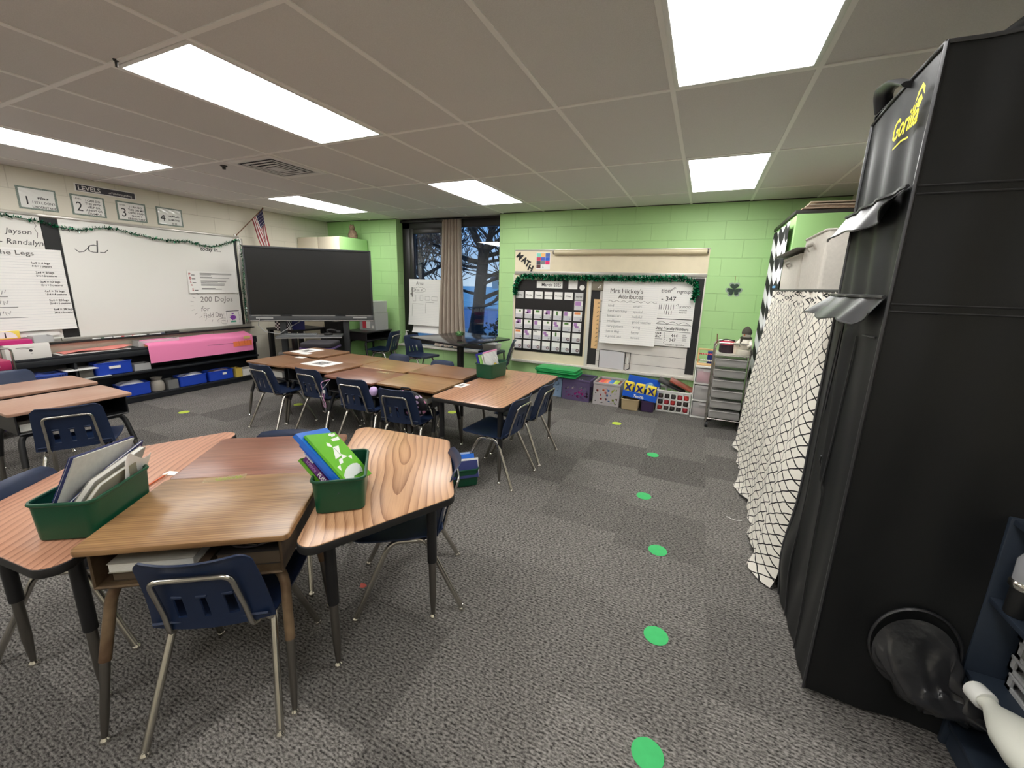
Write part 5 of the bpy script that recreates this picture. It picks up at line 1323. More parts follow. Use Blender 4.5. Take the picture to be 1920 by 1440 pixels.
# white lattice crate with red and dark contents
wc = thing('milk_crate', 'white lattice crate with dark and red things inside', 'crate', (2.50, 4.08, .001), .0)
a = MB(); a.m(pm('white_crate', (228, 226, 222), rough=.4)); w_, d_, h_ = .375, .31, .268
for s in (-1, 1):
    for k in range(6): a.box((-w_ / 2 + .008 + k * (w_ - .016) / 5, s * d_ / 2, h_ / 2), (.016, .010, h_), .003)
    for k in range(4): a.box((0, s * d_ / 2, .012 + k * (h_ - .045) / 3), (w_, .010, .016), .003)
    a.box((0, s * d_ / 2, h_ - .012), (w_, .014, .024), .004)
    for k in range(5): a.box((s * w_ / 2, -d_ / 2 + .008 + k * (d_ - .016) / 4, h_ / 2), (.010, .016, h_), .003)
    for k in range(4): a.box((s * w_ / 2, 0, .012 + k * (h_ - .045) / 3), (.010, d_, .016), .003)
    a.box((s * w_ / 2, 0, h_ - .012), (.014, d_, .024), .004)
a.box((0, 0, .004), (w_, d_, .006)); a.build('crate_body', wc)
rk = random.Random(4)
for k in range(15):
    i, j = k % 5, k // 5
    c_ = ((206, 60, 56), (66, 62, 62), (84, 70, 66), (190, 60, 70), (60, 56, 50))[(k * 7 + j) % 5]
    a = MB(); a.m(pm('ball_%d%d%d' % c_, c_, rough=.5)).lathe([(.001, -.034), (.02, -.028), (.033, -.008), (.033, .008), (.02, .028), (.001, .034)], (0, 0, 0), 12)
    tag(a.build('toy_ball', loc=(2.35 + i * .073, 3.968, .045 + j * .071), smooth=60), 'small dark or red ball showing through the white lattice crate', 'ball', 'balls inside the white lattice crate')
a = MB(); a.m(pm('black_vinyl2', (44, 44, 46), rough=.4)).box((0, 0, 0), (.34, .22, .03), .01); tag(a.build('black_case', M=Matrix.Translation((2.46, 4.10, .305)) @ Matrix.Rotation(.36, 4, 'Y')), 'flat black case leaning out of the white lattice crate', 'case')
a = MB(); a.m(pm('copper_case', (150, 74, 58), rough=.3)).box((0, 0, 0), (.30, .20, .028), .01); tag(a.build('brown_case', M=Matrix.Translation((2.575, 4.06, .325)) @ Matrix.Rotation(.40, 4, 'Y')), 'shiny reddish brown case leaning on the white lattice crate', 'case')
# white drawer tower with an abacus
dtw = thing('drawer_tower', 'white plastic drawer tower between the crate and the chrome cart', 'drawers', (2.835, 4.03, .001))
a = MB(); a.m(white_metal)
for z_ in (0, .20, .40, .595): a.box((0, 0, z_ + .01), (.27, .34, .02), .004)
for sx in (-1, 1): a.box((sx * .13, 0, .305), (.012, .33, .61), .003)
a.box((0, .165, .305), (.26, .008, .6)); a.build('frame', dtw)
for k in range(3):
    a = MB(); a.m(glassy('drawer_clear', (214, 210, 208), .5, .25)).box2((-.118, -.175, .024 + k * .197), (.118, .155, .19 + k * .197), .006); a.box((0, -.18, .165 + k * .197), (.10, .014, .018), .004); dr = a.build('drawer', dtw)
a = MB(); a.m(pm('pink_fill', (214, 104, 140), rough=.8)).box2((-.11, -.165, 0), (.11, .14, .125), .01); tag(a.build('pink_paper_stack', loc=(2.835, 4.03, .428)), 'pink stack inside the top drawer of the white tower', 'paper')
for k in range(2):
    a = MB(); a.m(pm('drawer_stuff_%d' % k, ((178, 160, 156), (160, 156, 150))[k], rough=.8, var=.3, vs=30)).box2((-.105, -.16, 0), (.105, .13, .08), .01); tag(a.build('paper_stack', loc=(2.835, 4.03, .03 + .197 * k)), ['pale stack in the bottom drawer of the white tower', 'pale stack in the middle drawer of the white tower'][k], 'paper')
ab = thing('abacus', 'wooden bead frame with red and white beads on the white drawer tower', 'abacus', (2.80, 3.93, .617))
a = MB(); a.m(pm('abacus_wood', (226, 186, 132), rough=.5))
a.box((0, 0, .012), (.19, .05, .024), .004).box((0, 0, .186), (.19, .022, .018), .004)
for s in (-1, 1): a.box((s * .086, 0, .10), (.018, .022, .17), .004)
a.build('frame', ab)
for z_, c_ in ((.132, (200, 40, 60)), (.058, (226, 222, 214))):
    a = MB(); a.m(chrome).tube([(-.085, 0, z_), (.085, 0, z_)], .002, 6); rd = a.build('rod', ab)
    for k in range(9):
        cc = (200, 40, 60) if k == 0 else c_
        a = MB(); a.m(pm('bead_%d%d' % (cc[0], cc[1]), cc, rough=.35)).lathe([(.001, -.008), (.009, -.005), (.010, 0), (.009, .005), (.001, .008)], (0, 0, 0), 10, Matrix.Translation((-.072 + k * .0175, 0, z_)) @ Matrix.Rotation(PI / 2, 4, 'Y')); a.build('bead', rd)
a = MB(); a.m(pm('royal_blue_box', (34, 50, 130), rough=.5)).box2((-.06, -.04, 0), (.06, .06, .15), .003); tag(a.build('blue_box', loc=(2.87, 4.03, .617)), 'dark blue box standing behind the bead frame', 'box')
# chrome cart with clear drawers
ca = thing('drawer_cart', 'chrome rolling cart with six clear grey drawers by the chevron cloth', 'cart', (3.03, 3.70, 0))
a = MB(); a.m(chrome)
for s in (-1, 1):
    P = fillet([(-.165, s * .13, .06), (-.165, s * .13, .93), (.165, s * .13, .93), (.165, s * .13, .06)], .06, 8); a.tube(P, .010, 10)
    a.tube([(-.165, s * .13, .80), (.165, s * .13, .80)], .006, 8); a.tube([(-.165, s * .13, .10), (.165, s * .13, .10)], .008, 8)
for sx in (-.165, .165):
    for k in range(7): a.tube([(sx, -.13, .11 + k * .113), (sx, .13, .11 + k * .113)], .005, 6)
a.build('frame', ca)
dg = pm('smoky_drawer', (164, 162, 158), rough=.3, var=.08, vs=8)
for k in range(6):
    a = MB(); a.m(dg).box2((-.148, -.15, .117 + k * .113), (.148, .12, .198 + k * .113), .010); a.box((0, -.152, .195 + k * .113), (.29, .018, .010), .003); a.build('drawer', ca)
a = MB(); a.m(pm('cart_top', (196, 192, 182), rough=.3)).box2((-.155, -.13, .805), (.155, .13, .815), .003); a.build('top_tray', ca)
for sx in (-.155, .155):
    for sy in (-.13, .13):
        a = MB(); a.m(black).tube([(sx - .014, sy, .03), (sx + .014, sy, .03)], .03, 14).tube([(sx, sy, .04), (sx, sy, .08)], .008, 6); a.build('caster', ca)
t = thing('zip_case', 'round black and red zip case on the chrome cart', 'case', (2.98, 3.72, .816))
a = MB(); a.m(pm('case_dark', (52, 36, 46), rough=.5, var=.4, vs=40)).lathe([(.07, 0), (.075, .01), (.075, .09)], (0, 0, 0), 20); a.build('body', t)
a = MB(); a.m(pm('case_red', (206, 40, 84), rough=.5)).lathe([(.077, .088), (.077, .112), (.06, .118), (.001, .12)], (0, 0, 0), 20); a.build('lid_band', t)
a = MB(); a.m(black).tube(fillet([(-.07, 0, .11), (-.03, 0, .14), (.07, 0, .13)], .04), .006, 6); a.build('strap', t)
a = MB(); a.m(pm('cream_cup', (220, 206, 188), rough=.5)).lathe([(.035, 0), (.038, .12), (.034, .12), (.03, .02)], (0, 0, 0), 16); tag(a.build('cup', loc=(3.075, 3.66, .816)), 'cream cup between the zip case and the snowman', 'cup')
a = MB(); a.m(pm('pencil_brown', (120, 54, 40), rough=.5)).tube([(0, 0, 0), (-.01, 0, .13)], .005, 6); tag(a.build('pencil', loc=(2.885, 3.80, .87)), 'brown pencil sticking up behind the chrome cart', 'pencil')
sn = thing('snowman_figurine', 'white ceramic snowman with a dark hat and scarf on the chrome cart', 'figurine', (3.14, 3.64, .816), -.5)
a = MB(); a.m(pm('ceramic_white', (226, 220, 204), rough=.25))
a.lathe([(.075, 0), (.08, .01), (.078, .05), (.06, .055)], (0, 0, 0), 22); a.lathe([(.001, .05), (.05, .06), (.064, .10), (.055, .15), (.035, .175)], (0, 0, 0), 20); a.lathe([(.001, .165), (.03, .175), (.042, .205), (.03, .235), (.001, .245)], (0, 0, 0), 18)
for s in (-1, 1): a.tube([(s * .045, 0, .15), (s * .07, -.03, .11), (s * .05, -.06, .09)], [.018, .018, .014], 10)
a.build('body', sn)
a = MB(); a.m(pm('snow_grey_knit', (70, 66, 58), rough=.9, bump=.4, bs=80)).lathe([(.046, .215), (.048, .235), (.04, .26), (.02, .285), (.001, .295)], (0, 0, 0), 18); a.build('hat', sn)
a = MB(); a.m(pm('snow_scarf', (60, 56, 46), rough=.9)).tube([(.044 * math.cos(k * PI / 7), .044 * math.sin(k * PI / 7), .175) for k in range(14)], .012, 7, closed=True).box((-.02, -.05, .13), (.025, .012, .09), .004); a.build('scarf', sn)
a = MB(); a.m(pm('carrot', (226, 120, 50), rough=.5)).tube([(0, -.04, .208), (0, -.065, .205)], [.006, .001], 8); a.m(ink)
for s in (-1, 1): a.lathe([(.001, -.004), (.004, 0), (.001, .004)], (s * .014, -.038, .219), 8)
a.build('face', sn)

# ------------------------------------------------------------------ tall cabinet with chevron cloth, right rear corner
cg = thing('tall_cabinet', 'tall green sided cabinet with chevron cloth in the right rear corner', 'cabinet', (3.62, 3.65, 0))
a = MB(); a.m(MATS['cabinet_green']).box2((-.30, -.60, .06), (.32, .60, 2.10), .004); a.build('body', cg)
a = MB(); a.m(pm('dark_cornice', (50, 48, 46), rough=.5)).box2((-.315, -.59, 2.101), (.32, .61, 2.13), .004); a.build('top_edge', cg)
a = MB(); a.m(black).box2((-.28, -.58, 0), (.30, .58, .06)); a.build('plinth', cg)
for k in range(5):
    c_ = ((176, 150, 128), (206, 190, 170), (150, 126, 108), (214, 200, 182), (196, 180, 160))[k]
    a = MB(); a.m(pm('kraft_%d' % k, c_, rough=.8)).sheet(lambda u, v, k=k: ((u - .5) * .56, (v - .5) * (.98 - .05 * k), .006 * math.sin(u * 6 + k) * (u - .2) + .01 * (1 - u) * (1 - v)), 8, 10, .008)
    tag(a.build('poster_board', loc=(3.64 + .015 * k, 3.60 - .012 * k, 2.138 + .014 * k)), ('lowest brown sheet of the pile on the right cabinet', 'second sheet up of the pile on the right cabinet', 'middle sheet of the pile on the right cabinet', 'second sheet from the top on the right cabinet', 'topmost pale sheet of the pile on the right cabinet')[k], 'board', 'poster boards on the right cabinet')
def chevron():
    m, nt, b = _new('chevron_cloth')
    tc = _node(nt, 'ShaderNodeTexCoord'); sx = _node(nt, 'ShaderNodeSeparateXYZ'); nt.links.new(tc.outputs['Object'], sx.inputs[0])
    tri = _math(nt, 'PINGPONG', sx.outputs['Y'], .155)
    v_ = _math(nt, 'DIVIDE', _math(nt, 'ADD', sx.outputs['Z'], _math(nt, 'MULTIPLY', tri, .75)), .235)
    fr_ = _math(nt, 'FRACT', v_); gt = _math(nt, 'GREATER_THAN', fr_, .5)
    nt.links.new(_mix(nt, gt, L3((236, 236, 240)), L3((22, 22, 26))), b.inputs['Base Color']); b.inputs['Roughness'].default_value = .8
    return m
a = MB(); a.m(chevron()).sheet(lambda u, v: (-.02 * (1 - v) - .015 * math.sin(u * 17) * (1 - .5 * v) - .045 * (1 - v) ** 2, (u - .5) * 1.0 - .04 * (1 - v), .02 + v * 2.03 + .03 * (1 - v) * math.sin(u * 9)), 60, 60, .002)
tag(a.build('chevron_curtain', loc=(3.285, 3.60, 0), smooth=60), 'black and white chevron cloth hanging down the front of the right cabinet', 'cloth')
a = MB(); a.m(pm('blue_tape', (110, 170, 220), rough=.6)).box((0, 0, 0), (.01, .12, .02), .003); tag(a.build('tape_piece', M=Matrix.Translation((3.235, 3.03, 1.505))), 'bit of light blue tape on the chevron cloth', 'tape')

# ------------------------------------------------------------------ shelf hidden by the trellis cloth
sh_ = thing('storage_shelf', 'dark shelf unit behind the hanging trellis cloth', 'shelf', (3.60, 1.98, 0))
for z_ in (.06, .5, .95, 1.455): a = MB(); a.m(blk_shelf).box2((-.33, -1.0, z_ - .012), (.30, 1.0, z_ + .012), .003); a.build('shelf_board', sh_)
for y_ in (-1.0, .985): a = MB(); a.m(blk_shelf).box2((-.33, y_, 0), (.30, y_ + .018, 1.443), .003); a.build('side_panel', sh_)
a = MB(); a.m(blk_shelf).box2((.285, -.98, .06), (.30, .98, 1.44)); a.build('back_panel', sh_)
def trellis():
    m, nt, b = _new('trellis_cloth')
    tc = _node(nt, 'ShaderNodeTexCoord'); uvn = _node(nt, 'ShaderNodeSeparateXYZ'); nt.links.new(tc.outputs['UV'], uvn.inputs[0])
    s_ = .031
    u_ = _math(nt, 'DIVIDE', uvn.outputs['X'], s_); v_ = _math(nt, 'DIVIDE', uvn.outputs['Y'], s_)
    out = None
    for sg in (1, -1):
        p = _math(nt, 'ADD', u_, _math(nt, 'MULTIPLY', v_, sg)); q = _math(nt, 'SUBTRACT', u_, _math(nt, 'MULTIPLY', v_, sg))
        p = _math(nt, 'ADD', p, _math(nt, 'MULTIPLY', _math(nt, 'MULTIPLY', _math(nt, 'SINE', _math(nt, 'MULTIPLY', q, PI)), _math(nt, 'SINE', _math(nt, 'MULTIPLY', p, PI / 2))), .05))
        fr_ = _math(nt, 'ABSOLUTE', _math(nt, 'SUBTRACT', _math(nt, 'FRACT', _math(nt, 'DIVIDE', p, 2.0)), .5))
        ln_ = _math(nt, 'LESS_THAN', fr_, .060)
        out = ln_ if out is None else _math(nt, 'MAXIMUM', out, ln_)
    nt.links.new(_mix(nt, out, L3((236, 231, 220)), L3((26, 25, 26))), b.inputs['Base Color']); b.inputs['Roughness'].default_value = .9
    n = _node(nt, 'ShaderNodeTexNoise'); n.inputs['Scale'].default_value = 500; nt.links.new(tc.outputs['Object'], n.inputs['Vector'])
    bp = _node(nt, 'ShaderNodeBump'); bp.inputs['Strength'].default_value = .2; bp.inputs['Distance'].default_value = .002
    nt.links.new(n.outputs['Fac'], bp.inputs['Height']); nt.links.new(bp.outputs[0], b.inputs['Normal'])
    return m
def clf(u, v):   # u along the shelf (y), v down
    y = 3.00 - 2.03 * u
    g = 1 - v
    fold = (.5 + .5 * math.sin(y * 15 + 1.3 * math.sin(y * 4)) + .22 * math.sin(y * 38 + v * 2)) * .032
    x = 3.245 - .07 * min(1, v * 1.6) - fold * (.35 + .65 * v) - .035 * v ** 3 * (1 + .6 * math.sin(y * 6 + 1))
    if v < .07: x += .012 * math.sin(y * 90) * (1 - v / .07)
    z = 1.472 - (1.455 - .014 * math.sin(y * 11)) * v
    if u > .93: x += .085 * ((u - .93) / .07) ** 1.5
    if v > .955: x -= (v - .955) * .45 * (.5 + .5 * math.sin(y * 13)); z = max(z, .012)
    return (x, y, z)
nu, nv = 200, 60
a = MB(); a.m(trellis()).sheet(clf, nu, nv, 0)
cloth = a.build('trellis_cloth', smooth=80)
uv = cloth.data.uv_layers.new(name='UVMap')
_vv = cloth.data.vertices
for lp in cloth.data.loops:
    p = _vv[lp.vertex_index].co; uv.data[lp.index].uv = (p.y * .80 + (p.x - 3.2) * .3, p.z)
tag(cloth, 'white cloth with black trellis pattern covering the long shelf', 'cloth')
# fabric bins on the shelf
fab = pm('offwhite_fabric', (208, 202, 192), rough=.85, var=.05, vs=60, bump=.25, bs=300)
def fbin(label, y0, y1, z1, x0=3.245, x1=3.62):
    t = thing('fabric_bin', label, 'bin', ((x0 + x1) / 2, (y0 + y1) / 2, 1.485), 0, 'off white fabric bins')
    X, Y, Z = (x1 - x0) / 2, (y1 - y0) / 2, z1 - 1.485
    a = MB(); a.m(fab); P = roundpoly([(-X, -Y), (X, -Y), (X, Y), (-X, Y)], .02, 4); Q = roundpoly([(-X + .012, -Y + .012), (X - .012, -Y + .012), (X - .012, Y - .012), (-X + .012, Y - .012)], .015, 4)
    loft(a, [[(p[0], p[1], 0) for p in P], [(p[0] * 1.02, p[1] * 1.02, Z * .5) for p in P], [(p[0], p[1], Z) for p in P], [(p[0], p[1], Z) for p in Q], [(p[0], p[1], .02) for p in Q]], True, True)
    a.build('bin_body', t)
    a = MB(); a.m(fab).tube([(p[0], p[1], Z) for p in P], .007, 6, closed=True); a.build('rim', t)
    a = MB(); a.m(pm('bin_handle', (188, 182, 172), rough=.8)); a.tube(fillet([(-X - .006, -.09, Z * .72), (-X - .02, -.09, Z * .82), (-X - .02, .09, Z * .82), (-X - .006, .09, Z * .72)], .02), .012, 6, ry=.004); a.build('handle', t)
    return t
fbin('off white fabric bin nearest the black tent on the trellis shelf', 1.52, 2.05, 1.79)
fbin('off white fabric bin at the far end of the trellis shelf under the papers', 2.11, 2.80, 1.71)
a = MB(); a.m(pm('dark_papers', (120, 116, 112), rough=.6)).sheet(lambda u, v: (-.06 + u * .38, (v - .5) * .95, .02 * v + .03 * math.sin(v * 5) * u * .3 + .02 * (1 - v)), 10, 16, .004)
a.m(paper).box((.12, -.05, .034), (.24, .34, .008)); a.m(pm('maroon_cloth', (86, 56, 58), rough=.8)).box((.15, -.33, .05), (.2, .16, .04), .01)
tag(a.build('loose_papers', loc=(3.25, 2.45, 1.722), smooth=50), 'loose grey papers lying over the far fabric bin', 'paper')
a = MB(); a.m(pm('dark_board', (58, 60, 58), rough=.6)).box2((3.232, .99, 1.469), (3.88, 2.90, 1.483), .002); tag(a.build('cover_board', smooth=40), 'dark board on the trellis shelf under the fabric bins', 'board')

# ------------------------------------------------------------------ black grow tent
canvas = pm('black_canvas', (22, 23, 24), rough=.5, bump=.12, bs=700, spec=.35)
canvas2 = pm('black_canvas_sheen', (44, 44, 46), rough=.36, bump=.1, bs=500, spec=.6)
tn = thing('grow_tent', 'tall black fabric grow tent standing at the right', 'tent', (3.50, .68, 0))
TX0, TX1, TYN, TYF, TH = -.29, .42, -.27, .26, 2.125
def wob(y, z, k): return .006 * math.sin(y * 13 + z * 5 + k) + .004 * math.sin(y * 31 - z * 3 + 2 * k)
def side(u, v):    # face toward the aisle (-x)
    y = TYN + (TYF - TYN) * u; z = .015 + (TH - .015) * v
    e = min(u, 1 - u); bulge = -.012 * math.sin(PI * u) * math.sin(PI * v)
    wr = .006 * math.sin(u * 19 + 4 * math.sin(z * 2.2)) * (1 if z > 1.4 else .5) * min(1, e * 8) * min(1, (1 - v) * 9)
    fold = -.016 * math.exp(-((u - .42 - .18 * (z - .9)) / .05) ** 2) if .75 < z < 1.35 else 0
    foot = -.035 * math.exp(-((z - .25) / .2) ** 2) * math.exp(-((u - .9) / .2) ** 2)
    return (TX0 + bulge + wr + fold + foot, y, z - .03 * (u ** 2) * max(0, (v - .9) / .1) ** 2)
def front(u, v):   # face toward the camera (-y)
    x = TX0 + (TX1 - TX0) * u; z = .015 + (TH - .015) * v
    return (x, TYN - .010 * math.sin(PI * u) * math.sin(PI * v) + wob(x, z, 1) * min(1, u * 6), z)
a = MB(); a.m(canvas)
a.sheet(side, 48, 90, .003); a.sheet(front, 30, 60, .003)
a.box2((TX1 - .004, TYN, .015), (TX1, TYF, TH)); a.box2((TX0, TYF - .004, .015), (TX1, TYF, TH))
a.sheet(lambda u, v: (TX0 + (TX1 - TX0) * u, TYN + (TYF - TYN) * v, TH + .015 * math.sin(PI * u) * math.sin(PI * v)), 10, 10, .003)
a.build('canvas_body', tn, 55)
a = MB(); a.m(canvas2)
for P in ([side(0, v / 30) for v in range(31)], [side(1, v / 30) for v in range(31)], [front(1, v / 30) for v in range(31)], [side(u / 20, 1) for u in range(21)], [front(u / 20, 1) for u in range(21)]):
    a.tube([Vector(p) + Vector((-.002, -.002, 0)) for p in P], .006, 6)
for zz in (1.44, 1.77):
    for dz in (0, -.022): a.tube([Vector(front(u / 20, (zz + dz - .015) / (TH - .015))) + Vector((0, -.004, 0)) for u in range(21)], .0025, 5)
for u_ in (.35, .72):
    a.tube([Vector(side(u_, v / 30 * .62)) + Vector((-.004, 0, 0)) for v in range(31)], .003, 5)
a.build('seam_piping', tn, 60)
def flap(zt, drop, out, seed):
    def ff(u, v):
        y = TYN + .02 + (TYF - TYN + .06) * u
        p = side(min(1, max(0, (y - TYN) / (TYF - TYN))), zt / TH)
        s = v ** 1.1; fl_ = .55 + .45 * u
        return (p[0] - .006 - out * s * fl_ - .012 * math.sin(u * 16 + seed) * s, y + .05 * s * u, zt - drop * s * (1.0 if u > .12 else .5 + u * 4) + .008 * math.sin(u * 11 + seed) * s)
    a = MB(); a.m(canvas2).sheet(ff, 40, 8, .002)
    a.tube([Vector(ff(u / 40, 1)) for u in range(41)], .0035, 5); a.tube([Vector(ff(u / 40, 0)) + Vector((-.004, 0, 0)) for u in range(41)], .006, 5)
    a.build('vent_flap', tn, 60)
flap(1.775, .085, .055, 1); flap(1.46, .085, .075, 4)
# small pocket lines, slit window
def seam(P, r_):
    b_ = MB(); b_.m(canvas2).tube([Vector(p) for p in P], r_, 5); b_.build('pocket_seam', tn, 60)
def off(p, d): return Vector(p) + Vector((-d, 0, 0))
seam([off(side(u, .625), .005) for u in (.06, .1, .16, .22)], .003)
seam([off(side(.7 + .02 * k, .655 - .004 * k), .005) for k in range(6)], .003)
seam([off(side(.62 + .04 * math.sin(k / 4), .645 - .025 * k), .008) for k in range(8)], .004)
seam([off(side(.40 + .03 * k, .40 - .012 * k + .02 * (k > 2)), .006) for k in range(5)], .003)
# yellow lettering high on the aisle face
a = MB(); a.m(pm('yellow_print', (236, 222, 40), rough=.6))
Mx = frame((TX0 - .016, TYN + .225, 1.945), (0, -1, .02), (0, 0, 1))
a.text('Gorilla', .088, Mx, .0006, shear=.15, sx=.74, bold=.0004)
Me = frame((TX0 - .016, TYN + .055, 2.02), (0, -1, 0), (0, 0, 1))
for P in ([(-.03, -.01), (-.02, .02), (.0, .035), (.02, .02), (.026, -.004), (.014, .008), (.0, .022), (-.012, .012)], [(-.012, -.004), (.006, .004), (.018, -.012), (.004, -.03), (-.014, -.022)], [(-.045, -.03), (-.03, -.022), (-.028, -.034)]): a.ngon(P, .0006, Me)
a.stroke([(-.14, -.10), (-.08, -.092), (-.03, -.097)], .005, .0006, Me)
a.build('lettering', tn)
# carrying strap loop on the top edge
a = MB(); a.m(canvas2).tube(fillet([(TX0 + .02, TYF - .02, TH + .005), (TX0 - .01, TYF - .08, TH + .055), (TX0 - .015, TYF - .22, TH + .035), (TX0 - .002, TYF - .33, TH - .02)], .06, 6), .028, 8, ry=.010); a.build('strap', tn, 60)
# drawstring port with its sagging sleeve
rc_ = Vector((-.035, TYN - .018, .325))
a = MB(); a.m(canvas2); ring = [rc_ + Vector((.115 * math.cos(k * PI / 16), 0, .145 * math.sin(k * PI / 16))) for k in range(32)]; a.tube(ring, .0055, 6, closed=True); a.build('port_ring', tn, 60)
shiny = pm('shiny_black_sleeve', (44, 44, 46), rough=.3, spec=.8, bump=.5, bs=18)
def slv(u, v):
    q = 2 * PI * u; r_ = (1 - .86 * v ** .9)
    cen = rc_ + Vector((.165 * v, -.045 * math.sin(v * PI * .6) - .010, -.02 - .135 * v - .05 * math.sin(v * PI)))
    cr = 1 + .32 * math.sin(q * 4 + v * 7 + 1.5 * math.sin(v * 11)) * math.sin(PI * min(1, v * 1.25)) + .16 * math.sin(q * 9 - v * 16 + 2 * math.sin(q * 2)) * math.sin(PI * min(1, v * 1.1))
    return cen + Vector((.108 * r_ * cr * math.cos(q), -.035 * math.sin(PI * v) * math.cos(q * 2) - .05 * v * math.sin(q), .135 * r_ * cr * math.sin(q)))
a = MB(); a.m(shiny).sheet(slv, 64, 30, 0, wrap=True); a.build('sleeve', tn, 70)
# bundle of fabric on the tent roof
a = MB(); a.m(canvas)
a.sheet(lambda u, v: (-.20 + u * .58, -.20 + v * .42, .004 + .17 * (math.sin(PI * min(1, u * 1.05 + .02)) * math.sin(PI * v)) ** .55 + .012 * math.sin(u * 17 + v * 9)), 26, 22, 0)
a.sheet(lambda u, v: (-.20 + u * .58, -.20 + v * .42, .002), 1, 1); tag(a.build('black_bundle', loc=(3.57, .68, TH + .018), smooth=70), 'black fabric bundle lying on top of the grow tent', 'bundle')

# ------------------------------------------------------------------ navy bookshelf beside the tent
nshelf = pm('navy_painted_wood', (40, 49, 62), rough=.5, var=.06, vs=40)
nb = thing('bookshelf', 'dark navy open shelf in the lower right corner', 'shelf', (3.76, -.22, 0))
for s, nm in ((.612, 'side_panel'), (-.63, 'side_panel')):
    a = MB(); a.m(nshelf).box2((-.17, s, 0), (.18, s + .018, .84), .003); a.build(nm, nb)
for z_ in (.08, .29, .56, .822): a = MB(); a.m(nshelf).box2((-.165, -.611, z_), (.178, .611, z_ + .018), .003); a.build('shelf_board', nb)
a = MB(); a.m(nshelf).box2((-.155, -.61, 0), (-.14, .61, .08)); a.build('plinth', nb)
a = MB(); a.m(pm('navy_back', (28, 33, 44), rough=.6)).box2((.165, -.61, .098), (.178, .61, .82)); a.build('back_panel', nb)
gt_ = pm('grey_tray_plastic', (176, 176, 176), rough=.4)
for k in range(4):
    t = thing('slotted_tray', ('lowest grey slotted tray of the stack on the navy shelf', 'second grey slotted tray from the bottom on the navy shelf', 'third grey slotted tray from the bottom on the navy shelf', 'topmost grey slotted tray of the stack on the navy shelf')[k], 'tray', (3.795, .215 + .01 * (k % 2), .309 + .055 * k), 0, 'stack of grey slotted trays')
    a = MB(); a.m(gt_)
    w_, d_, h_ = .24, .30, .052
    for s in (-1, 1):
        a.box((s * w_ / 2, 0, .006), (.006, d_, .012)); a.box((s * w_ / 2, 0, h_ - .006), (.010, d_, .010), .002)
        for j in range(4): a.box((s * w_ / 2, -d_ / 2 + .008 + j * (d_ - .016) / 3, h_ / 2), (.006, .022, h_))
        a.box((0, s * d_ / 2, .006), (w_, .006, .012)); a.box((0, s * d_ / 2, h_ - .006), (w_, .010, .010), .002)
        for j in range(4): a.box((-w_ / 2 + .008 + j * (w_ - .016) / 3, s * d_ / 2, h_ / 2), (.022, .006, h_))
    a.box((0, 0, .002), (w_, d_, .003)); a.build('tray_body', t)
jug = thing('white_jug', 'white plastic jug lying on its side on the navy shelf', 'jug', M=frame((3.562, .245, .338), (0, .12, 1), (-.98, -.13, .0)) @ Matrix.Scale(1.2, 4))
a = MB(); a.m(pm('milky_plastic', (216, 216, 204), rough=.35)); K_ = Matrix.Diagonal((.72, 1.0, 1, 1))
a.lathe([(.02, 0), (.02, .035), (.034, .06), (.058, .11), (.068, .16), (.068, .33), (.06, .345), (.001, .346)], (0, 0, 0), 24, K_); a.build('jug_body', jug)
a = MB(); a.m(pm('jug_cap', (226, 226, 220), rough=.3)).lathe([(.001, -.022), (.024, -.02), (.025, .012), (.022, .016)], (0, 0, 0), 18); a.build('cap', jug)
a = MB(); a.m(MATS['milky_plastic']).tube(fillet([(0, -.05, .09), (0, -.075, .12), (0, -.078, .2), (0, -.06, .235)], .02), .011, 8); a.build('handle', jug)
bt_ = thing('shaker_bottle', 'black shaker bottle with a chrome band on the upper navy shelf', 'bottle', (3.615, .32, .579))
a = MB(); a.m(black).lathe([(.022, 0), (.024, .005), (.024, .085)], (0, 0, 0), 18); a.build('base', bt_)
a = MB(); a.m(nickel).lathe([(.027, .085), (.031, .09), (.031, .105), (.027, .11)], (0, 0, 0), 20); a.build('band', bt_)
a = MB(); a.m(glassy('bottle_smoke', (190, 190, 194), .55)).lathe([(.026, .11), (.027, .17), (.02, .185), (.001, .187)], (0, 0, 0), 18); a.build('lid', bt_)
a = MB(); a.m(pm('pale_can', (206, 204, 200), rough=.4)).lathe([(.04, 0), (.042, .006), (.042, .14), (.036, .15), (.001, .151)], (0, 0, 0), 20); tag(a.build('can', loc=(3.72, .16, .579)), 'pale can beside the shaker bottle on the upper navy shelf', 'can')
a = MB(); a.m(pm('grey_cord2', (136, 132, 126), rough=.5)).tube(fillet([(3.63, .145, .105), (3.60, .10, .09), (3.565, .06, .03), (3.555, .02, .012), (3.56, -.03, .012)], .05, 6), .0055, 8); tag(a.build('cord', smooth=60), 'grey cord hanging from the end of the black sleeve', 'cord')
a = MB(); a.m(pm('light_blue_card', (120, 180, 222), rough=.6)).box((0, 0, 0), (.05, .09, .004)); tag(a.build('blue_card', loc=(3.545, -.06, .004)), 'light blue card on the floor at the bottom right corner', 'card')
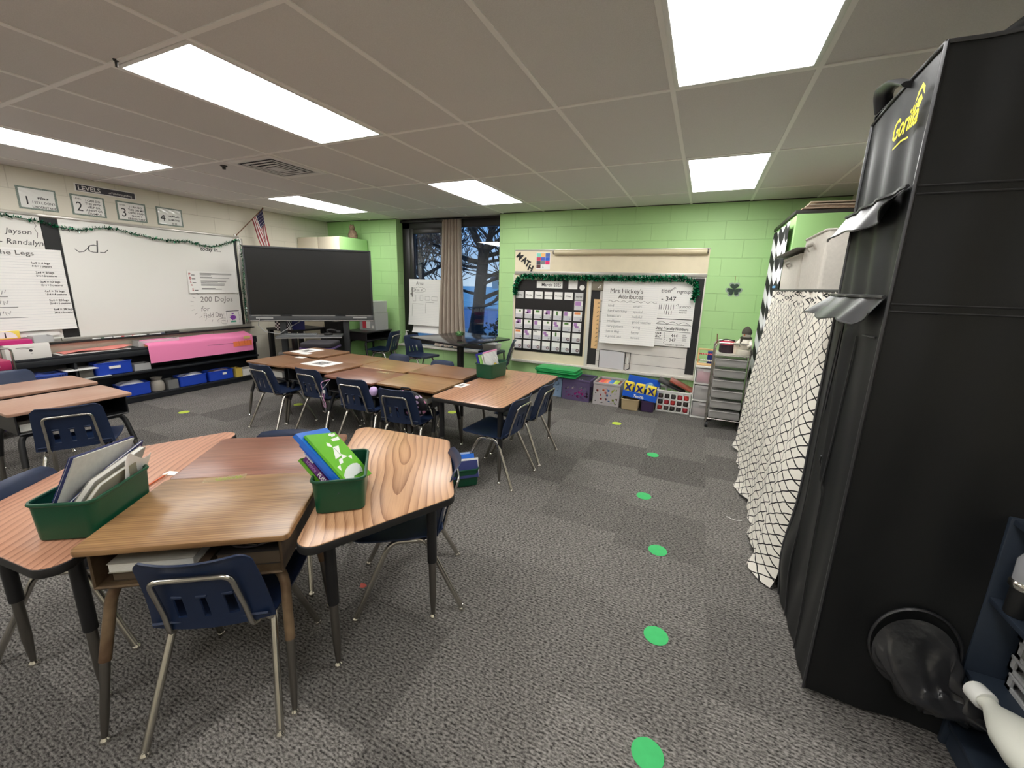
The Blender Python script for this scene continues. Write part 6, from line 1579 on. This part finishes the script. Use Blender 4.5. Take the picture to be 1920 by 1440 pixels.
# ------------------------------------------------------------------ green book bins on the tables
def gbin(x, y, z, rz, label): return tub('book_bin', label, 'bin', x, y, z, rz, .205, .30, .132, bin_green, 'dark green book bins', .84, .010, .028)
aR = math.atan2(.66, .75); aL = math.atan2(.563, .826)
gbin(1.474, -.111, .6205, aR, 'green bin of upright books on the right oak trapezoid table')
gbin(.845, -.620, .6205, aL, 'green bin of leaning folders on the left trapezoid table')
gbin(.965, 2.135, .6205, -.10, 'green bin with a clear bag of papers on the wide oak table')
gbin(1.175, 1.215, .001, -.80, 'green bin of white and blue books on the carpet between the tables')
page_m = pm('page_block', (226, 224, 216), rough=.8, var=.06, vs=90, stretch=(1, 1, 8))
def polybook(name, label, cat, M_, poly, n0, n1, cover, pages=page_m, group=None, spine_edge=None):
    """book or folder standing in its own plane: outline in local XY, thickness along Z"""
    t = thing(name, label, cat, M=M_, group=group)
    th = n1 - n0; c = min(.0022, th * .25)
    a = MB(); a.m(cover).prism(poly, n0, n0 + c).prism(poly, n1 - c, n1)
    if spine_edge is not None:
        p, q = Vector(poly[spine_edge]), Vector(poly[(spine_edge + 1) % len(poly)]); m = (p + q) / 2; d = q - p
        a.box((m.x, m.y, (n0 + n1) / 2), (d.length, .003, th), 0, 1, math.atan2(d.y, d.x))
    a.build('cover', t)
    if th > .004:
        cx, cy = sum(p[0] for p in poly) / len(poly), sum(p[1] for p in poly) / len(poly)
        sm = [((p[0] - cx) * .975 + cx, (p[1] - cy) * .975 + cy) for p in poly]
        a = MB(); a.m(pages).prism(sm, n0 + c, n1 - c); a.build('pages', t)
    return t
# --- right bin: books leaning over its left rim
FR = frame((1.588, -.211, .745), (-.185, -.011, .152), (.052, -.177, .052))
lime = pm('lime_cover', (104, 188, 34), rough=.28, coat=.3)
gr = 'books in the right green bin'
t = polybook('workbook', 'bright green workbook with a white tangram figure in the right green bin', 'book', FR, [(-.004, -.212), (.235, -.215), (.24, -.022), (-.004, -.022)], -.010, 0, lime, group=gr, spine_edge=2)
a = MB(); a.m(pm('print_white', (240, 242, 238), rough=.4))
import numpy as _np
_A = _np.linalg.inv(_np.array(((415, 590), (-55, 675)), float))
def cov(px, py):
    s = _A @ _np.array((px - 350, py - 205), float); return (.24 - .24 * s[1], -.022 - .19 * s[0])
def cpoly(pts, z=.0006):
    P = [cov(*p) for p in pts]; ar = sum(P[i - 1][0] * P[i][1] - P[i][0] * P[i - 1][1] for i in range(len(P)))
    a.ngon(P if ar > 0 else P[::-1], z)
for pts in ([(645, 320), (705, 345), (745, 402), (655, 372)], [(745, 395), (835, 375), (870, 530), (785, 572)], [(868, 500), (972, 546), (888, 576)], [(975, 546), (1040, 530), (1047, 590)], [(832, 580), (885, 556), (902, 628), (850, 645)], [(806, 678), (852, 650), (872, 735)], [(715, 275), (830, 235), (860, 290), (745, 310)]): cpoly(pts)
for cx_, cy_ in ((700, 205), (735, 215), (760, 205)): cpoly([(cx_ + 24 * math.cos(k * PI / 6), cy_ + 24 * math.sin(k * PI / 6)) for k in range(12)])
a.m(pm('print_pale', (214, 220, 216), rough=.4)); cpoly([(900, 800), (925, 730), (980, 680), (1050, 655), (1120, 655), (1165, 680), (1200, 740), (1212, 785), (1140, 815), (1040, 850), (950, 876)])
a.m(pm('print_green', (70, 130, 60), rough=.5)); cpoly([(1055, 825), (1185, 785), (1190, 800), (1060, 842)], .0009)
a.m(pm('print_line', (150, 176, 140), rough=.5)); cpoly([(770, 410), (862, 515), (858, 520), (766, 416)], .0009)
a.build('cover_print', t)
bluec = pm('bright_blue_cover', (24, 108, 214), rough=.28, coat=.3)
RB = FR @ Matrix.Rotation(.05, 4, 'Z')
polybook('binder', 'bright blue binder behind the green workbook in the right bin', 'book', RB, [(.004, -.222), (.262, -.225), (.262, -.014), (.004, -.016)], -.030, -.012, bluec, group=gr, spine_edge=2)
polybook('folder', 'second blue folder under the binder in the right green bin', 'book', FR @ Matrix.Rotation(.02, 4, 'Z'), [(.006, -.215), (.225, -.215), (.225, -.02), (.006, -.02)], -.042, -.032, pm('mid_blue_cover', (34, 88, 190), rough=.3), group=gr, spine_edge=2)
purc = pm('purple_spine', (92, 34, 110), rough=.3)
t = polybook('textbook', 'purple spined science book in the right green bin', 'book', FR, [(-.01, -.215), (.178, -.215), (.178, -.016), (-.01, -.016)], -.068, -.045, purc, group=gr, spine_edge=2)
a = MB(); a.m(pm('lilac_print', (176, 140, 190), rough=.5)).text('science', .020, frame((.165, -.0142, -.0635), (-1, 0, 0), (0, 0, 1)), .0002, sx=.95)
a.m(paper).text('FUSION', .022, frame((.098, -.0142, -.0645), (-1, 0, 0), (0, 0, 1)), .0002, sx=.95, bold=.0006); a.build('lettering', t)
a = MB(); a.m(pm('pale_tape', (220, 220, 222), rough=.5)).box((.165, -.045, -.0435), (.05, .075, .003), .001); a.build('page_marker', t)
polybook('thin_book', 'thin green book lowest in the right green bin', 'book', FR, [(.01, -.20), (.188, -.20), (.188, -.014), (.01, -.014)], -.082, -.070, pm('leaf_green_cover', (96, 160, 40), rough=.35), group=gr, spine_edge=2)
# --- left bin: folders and papers
u2 = Vector((.826 * math.sin(.3), .563 * math.sin(.3), math.cos(.3)))
FL = frame((.91, -.733, .745), (-.563, .826, 0), u2)
gl = 'folders in the left green bin'
navyf = pm('navy_folder', (32, 44, 104), rough=.4); gpg = pm('grey_white_pages', (206, 206, 200), rough=.7, var=.05, vs=60)
t = polybook('folder', 'navy edged folder of grey white pages standing highest in the left bin', 'folder', FL, [(.005, -.105), (-.006, 0), (.034, .148), (.32, .112), (.27, -.105)], -.010, -.004, navyf, group=gl)
a = MB(); a.m(gpg).prism([(.012, -.10), (.006, 0), (.044, .143), (.316, .108), (.265, -.10)], -.0035, .001); a.build('loose_pages', t)
polybook('folder', 'second navy folder sloping across the front of the first in the left bin', 'folder', FL, [(.006, -.105), (.004, .0), (.16, .062), (.325, .100), (.27, -.105)], .020, .028, navyf, group=gl)
t = polybook('notebook', 'bulging white paged notebook in the left green bin', 'book', FL, [(.012, -.105), (.02, .005), (.07, .058), (.20, .075), (.305, .088), (.265, -.105)], .031, .050, pm('grey_cover', (150, 148, 140), rough=.6), group=gl)
t = polybook('notebook', 'grey beige covered notebook in front in the left green bin', 'book', FL, [(.012, -.105), (.016, -.01), (.075, .045), (.16, .056), (.25, .06), (.262, -.105)], .053, .066, pm('beige_cover', (166, 160, 140), rough=.6), group=gl)
a = MB(); a.m(paper).sheet(lambda u, v: (.16 + .12 * u, -.08 + v * .17 + .02 * math.sin(u * 6) * v, .072 + .012 * math.sin(u * 5 + v * 3)), 8, 8, .001); tag(a.build('crumpled_paper', M=FL), 'crumpled white paper at the right end of the left bin', 'paper', gl)
# --- bin on the wide oak table
FT = frame((.955, 2.13, .748), (-.30, 0, .95), (-.10, -.995, 0))
gt2 = 'papers in the bin on the wide oak table'
polybook('book', 'blue purple book at the left in the bin on the wide oak table', 'book', FT, [(-.10, -.11), (.112, -.11), (.112, .125), (-.10, .125)], -.050, -.032, pm('blue_purple_cover', (48, 50, 150), rough=.4), group=gt2, spine_edge=2)
polybook('book', 'pale green book in the bin on the wide oak table', 'book', FT, [(-.10, -.10), (.095, -.10), (.095, .122), (-.10, .122)], -.026, -.012, pm('pale_green_cover', (150, 206, 110), rough=.4), group=gt2, spine_edge=2)
polybook('notebook', 'white notebook with a dark edge in the bin on the wide oak table', 'book', FT, [(-.10, -.11), (.085, -.11), (.085, .10), (-.10, .10)], -.008, .004, pm('offwhite_cover', (226, 224, 220), rough=.5), group=gt2, spine_edge=2)
t = thing('zip_bag', 'clear zip bag of papers with a pink seal in the bin on the oak table', 'bag', M=FT)
a = MB(); a.m(glassy('zip_bag_bright', (240, 240, 240), .78, .12)).sheet(lambda u, v: (-.10 + .205 * v, .10 - .235 * u, .014 + .012 * math.sin(u * 5) * math.sin(PI * v) + .004 * math.sin(u * 23 + v * 17)), 20, 20, .002); a.build('bag', t, 60)
a = MB(); a.m(pm('pink_seal', (226, 146, 186), rough=.4)).box((.103, -.018, .016), (.014, .235, .005), .002); a.build('zip_seal', t)
a = MB(); a.m(pm('yellow_cutout', (206, 170, 60), rough=.6, var=.3, vs=60)).prism([(-.045 + .034 * math.cos(k * PI / 8), -.03 + .034 * math.sin(k * PI / 8)) for k in range(16)], .028, .030); a.m(pm('green_cutout', (60, 120, 100), rough=.6)).prism([(-.085, .0), (-.06, .005), (-.06, -.03), (-.085, -.03)], .028, .030); a.build('cutouts', t)
# --- bin on the floor
FF = frame((1.18, 1.22, .128), (.72, .69, 0), (-.30, .31, .9))
gf = 'books in the bin on the carpet'
polybook('book', 'thick white book slanting in the floor bin', 'book', FF, [(-.11, -.09), (.135, -.09), (.14, .05), (-.11, .05)], .035, .055, pm('white_cover', (226, 226, 222), rough=.4), group=gf)
polybook('book', 'blue white edged book behind in the floor bin', 'book', FF, [(-.10, -.09), (.125, -.09), (.12, .085), (-.10, .085)], -.005, .012, bluec, group=gf)
polybook('book', 'dark blue thin book lowest in the floor bin', 'book', FF, [(-.11, -.09), (.13, -.09), (.13, .035), (-.11, .035)], .060, .066, navyf, group=gf)
polybook('book', 'pale blue book farthest back in the floor bin', 'book', FF, [(-.10, -.09), (.115, -.09), (.112, .10), (-.10, .10)], -.030, -.012, pm('pale_blue_cover', (176, 196, 230), rough=.4), group=gf)

# ------------------------------------------------------------------ papers on the desks
def flat_sheet(name, label, cat, x, y, z, rz, w, h, pic=True, group=None):
    t = thing(name, label, cat, (x, y, z), rz, group)
    a = MB(); a.m(paper).box((0, 0, .0008), (w, h, .0014)); a.build('sheet', t)
    if pic:
        a = MB(); rg = random.Random(int(x * 100)); a.m(pm('print_grey', (146, 142, 138), rough=.7)).rect(-w * .28, -h * .22, w * .28, h * .22, .0017)
        a.m(ink)
        for k in range(9): p, q = rg.uniform(-w * .24, w * .2), rg.uniform(-h * .18, h * .12); a.rect(p, q, p + w * .06, q + h * .08, .0019)
        a.build('print', t)
    return t
flat_sheet('printed_sheet', 'printed picture sheet on the raised far left desk of the row', 'paper', -1.59, 2.21, .6155, -.02, .23, .30)
flat_sheet('printed_sheet', 'printed picture sheet on the desk before the second chair', 'paper', -.83, 1.77, .6125, PI / 2 + .02, .25, .33)
flat_sheet('name_card', 'white card on the edge of the near left desk of the row', 'card', -1.36, 1.94, .5985, .1, .12, .07, False)
flat_sheet('name_card', 'white card beside the printed sheet on the raised far left desk', 'card', -1.435, 2.065, .6155, .15, .12, .08, False)
flat_sheet('name_card', 'small printed card on the wide oak table beside the golden desk', 'card', .925, 1.68, .6205, PI / 2 - .1, .13, .08, True)
x_, y_ = cl(-.27, .12); flat_sheet('name_card', 'small white card at the tip of the orange pencil', 'card', .675, -.318, .6205, AN + PI / 2 - .3, .035, .055, False)
t = thing('pencil', 'orange pencil in the groove between the left trapezoid table and desk', 'pencil', M=frame((.745, -.462, .6255), (-.48, .88, 0), (0, 0, 1)))
a = MB(); a.m(pm('pencil_orange', (206, 98, 46), rough=.4)).tube([(-.03, 0, 0), (.13, 0, 0)], .0042, 6); a.build('shaft', t)
a = MB(); a.m(pm('pencil_wood', (226, 196, 150), rough=.6)).tube([(.13, 0, 0), (.15, 0, 0)], [.004, .0008], 6); a.build('point', t)
t = thing('name_strip', 'clear name strip with green handwriting on the foreground desk', 'strip', M=TR(1.005, -.287, .6605, AN + .18))
a = MB(); a.m(glassy('tape_strip', (206, 186, 140), .18, .2)).box((0, 0, .0003), (.15, .045, .0004)); a.build('tape', t)
a = MB(); a.m(pm('green_pen', (130, 160, 40), rough=.5)); rg = random.Random(6)
P = []
for k in range(36): P.append((-.035 + k * .0028, .008 * math.sin(k * 1.25) * (1 + .4 * math.sin(k * .5))))
a.stroke(P, .003, .0008); a.stroke([(-.03, -.014), (.06, -.012)], .002, .0008); a.build('handwriting', t)
# tape scraps with pale writing on the middle desks
t = thing('name_strip', 'faint name strip on the reddish desk of the row', 'strip', M=TR(-.02, 1.80, .6005, -.05))
a = MB(); a.m(MATS['tape_strip']).box((0, 0, .0003), (.2, .05, .0004)); a.m(pm('pale_pen', (226, 196, 160), rough=.6)).stroke([(-.06 + k * .004, .010 * math.sin(k * 1.3)) for k in range(30)], .005, .0008); a.build('tape', t)
# ------------------------------------------------------------------ things inside desks
def indesk(name, label, cat, x, y, rz, h, lx, ly, w, d, th, mat, z=0.0, pages=page_m):
    zb = h - .021 - .125 + .0035
    t = thing(name, label, cat, M=TR(x, y, zb + z, rz) @ Matrix.Translation((lx, ly, 0)))
    a = MB(); a.m(mat).box((0, 0, .001), (w, d, .002)).box((0, 0, th - .001), (w, d, .002)); a.build('cover', t)
    a = MB(); a.m(pages).box((0, 0, th / 2), (w * .98, d * .98, th - .005)); a.build('pages', t); return t
x, y = cl(0, -.305)
indesk('book', 'grey white book inside the foreground desk', 'book', x, y, AN, .66, -.115, -.06, .24, .28, .032, pm('worn_white_cover', (176, 172, 160), rough=.6), .0365)
indesk('book', 'brown book under the white one inside the foreground desk', 'book', x, y, AN, .66, -.10, -.04, .27, .30, .036, pm('dark_brown_cover', (74, 60, 48), rough=.6), 0, pm('brown_pages', (92, 78, 62), rough=.8))
indesk('notebook', 'dark notebook at the right inside the foreground desk', 'book', x, y, AN, .66, .155, -.03, .20, .28, .05, pm('charcoal_cover', (60, 56, 54), rough=.6), 0, pm('brown_pages', (92, 78, 62)))
t = thing('wire_spiral', 'dark looped cable spilling inside the foreground desk', 'cable', M=TR(x, y, .66 - .146 + .0575, AN) @ Matrix.Translation((.16, -.12, 0)))
a = MB(); a.m(pm('dark_cable', (60, 54, 58), rough=.4)).tube([(.10 * math.cos(k * .5) * (1 - .012 * k) * .8, .05 * math.sin(k * .5) - .01, .012 + .0012 * k) for k in range(26)], .0035, 6); a.build('loops', t, 60)
a = MB(); a.m(nickel).tube([(-.10, .0, .01), (.03, -.07, .035)], .002, 5); a.build('metal_tip', t)
indesk('book', 'pale books inside the near left desk of the row', 'book', -1.355, 1.735, 0, .598, .06, -.03, .24, .28, .06, pm('pale_cover', (196, 190, 178), rough=.6))
indesk('book', 'dark books inside the desk before the second chair', 'book', -.745, 1.725, 0, .612, -.02, -.02, .3, .28, .05, pm('slate_cover', (72, 74, 82), rough=.6))
indesk('book', 'grey books inside the shiny left desk', 'book', -1.25, -.035, PI / 2, .62, -.14, -.02, .22, .28, .05, pm('mid_grey_cover', (146, 142, 134), rough=.6))
indesk('book', 'stack of folders inside the reddish desk of the row', 'book', -.105, 1.645, -.045, .60, .0, -.02, .3, .28, .045, pm('dull_red_cover', (96, 60, 58), rough=.6))
indesk('book', 'pale folders inside the golden desk of the row', 'book', .525, 1.645, 0, .612, .05, -.02, .26, .28, .05, pm('tan_cover', (150, 132, 104), rough=.6))
# ------------------------------------------------------------------ backpack and cables on the chairs
def floral():
    m, nt, b = _new('floral_fabric')
    tc = _node(nt, 'ShaderNodeTexCoord'); v_ = _node(nt, 'ShaderNodeTexVoronoi'); v_.inputs['Scale'].default_value = 26; nt.links.new(tc.outputs['Object'], v_.inputs['Vector'])
    lt = _math(nt, 'LESS_THAN', v_.outputs['Distance'], .46); sp = _node(nt, 'ShaderNodeSeparateColor'); nt.links.new(v_.outputs['Color'], sp.inputs[0])
    pinkish = _mix(nt, _math(nt, 'GREATER_THAN', sp.outputs[1], .5), L3((226, 150, 186)), L3((206, 180, 214)))
    g2 = _math(nt, 'MULTIPLY', lt, _math(nt, 'GREATER_THAN', sp.outputs[0], .42))
    nt.links.new(_mix(nt, g2, L3((26, 24, 32)), pinkish), b.inputs['Base Color']); b.inputs['Roughness'].default_value = .6
    return m
rz4 = math.atan2(.13, .99)
bp = thing('backpack', 'black and pink floral backpack hanging on the chair at the golden desk', 'backpack', (.638, 1.145, 0), rz4)
a = MB(); a.m(floral())
def bpf(u, v):
    q = 2 * PI * u; s_ = math.sin(PI * min(.985, max(.015, v))) ** .35
    cx_, cy_ = math.copysign(abs(math.cos(q)) ** .6, math.cos(q)), math.copysign(abs(math.sin(q)) ** .6, math.sin(q))
    return (.045 + .17 * cx_ * s_ * (1 - .25 * v), .175 + .042 * cy_ * s_ + .02 * (1 - v) - .05 * v, .402 + .235 * v)
a.sheet(bpf, 40, 20, 0, wrap=True); a.build('bag', bp, 60)
a = MB(); a.m(black).tube([(.06 + .12 * math.cos(k * PI / 12), .232, .45 + .10 * math.sin(k * PI / 12)) for k in range(13)], .006, 6); a.build('front_zip', bp)
a = MB(); a.m(black).tube(fillet([(.0, .13, .632), (.0, .12, .655), (.08, .12, .655), (.08, .13, .632)], .02), .007, 6); a.build('top_handle', bp)
a = MB(); a.m(nickel).tube([(.19, .215, .50), (.205, .22, .46), (.215, .22, .42)], .003, 5); a.build('zip_pull', bp)
po = MB(); po.m(pm('lilac_plush', (206, 178, 226), rough=.8, bump=.5, bs=60)).lathe([(.001, -.035), (.02, -.03), (.03, -.01), (.032, .01), (.022, .032), (.001, .038)], (0, 0, 0), 14)
tag(po.build('pompom', loc=(.638 - .185, 1.145 + .0, .628), smooth=60), 'lilac pompom sticking out left of the backpack chair', 'pompom')
t = thing('headphone_cable', 'thin pink and grey cable dangling between the second and third chairs', 'cable', (-.36, 1.375, 0))
a = MB(); a.m(pm('pink_cable', (206, 150, 190), rough=.5)).tube(fillet([(.02, .06, .57), (-.02, -.02, .55), (.0, -.01, .48), (-.03, 0, .42), (.02, -.01, .36), (.01, 0, .30), (-.02, -.01, .34), (.0, .0, .44)], .03), .003, 5); a.m(pm('grey_cable2', (140, 136, 140), rough=.5)).tube(fillet([(.03, .05, .57), (.02, -.03, .50), (-.02, -.02, .40), (.03, -.02, .33), (.03, -.02, .28)], .03), .003, 5); a.build('cord', t, 60)
a = MB(); a.m(paper).box((.02, -.02, .47), (.03, .004, .03)).box((-.03, -.01, .415), (.035, .01, .01), .003); a.build('plug', t)
# ------------------------------------------------------------------ marks on the carpet
dg_, dy_ = pm('green_spot', (64, 186, 106), rough=.8, var=.06, vs=30), pm('lime_spot', (184, 204, 70), rough=.8)
SP = [(2.704, -.075, 0, 'nearest the camera, cut by the bottom edge'), (2.679, .421, 0, 'second from the camera'), (2.624, 1.045, 0, 'third from the camera, beside the hem of the trellis cloth'), (2.468, 1.66, 0, 'fourth from the camera'), (2.441, 2.473, 0, 'fifth and farthest of the green ones'), (1.98, 3.192, 1, 'in front of the crates'), (-2.344, 1.203, 1, 'alone on the carpet before the low shelf'), (.197, 2.645, 1, 'seen between the legs under the wide oak table'), (-1.55, 2.0, 1, 'under the row of desks behind the first chair')]
for x, y, k, s in SP:
    a = MB(); a.m(dy_ if k else dg_).lathe([(.051, 0), (.051, .0012), (.0485, .002)], (0, 0, 0), 36)
    tag(a.build('floor_spot', loc=(x, y, .0005)), ('yellow green' if k else 'bright green') + ' round carpet spot ' + s, 'floor marker', 'carpet spots')
a = MB(); a.m(pm('coral_paper', (222, 104, 92), rough=.7)).prism([(-.022, .008), (.0, .014), (.020, .006), (.012, -.012), (-.006, -.016)], 0, .0012); tag(a.build('paper_scrap', loc=(1.34, .085, .0015)), 'tiny coral paper scrap on the carpet under the right trapezoid table', 'paper')
a = MB(); a.m(paper).tube(fillet([(3.09, 1.62, .004), (3.05, 1.60, .004), (3.0, 1.63, .004)], .02), .0016, 4); tag(a.build('thread', smooth=60), 'white thread on the carpet beside the hem of the trellis cloth', 'thread')
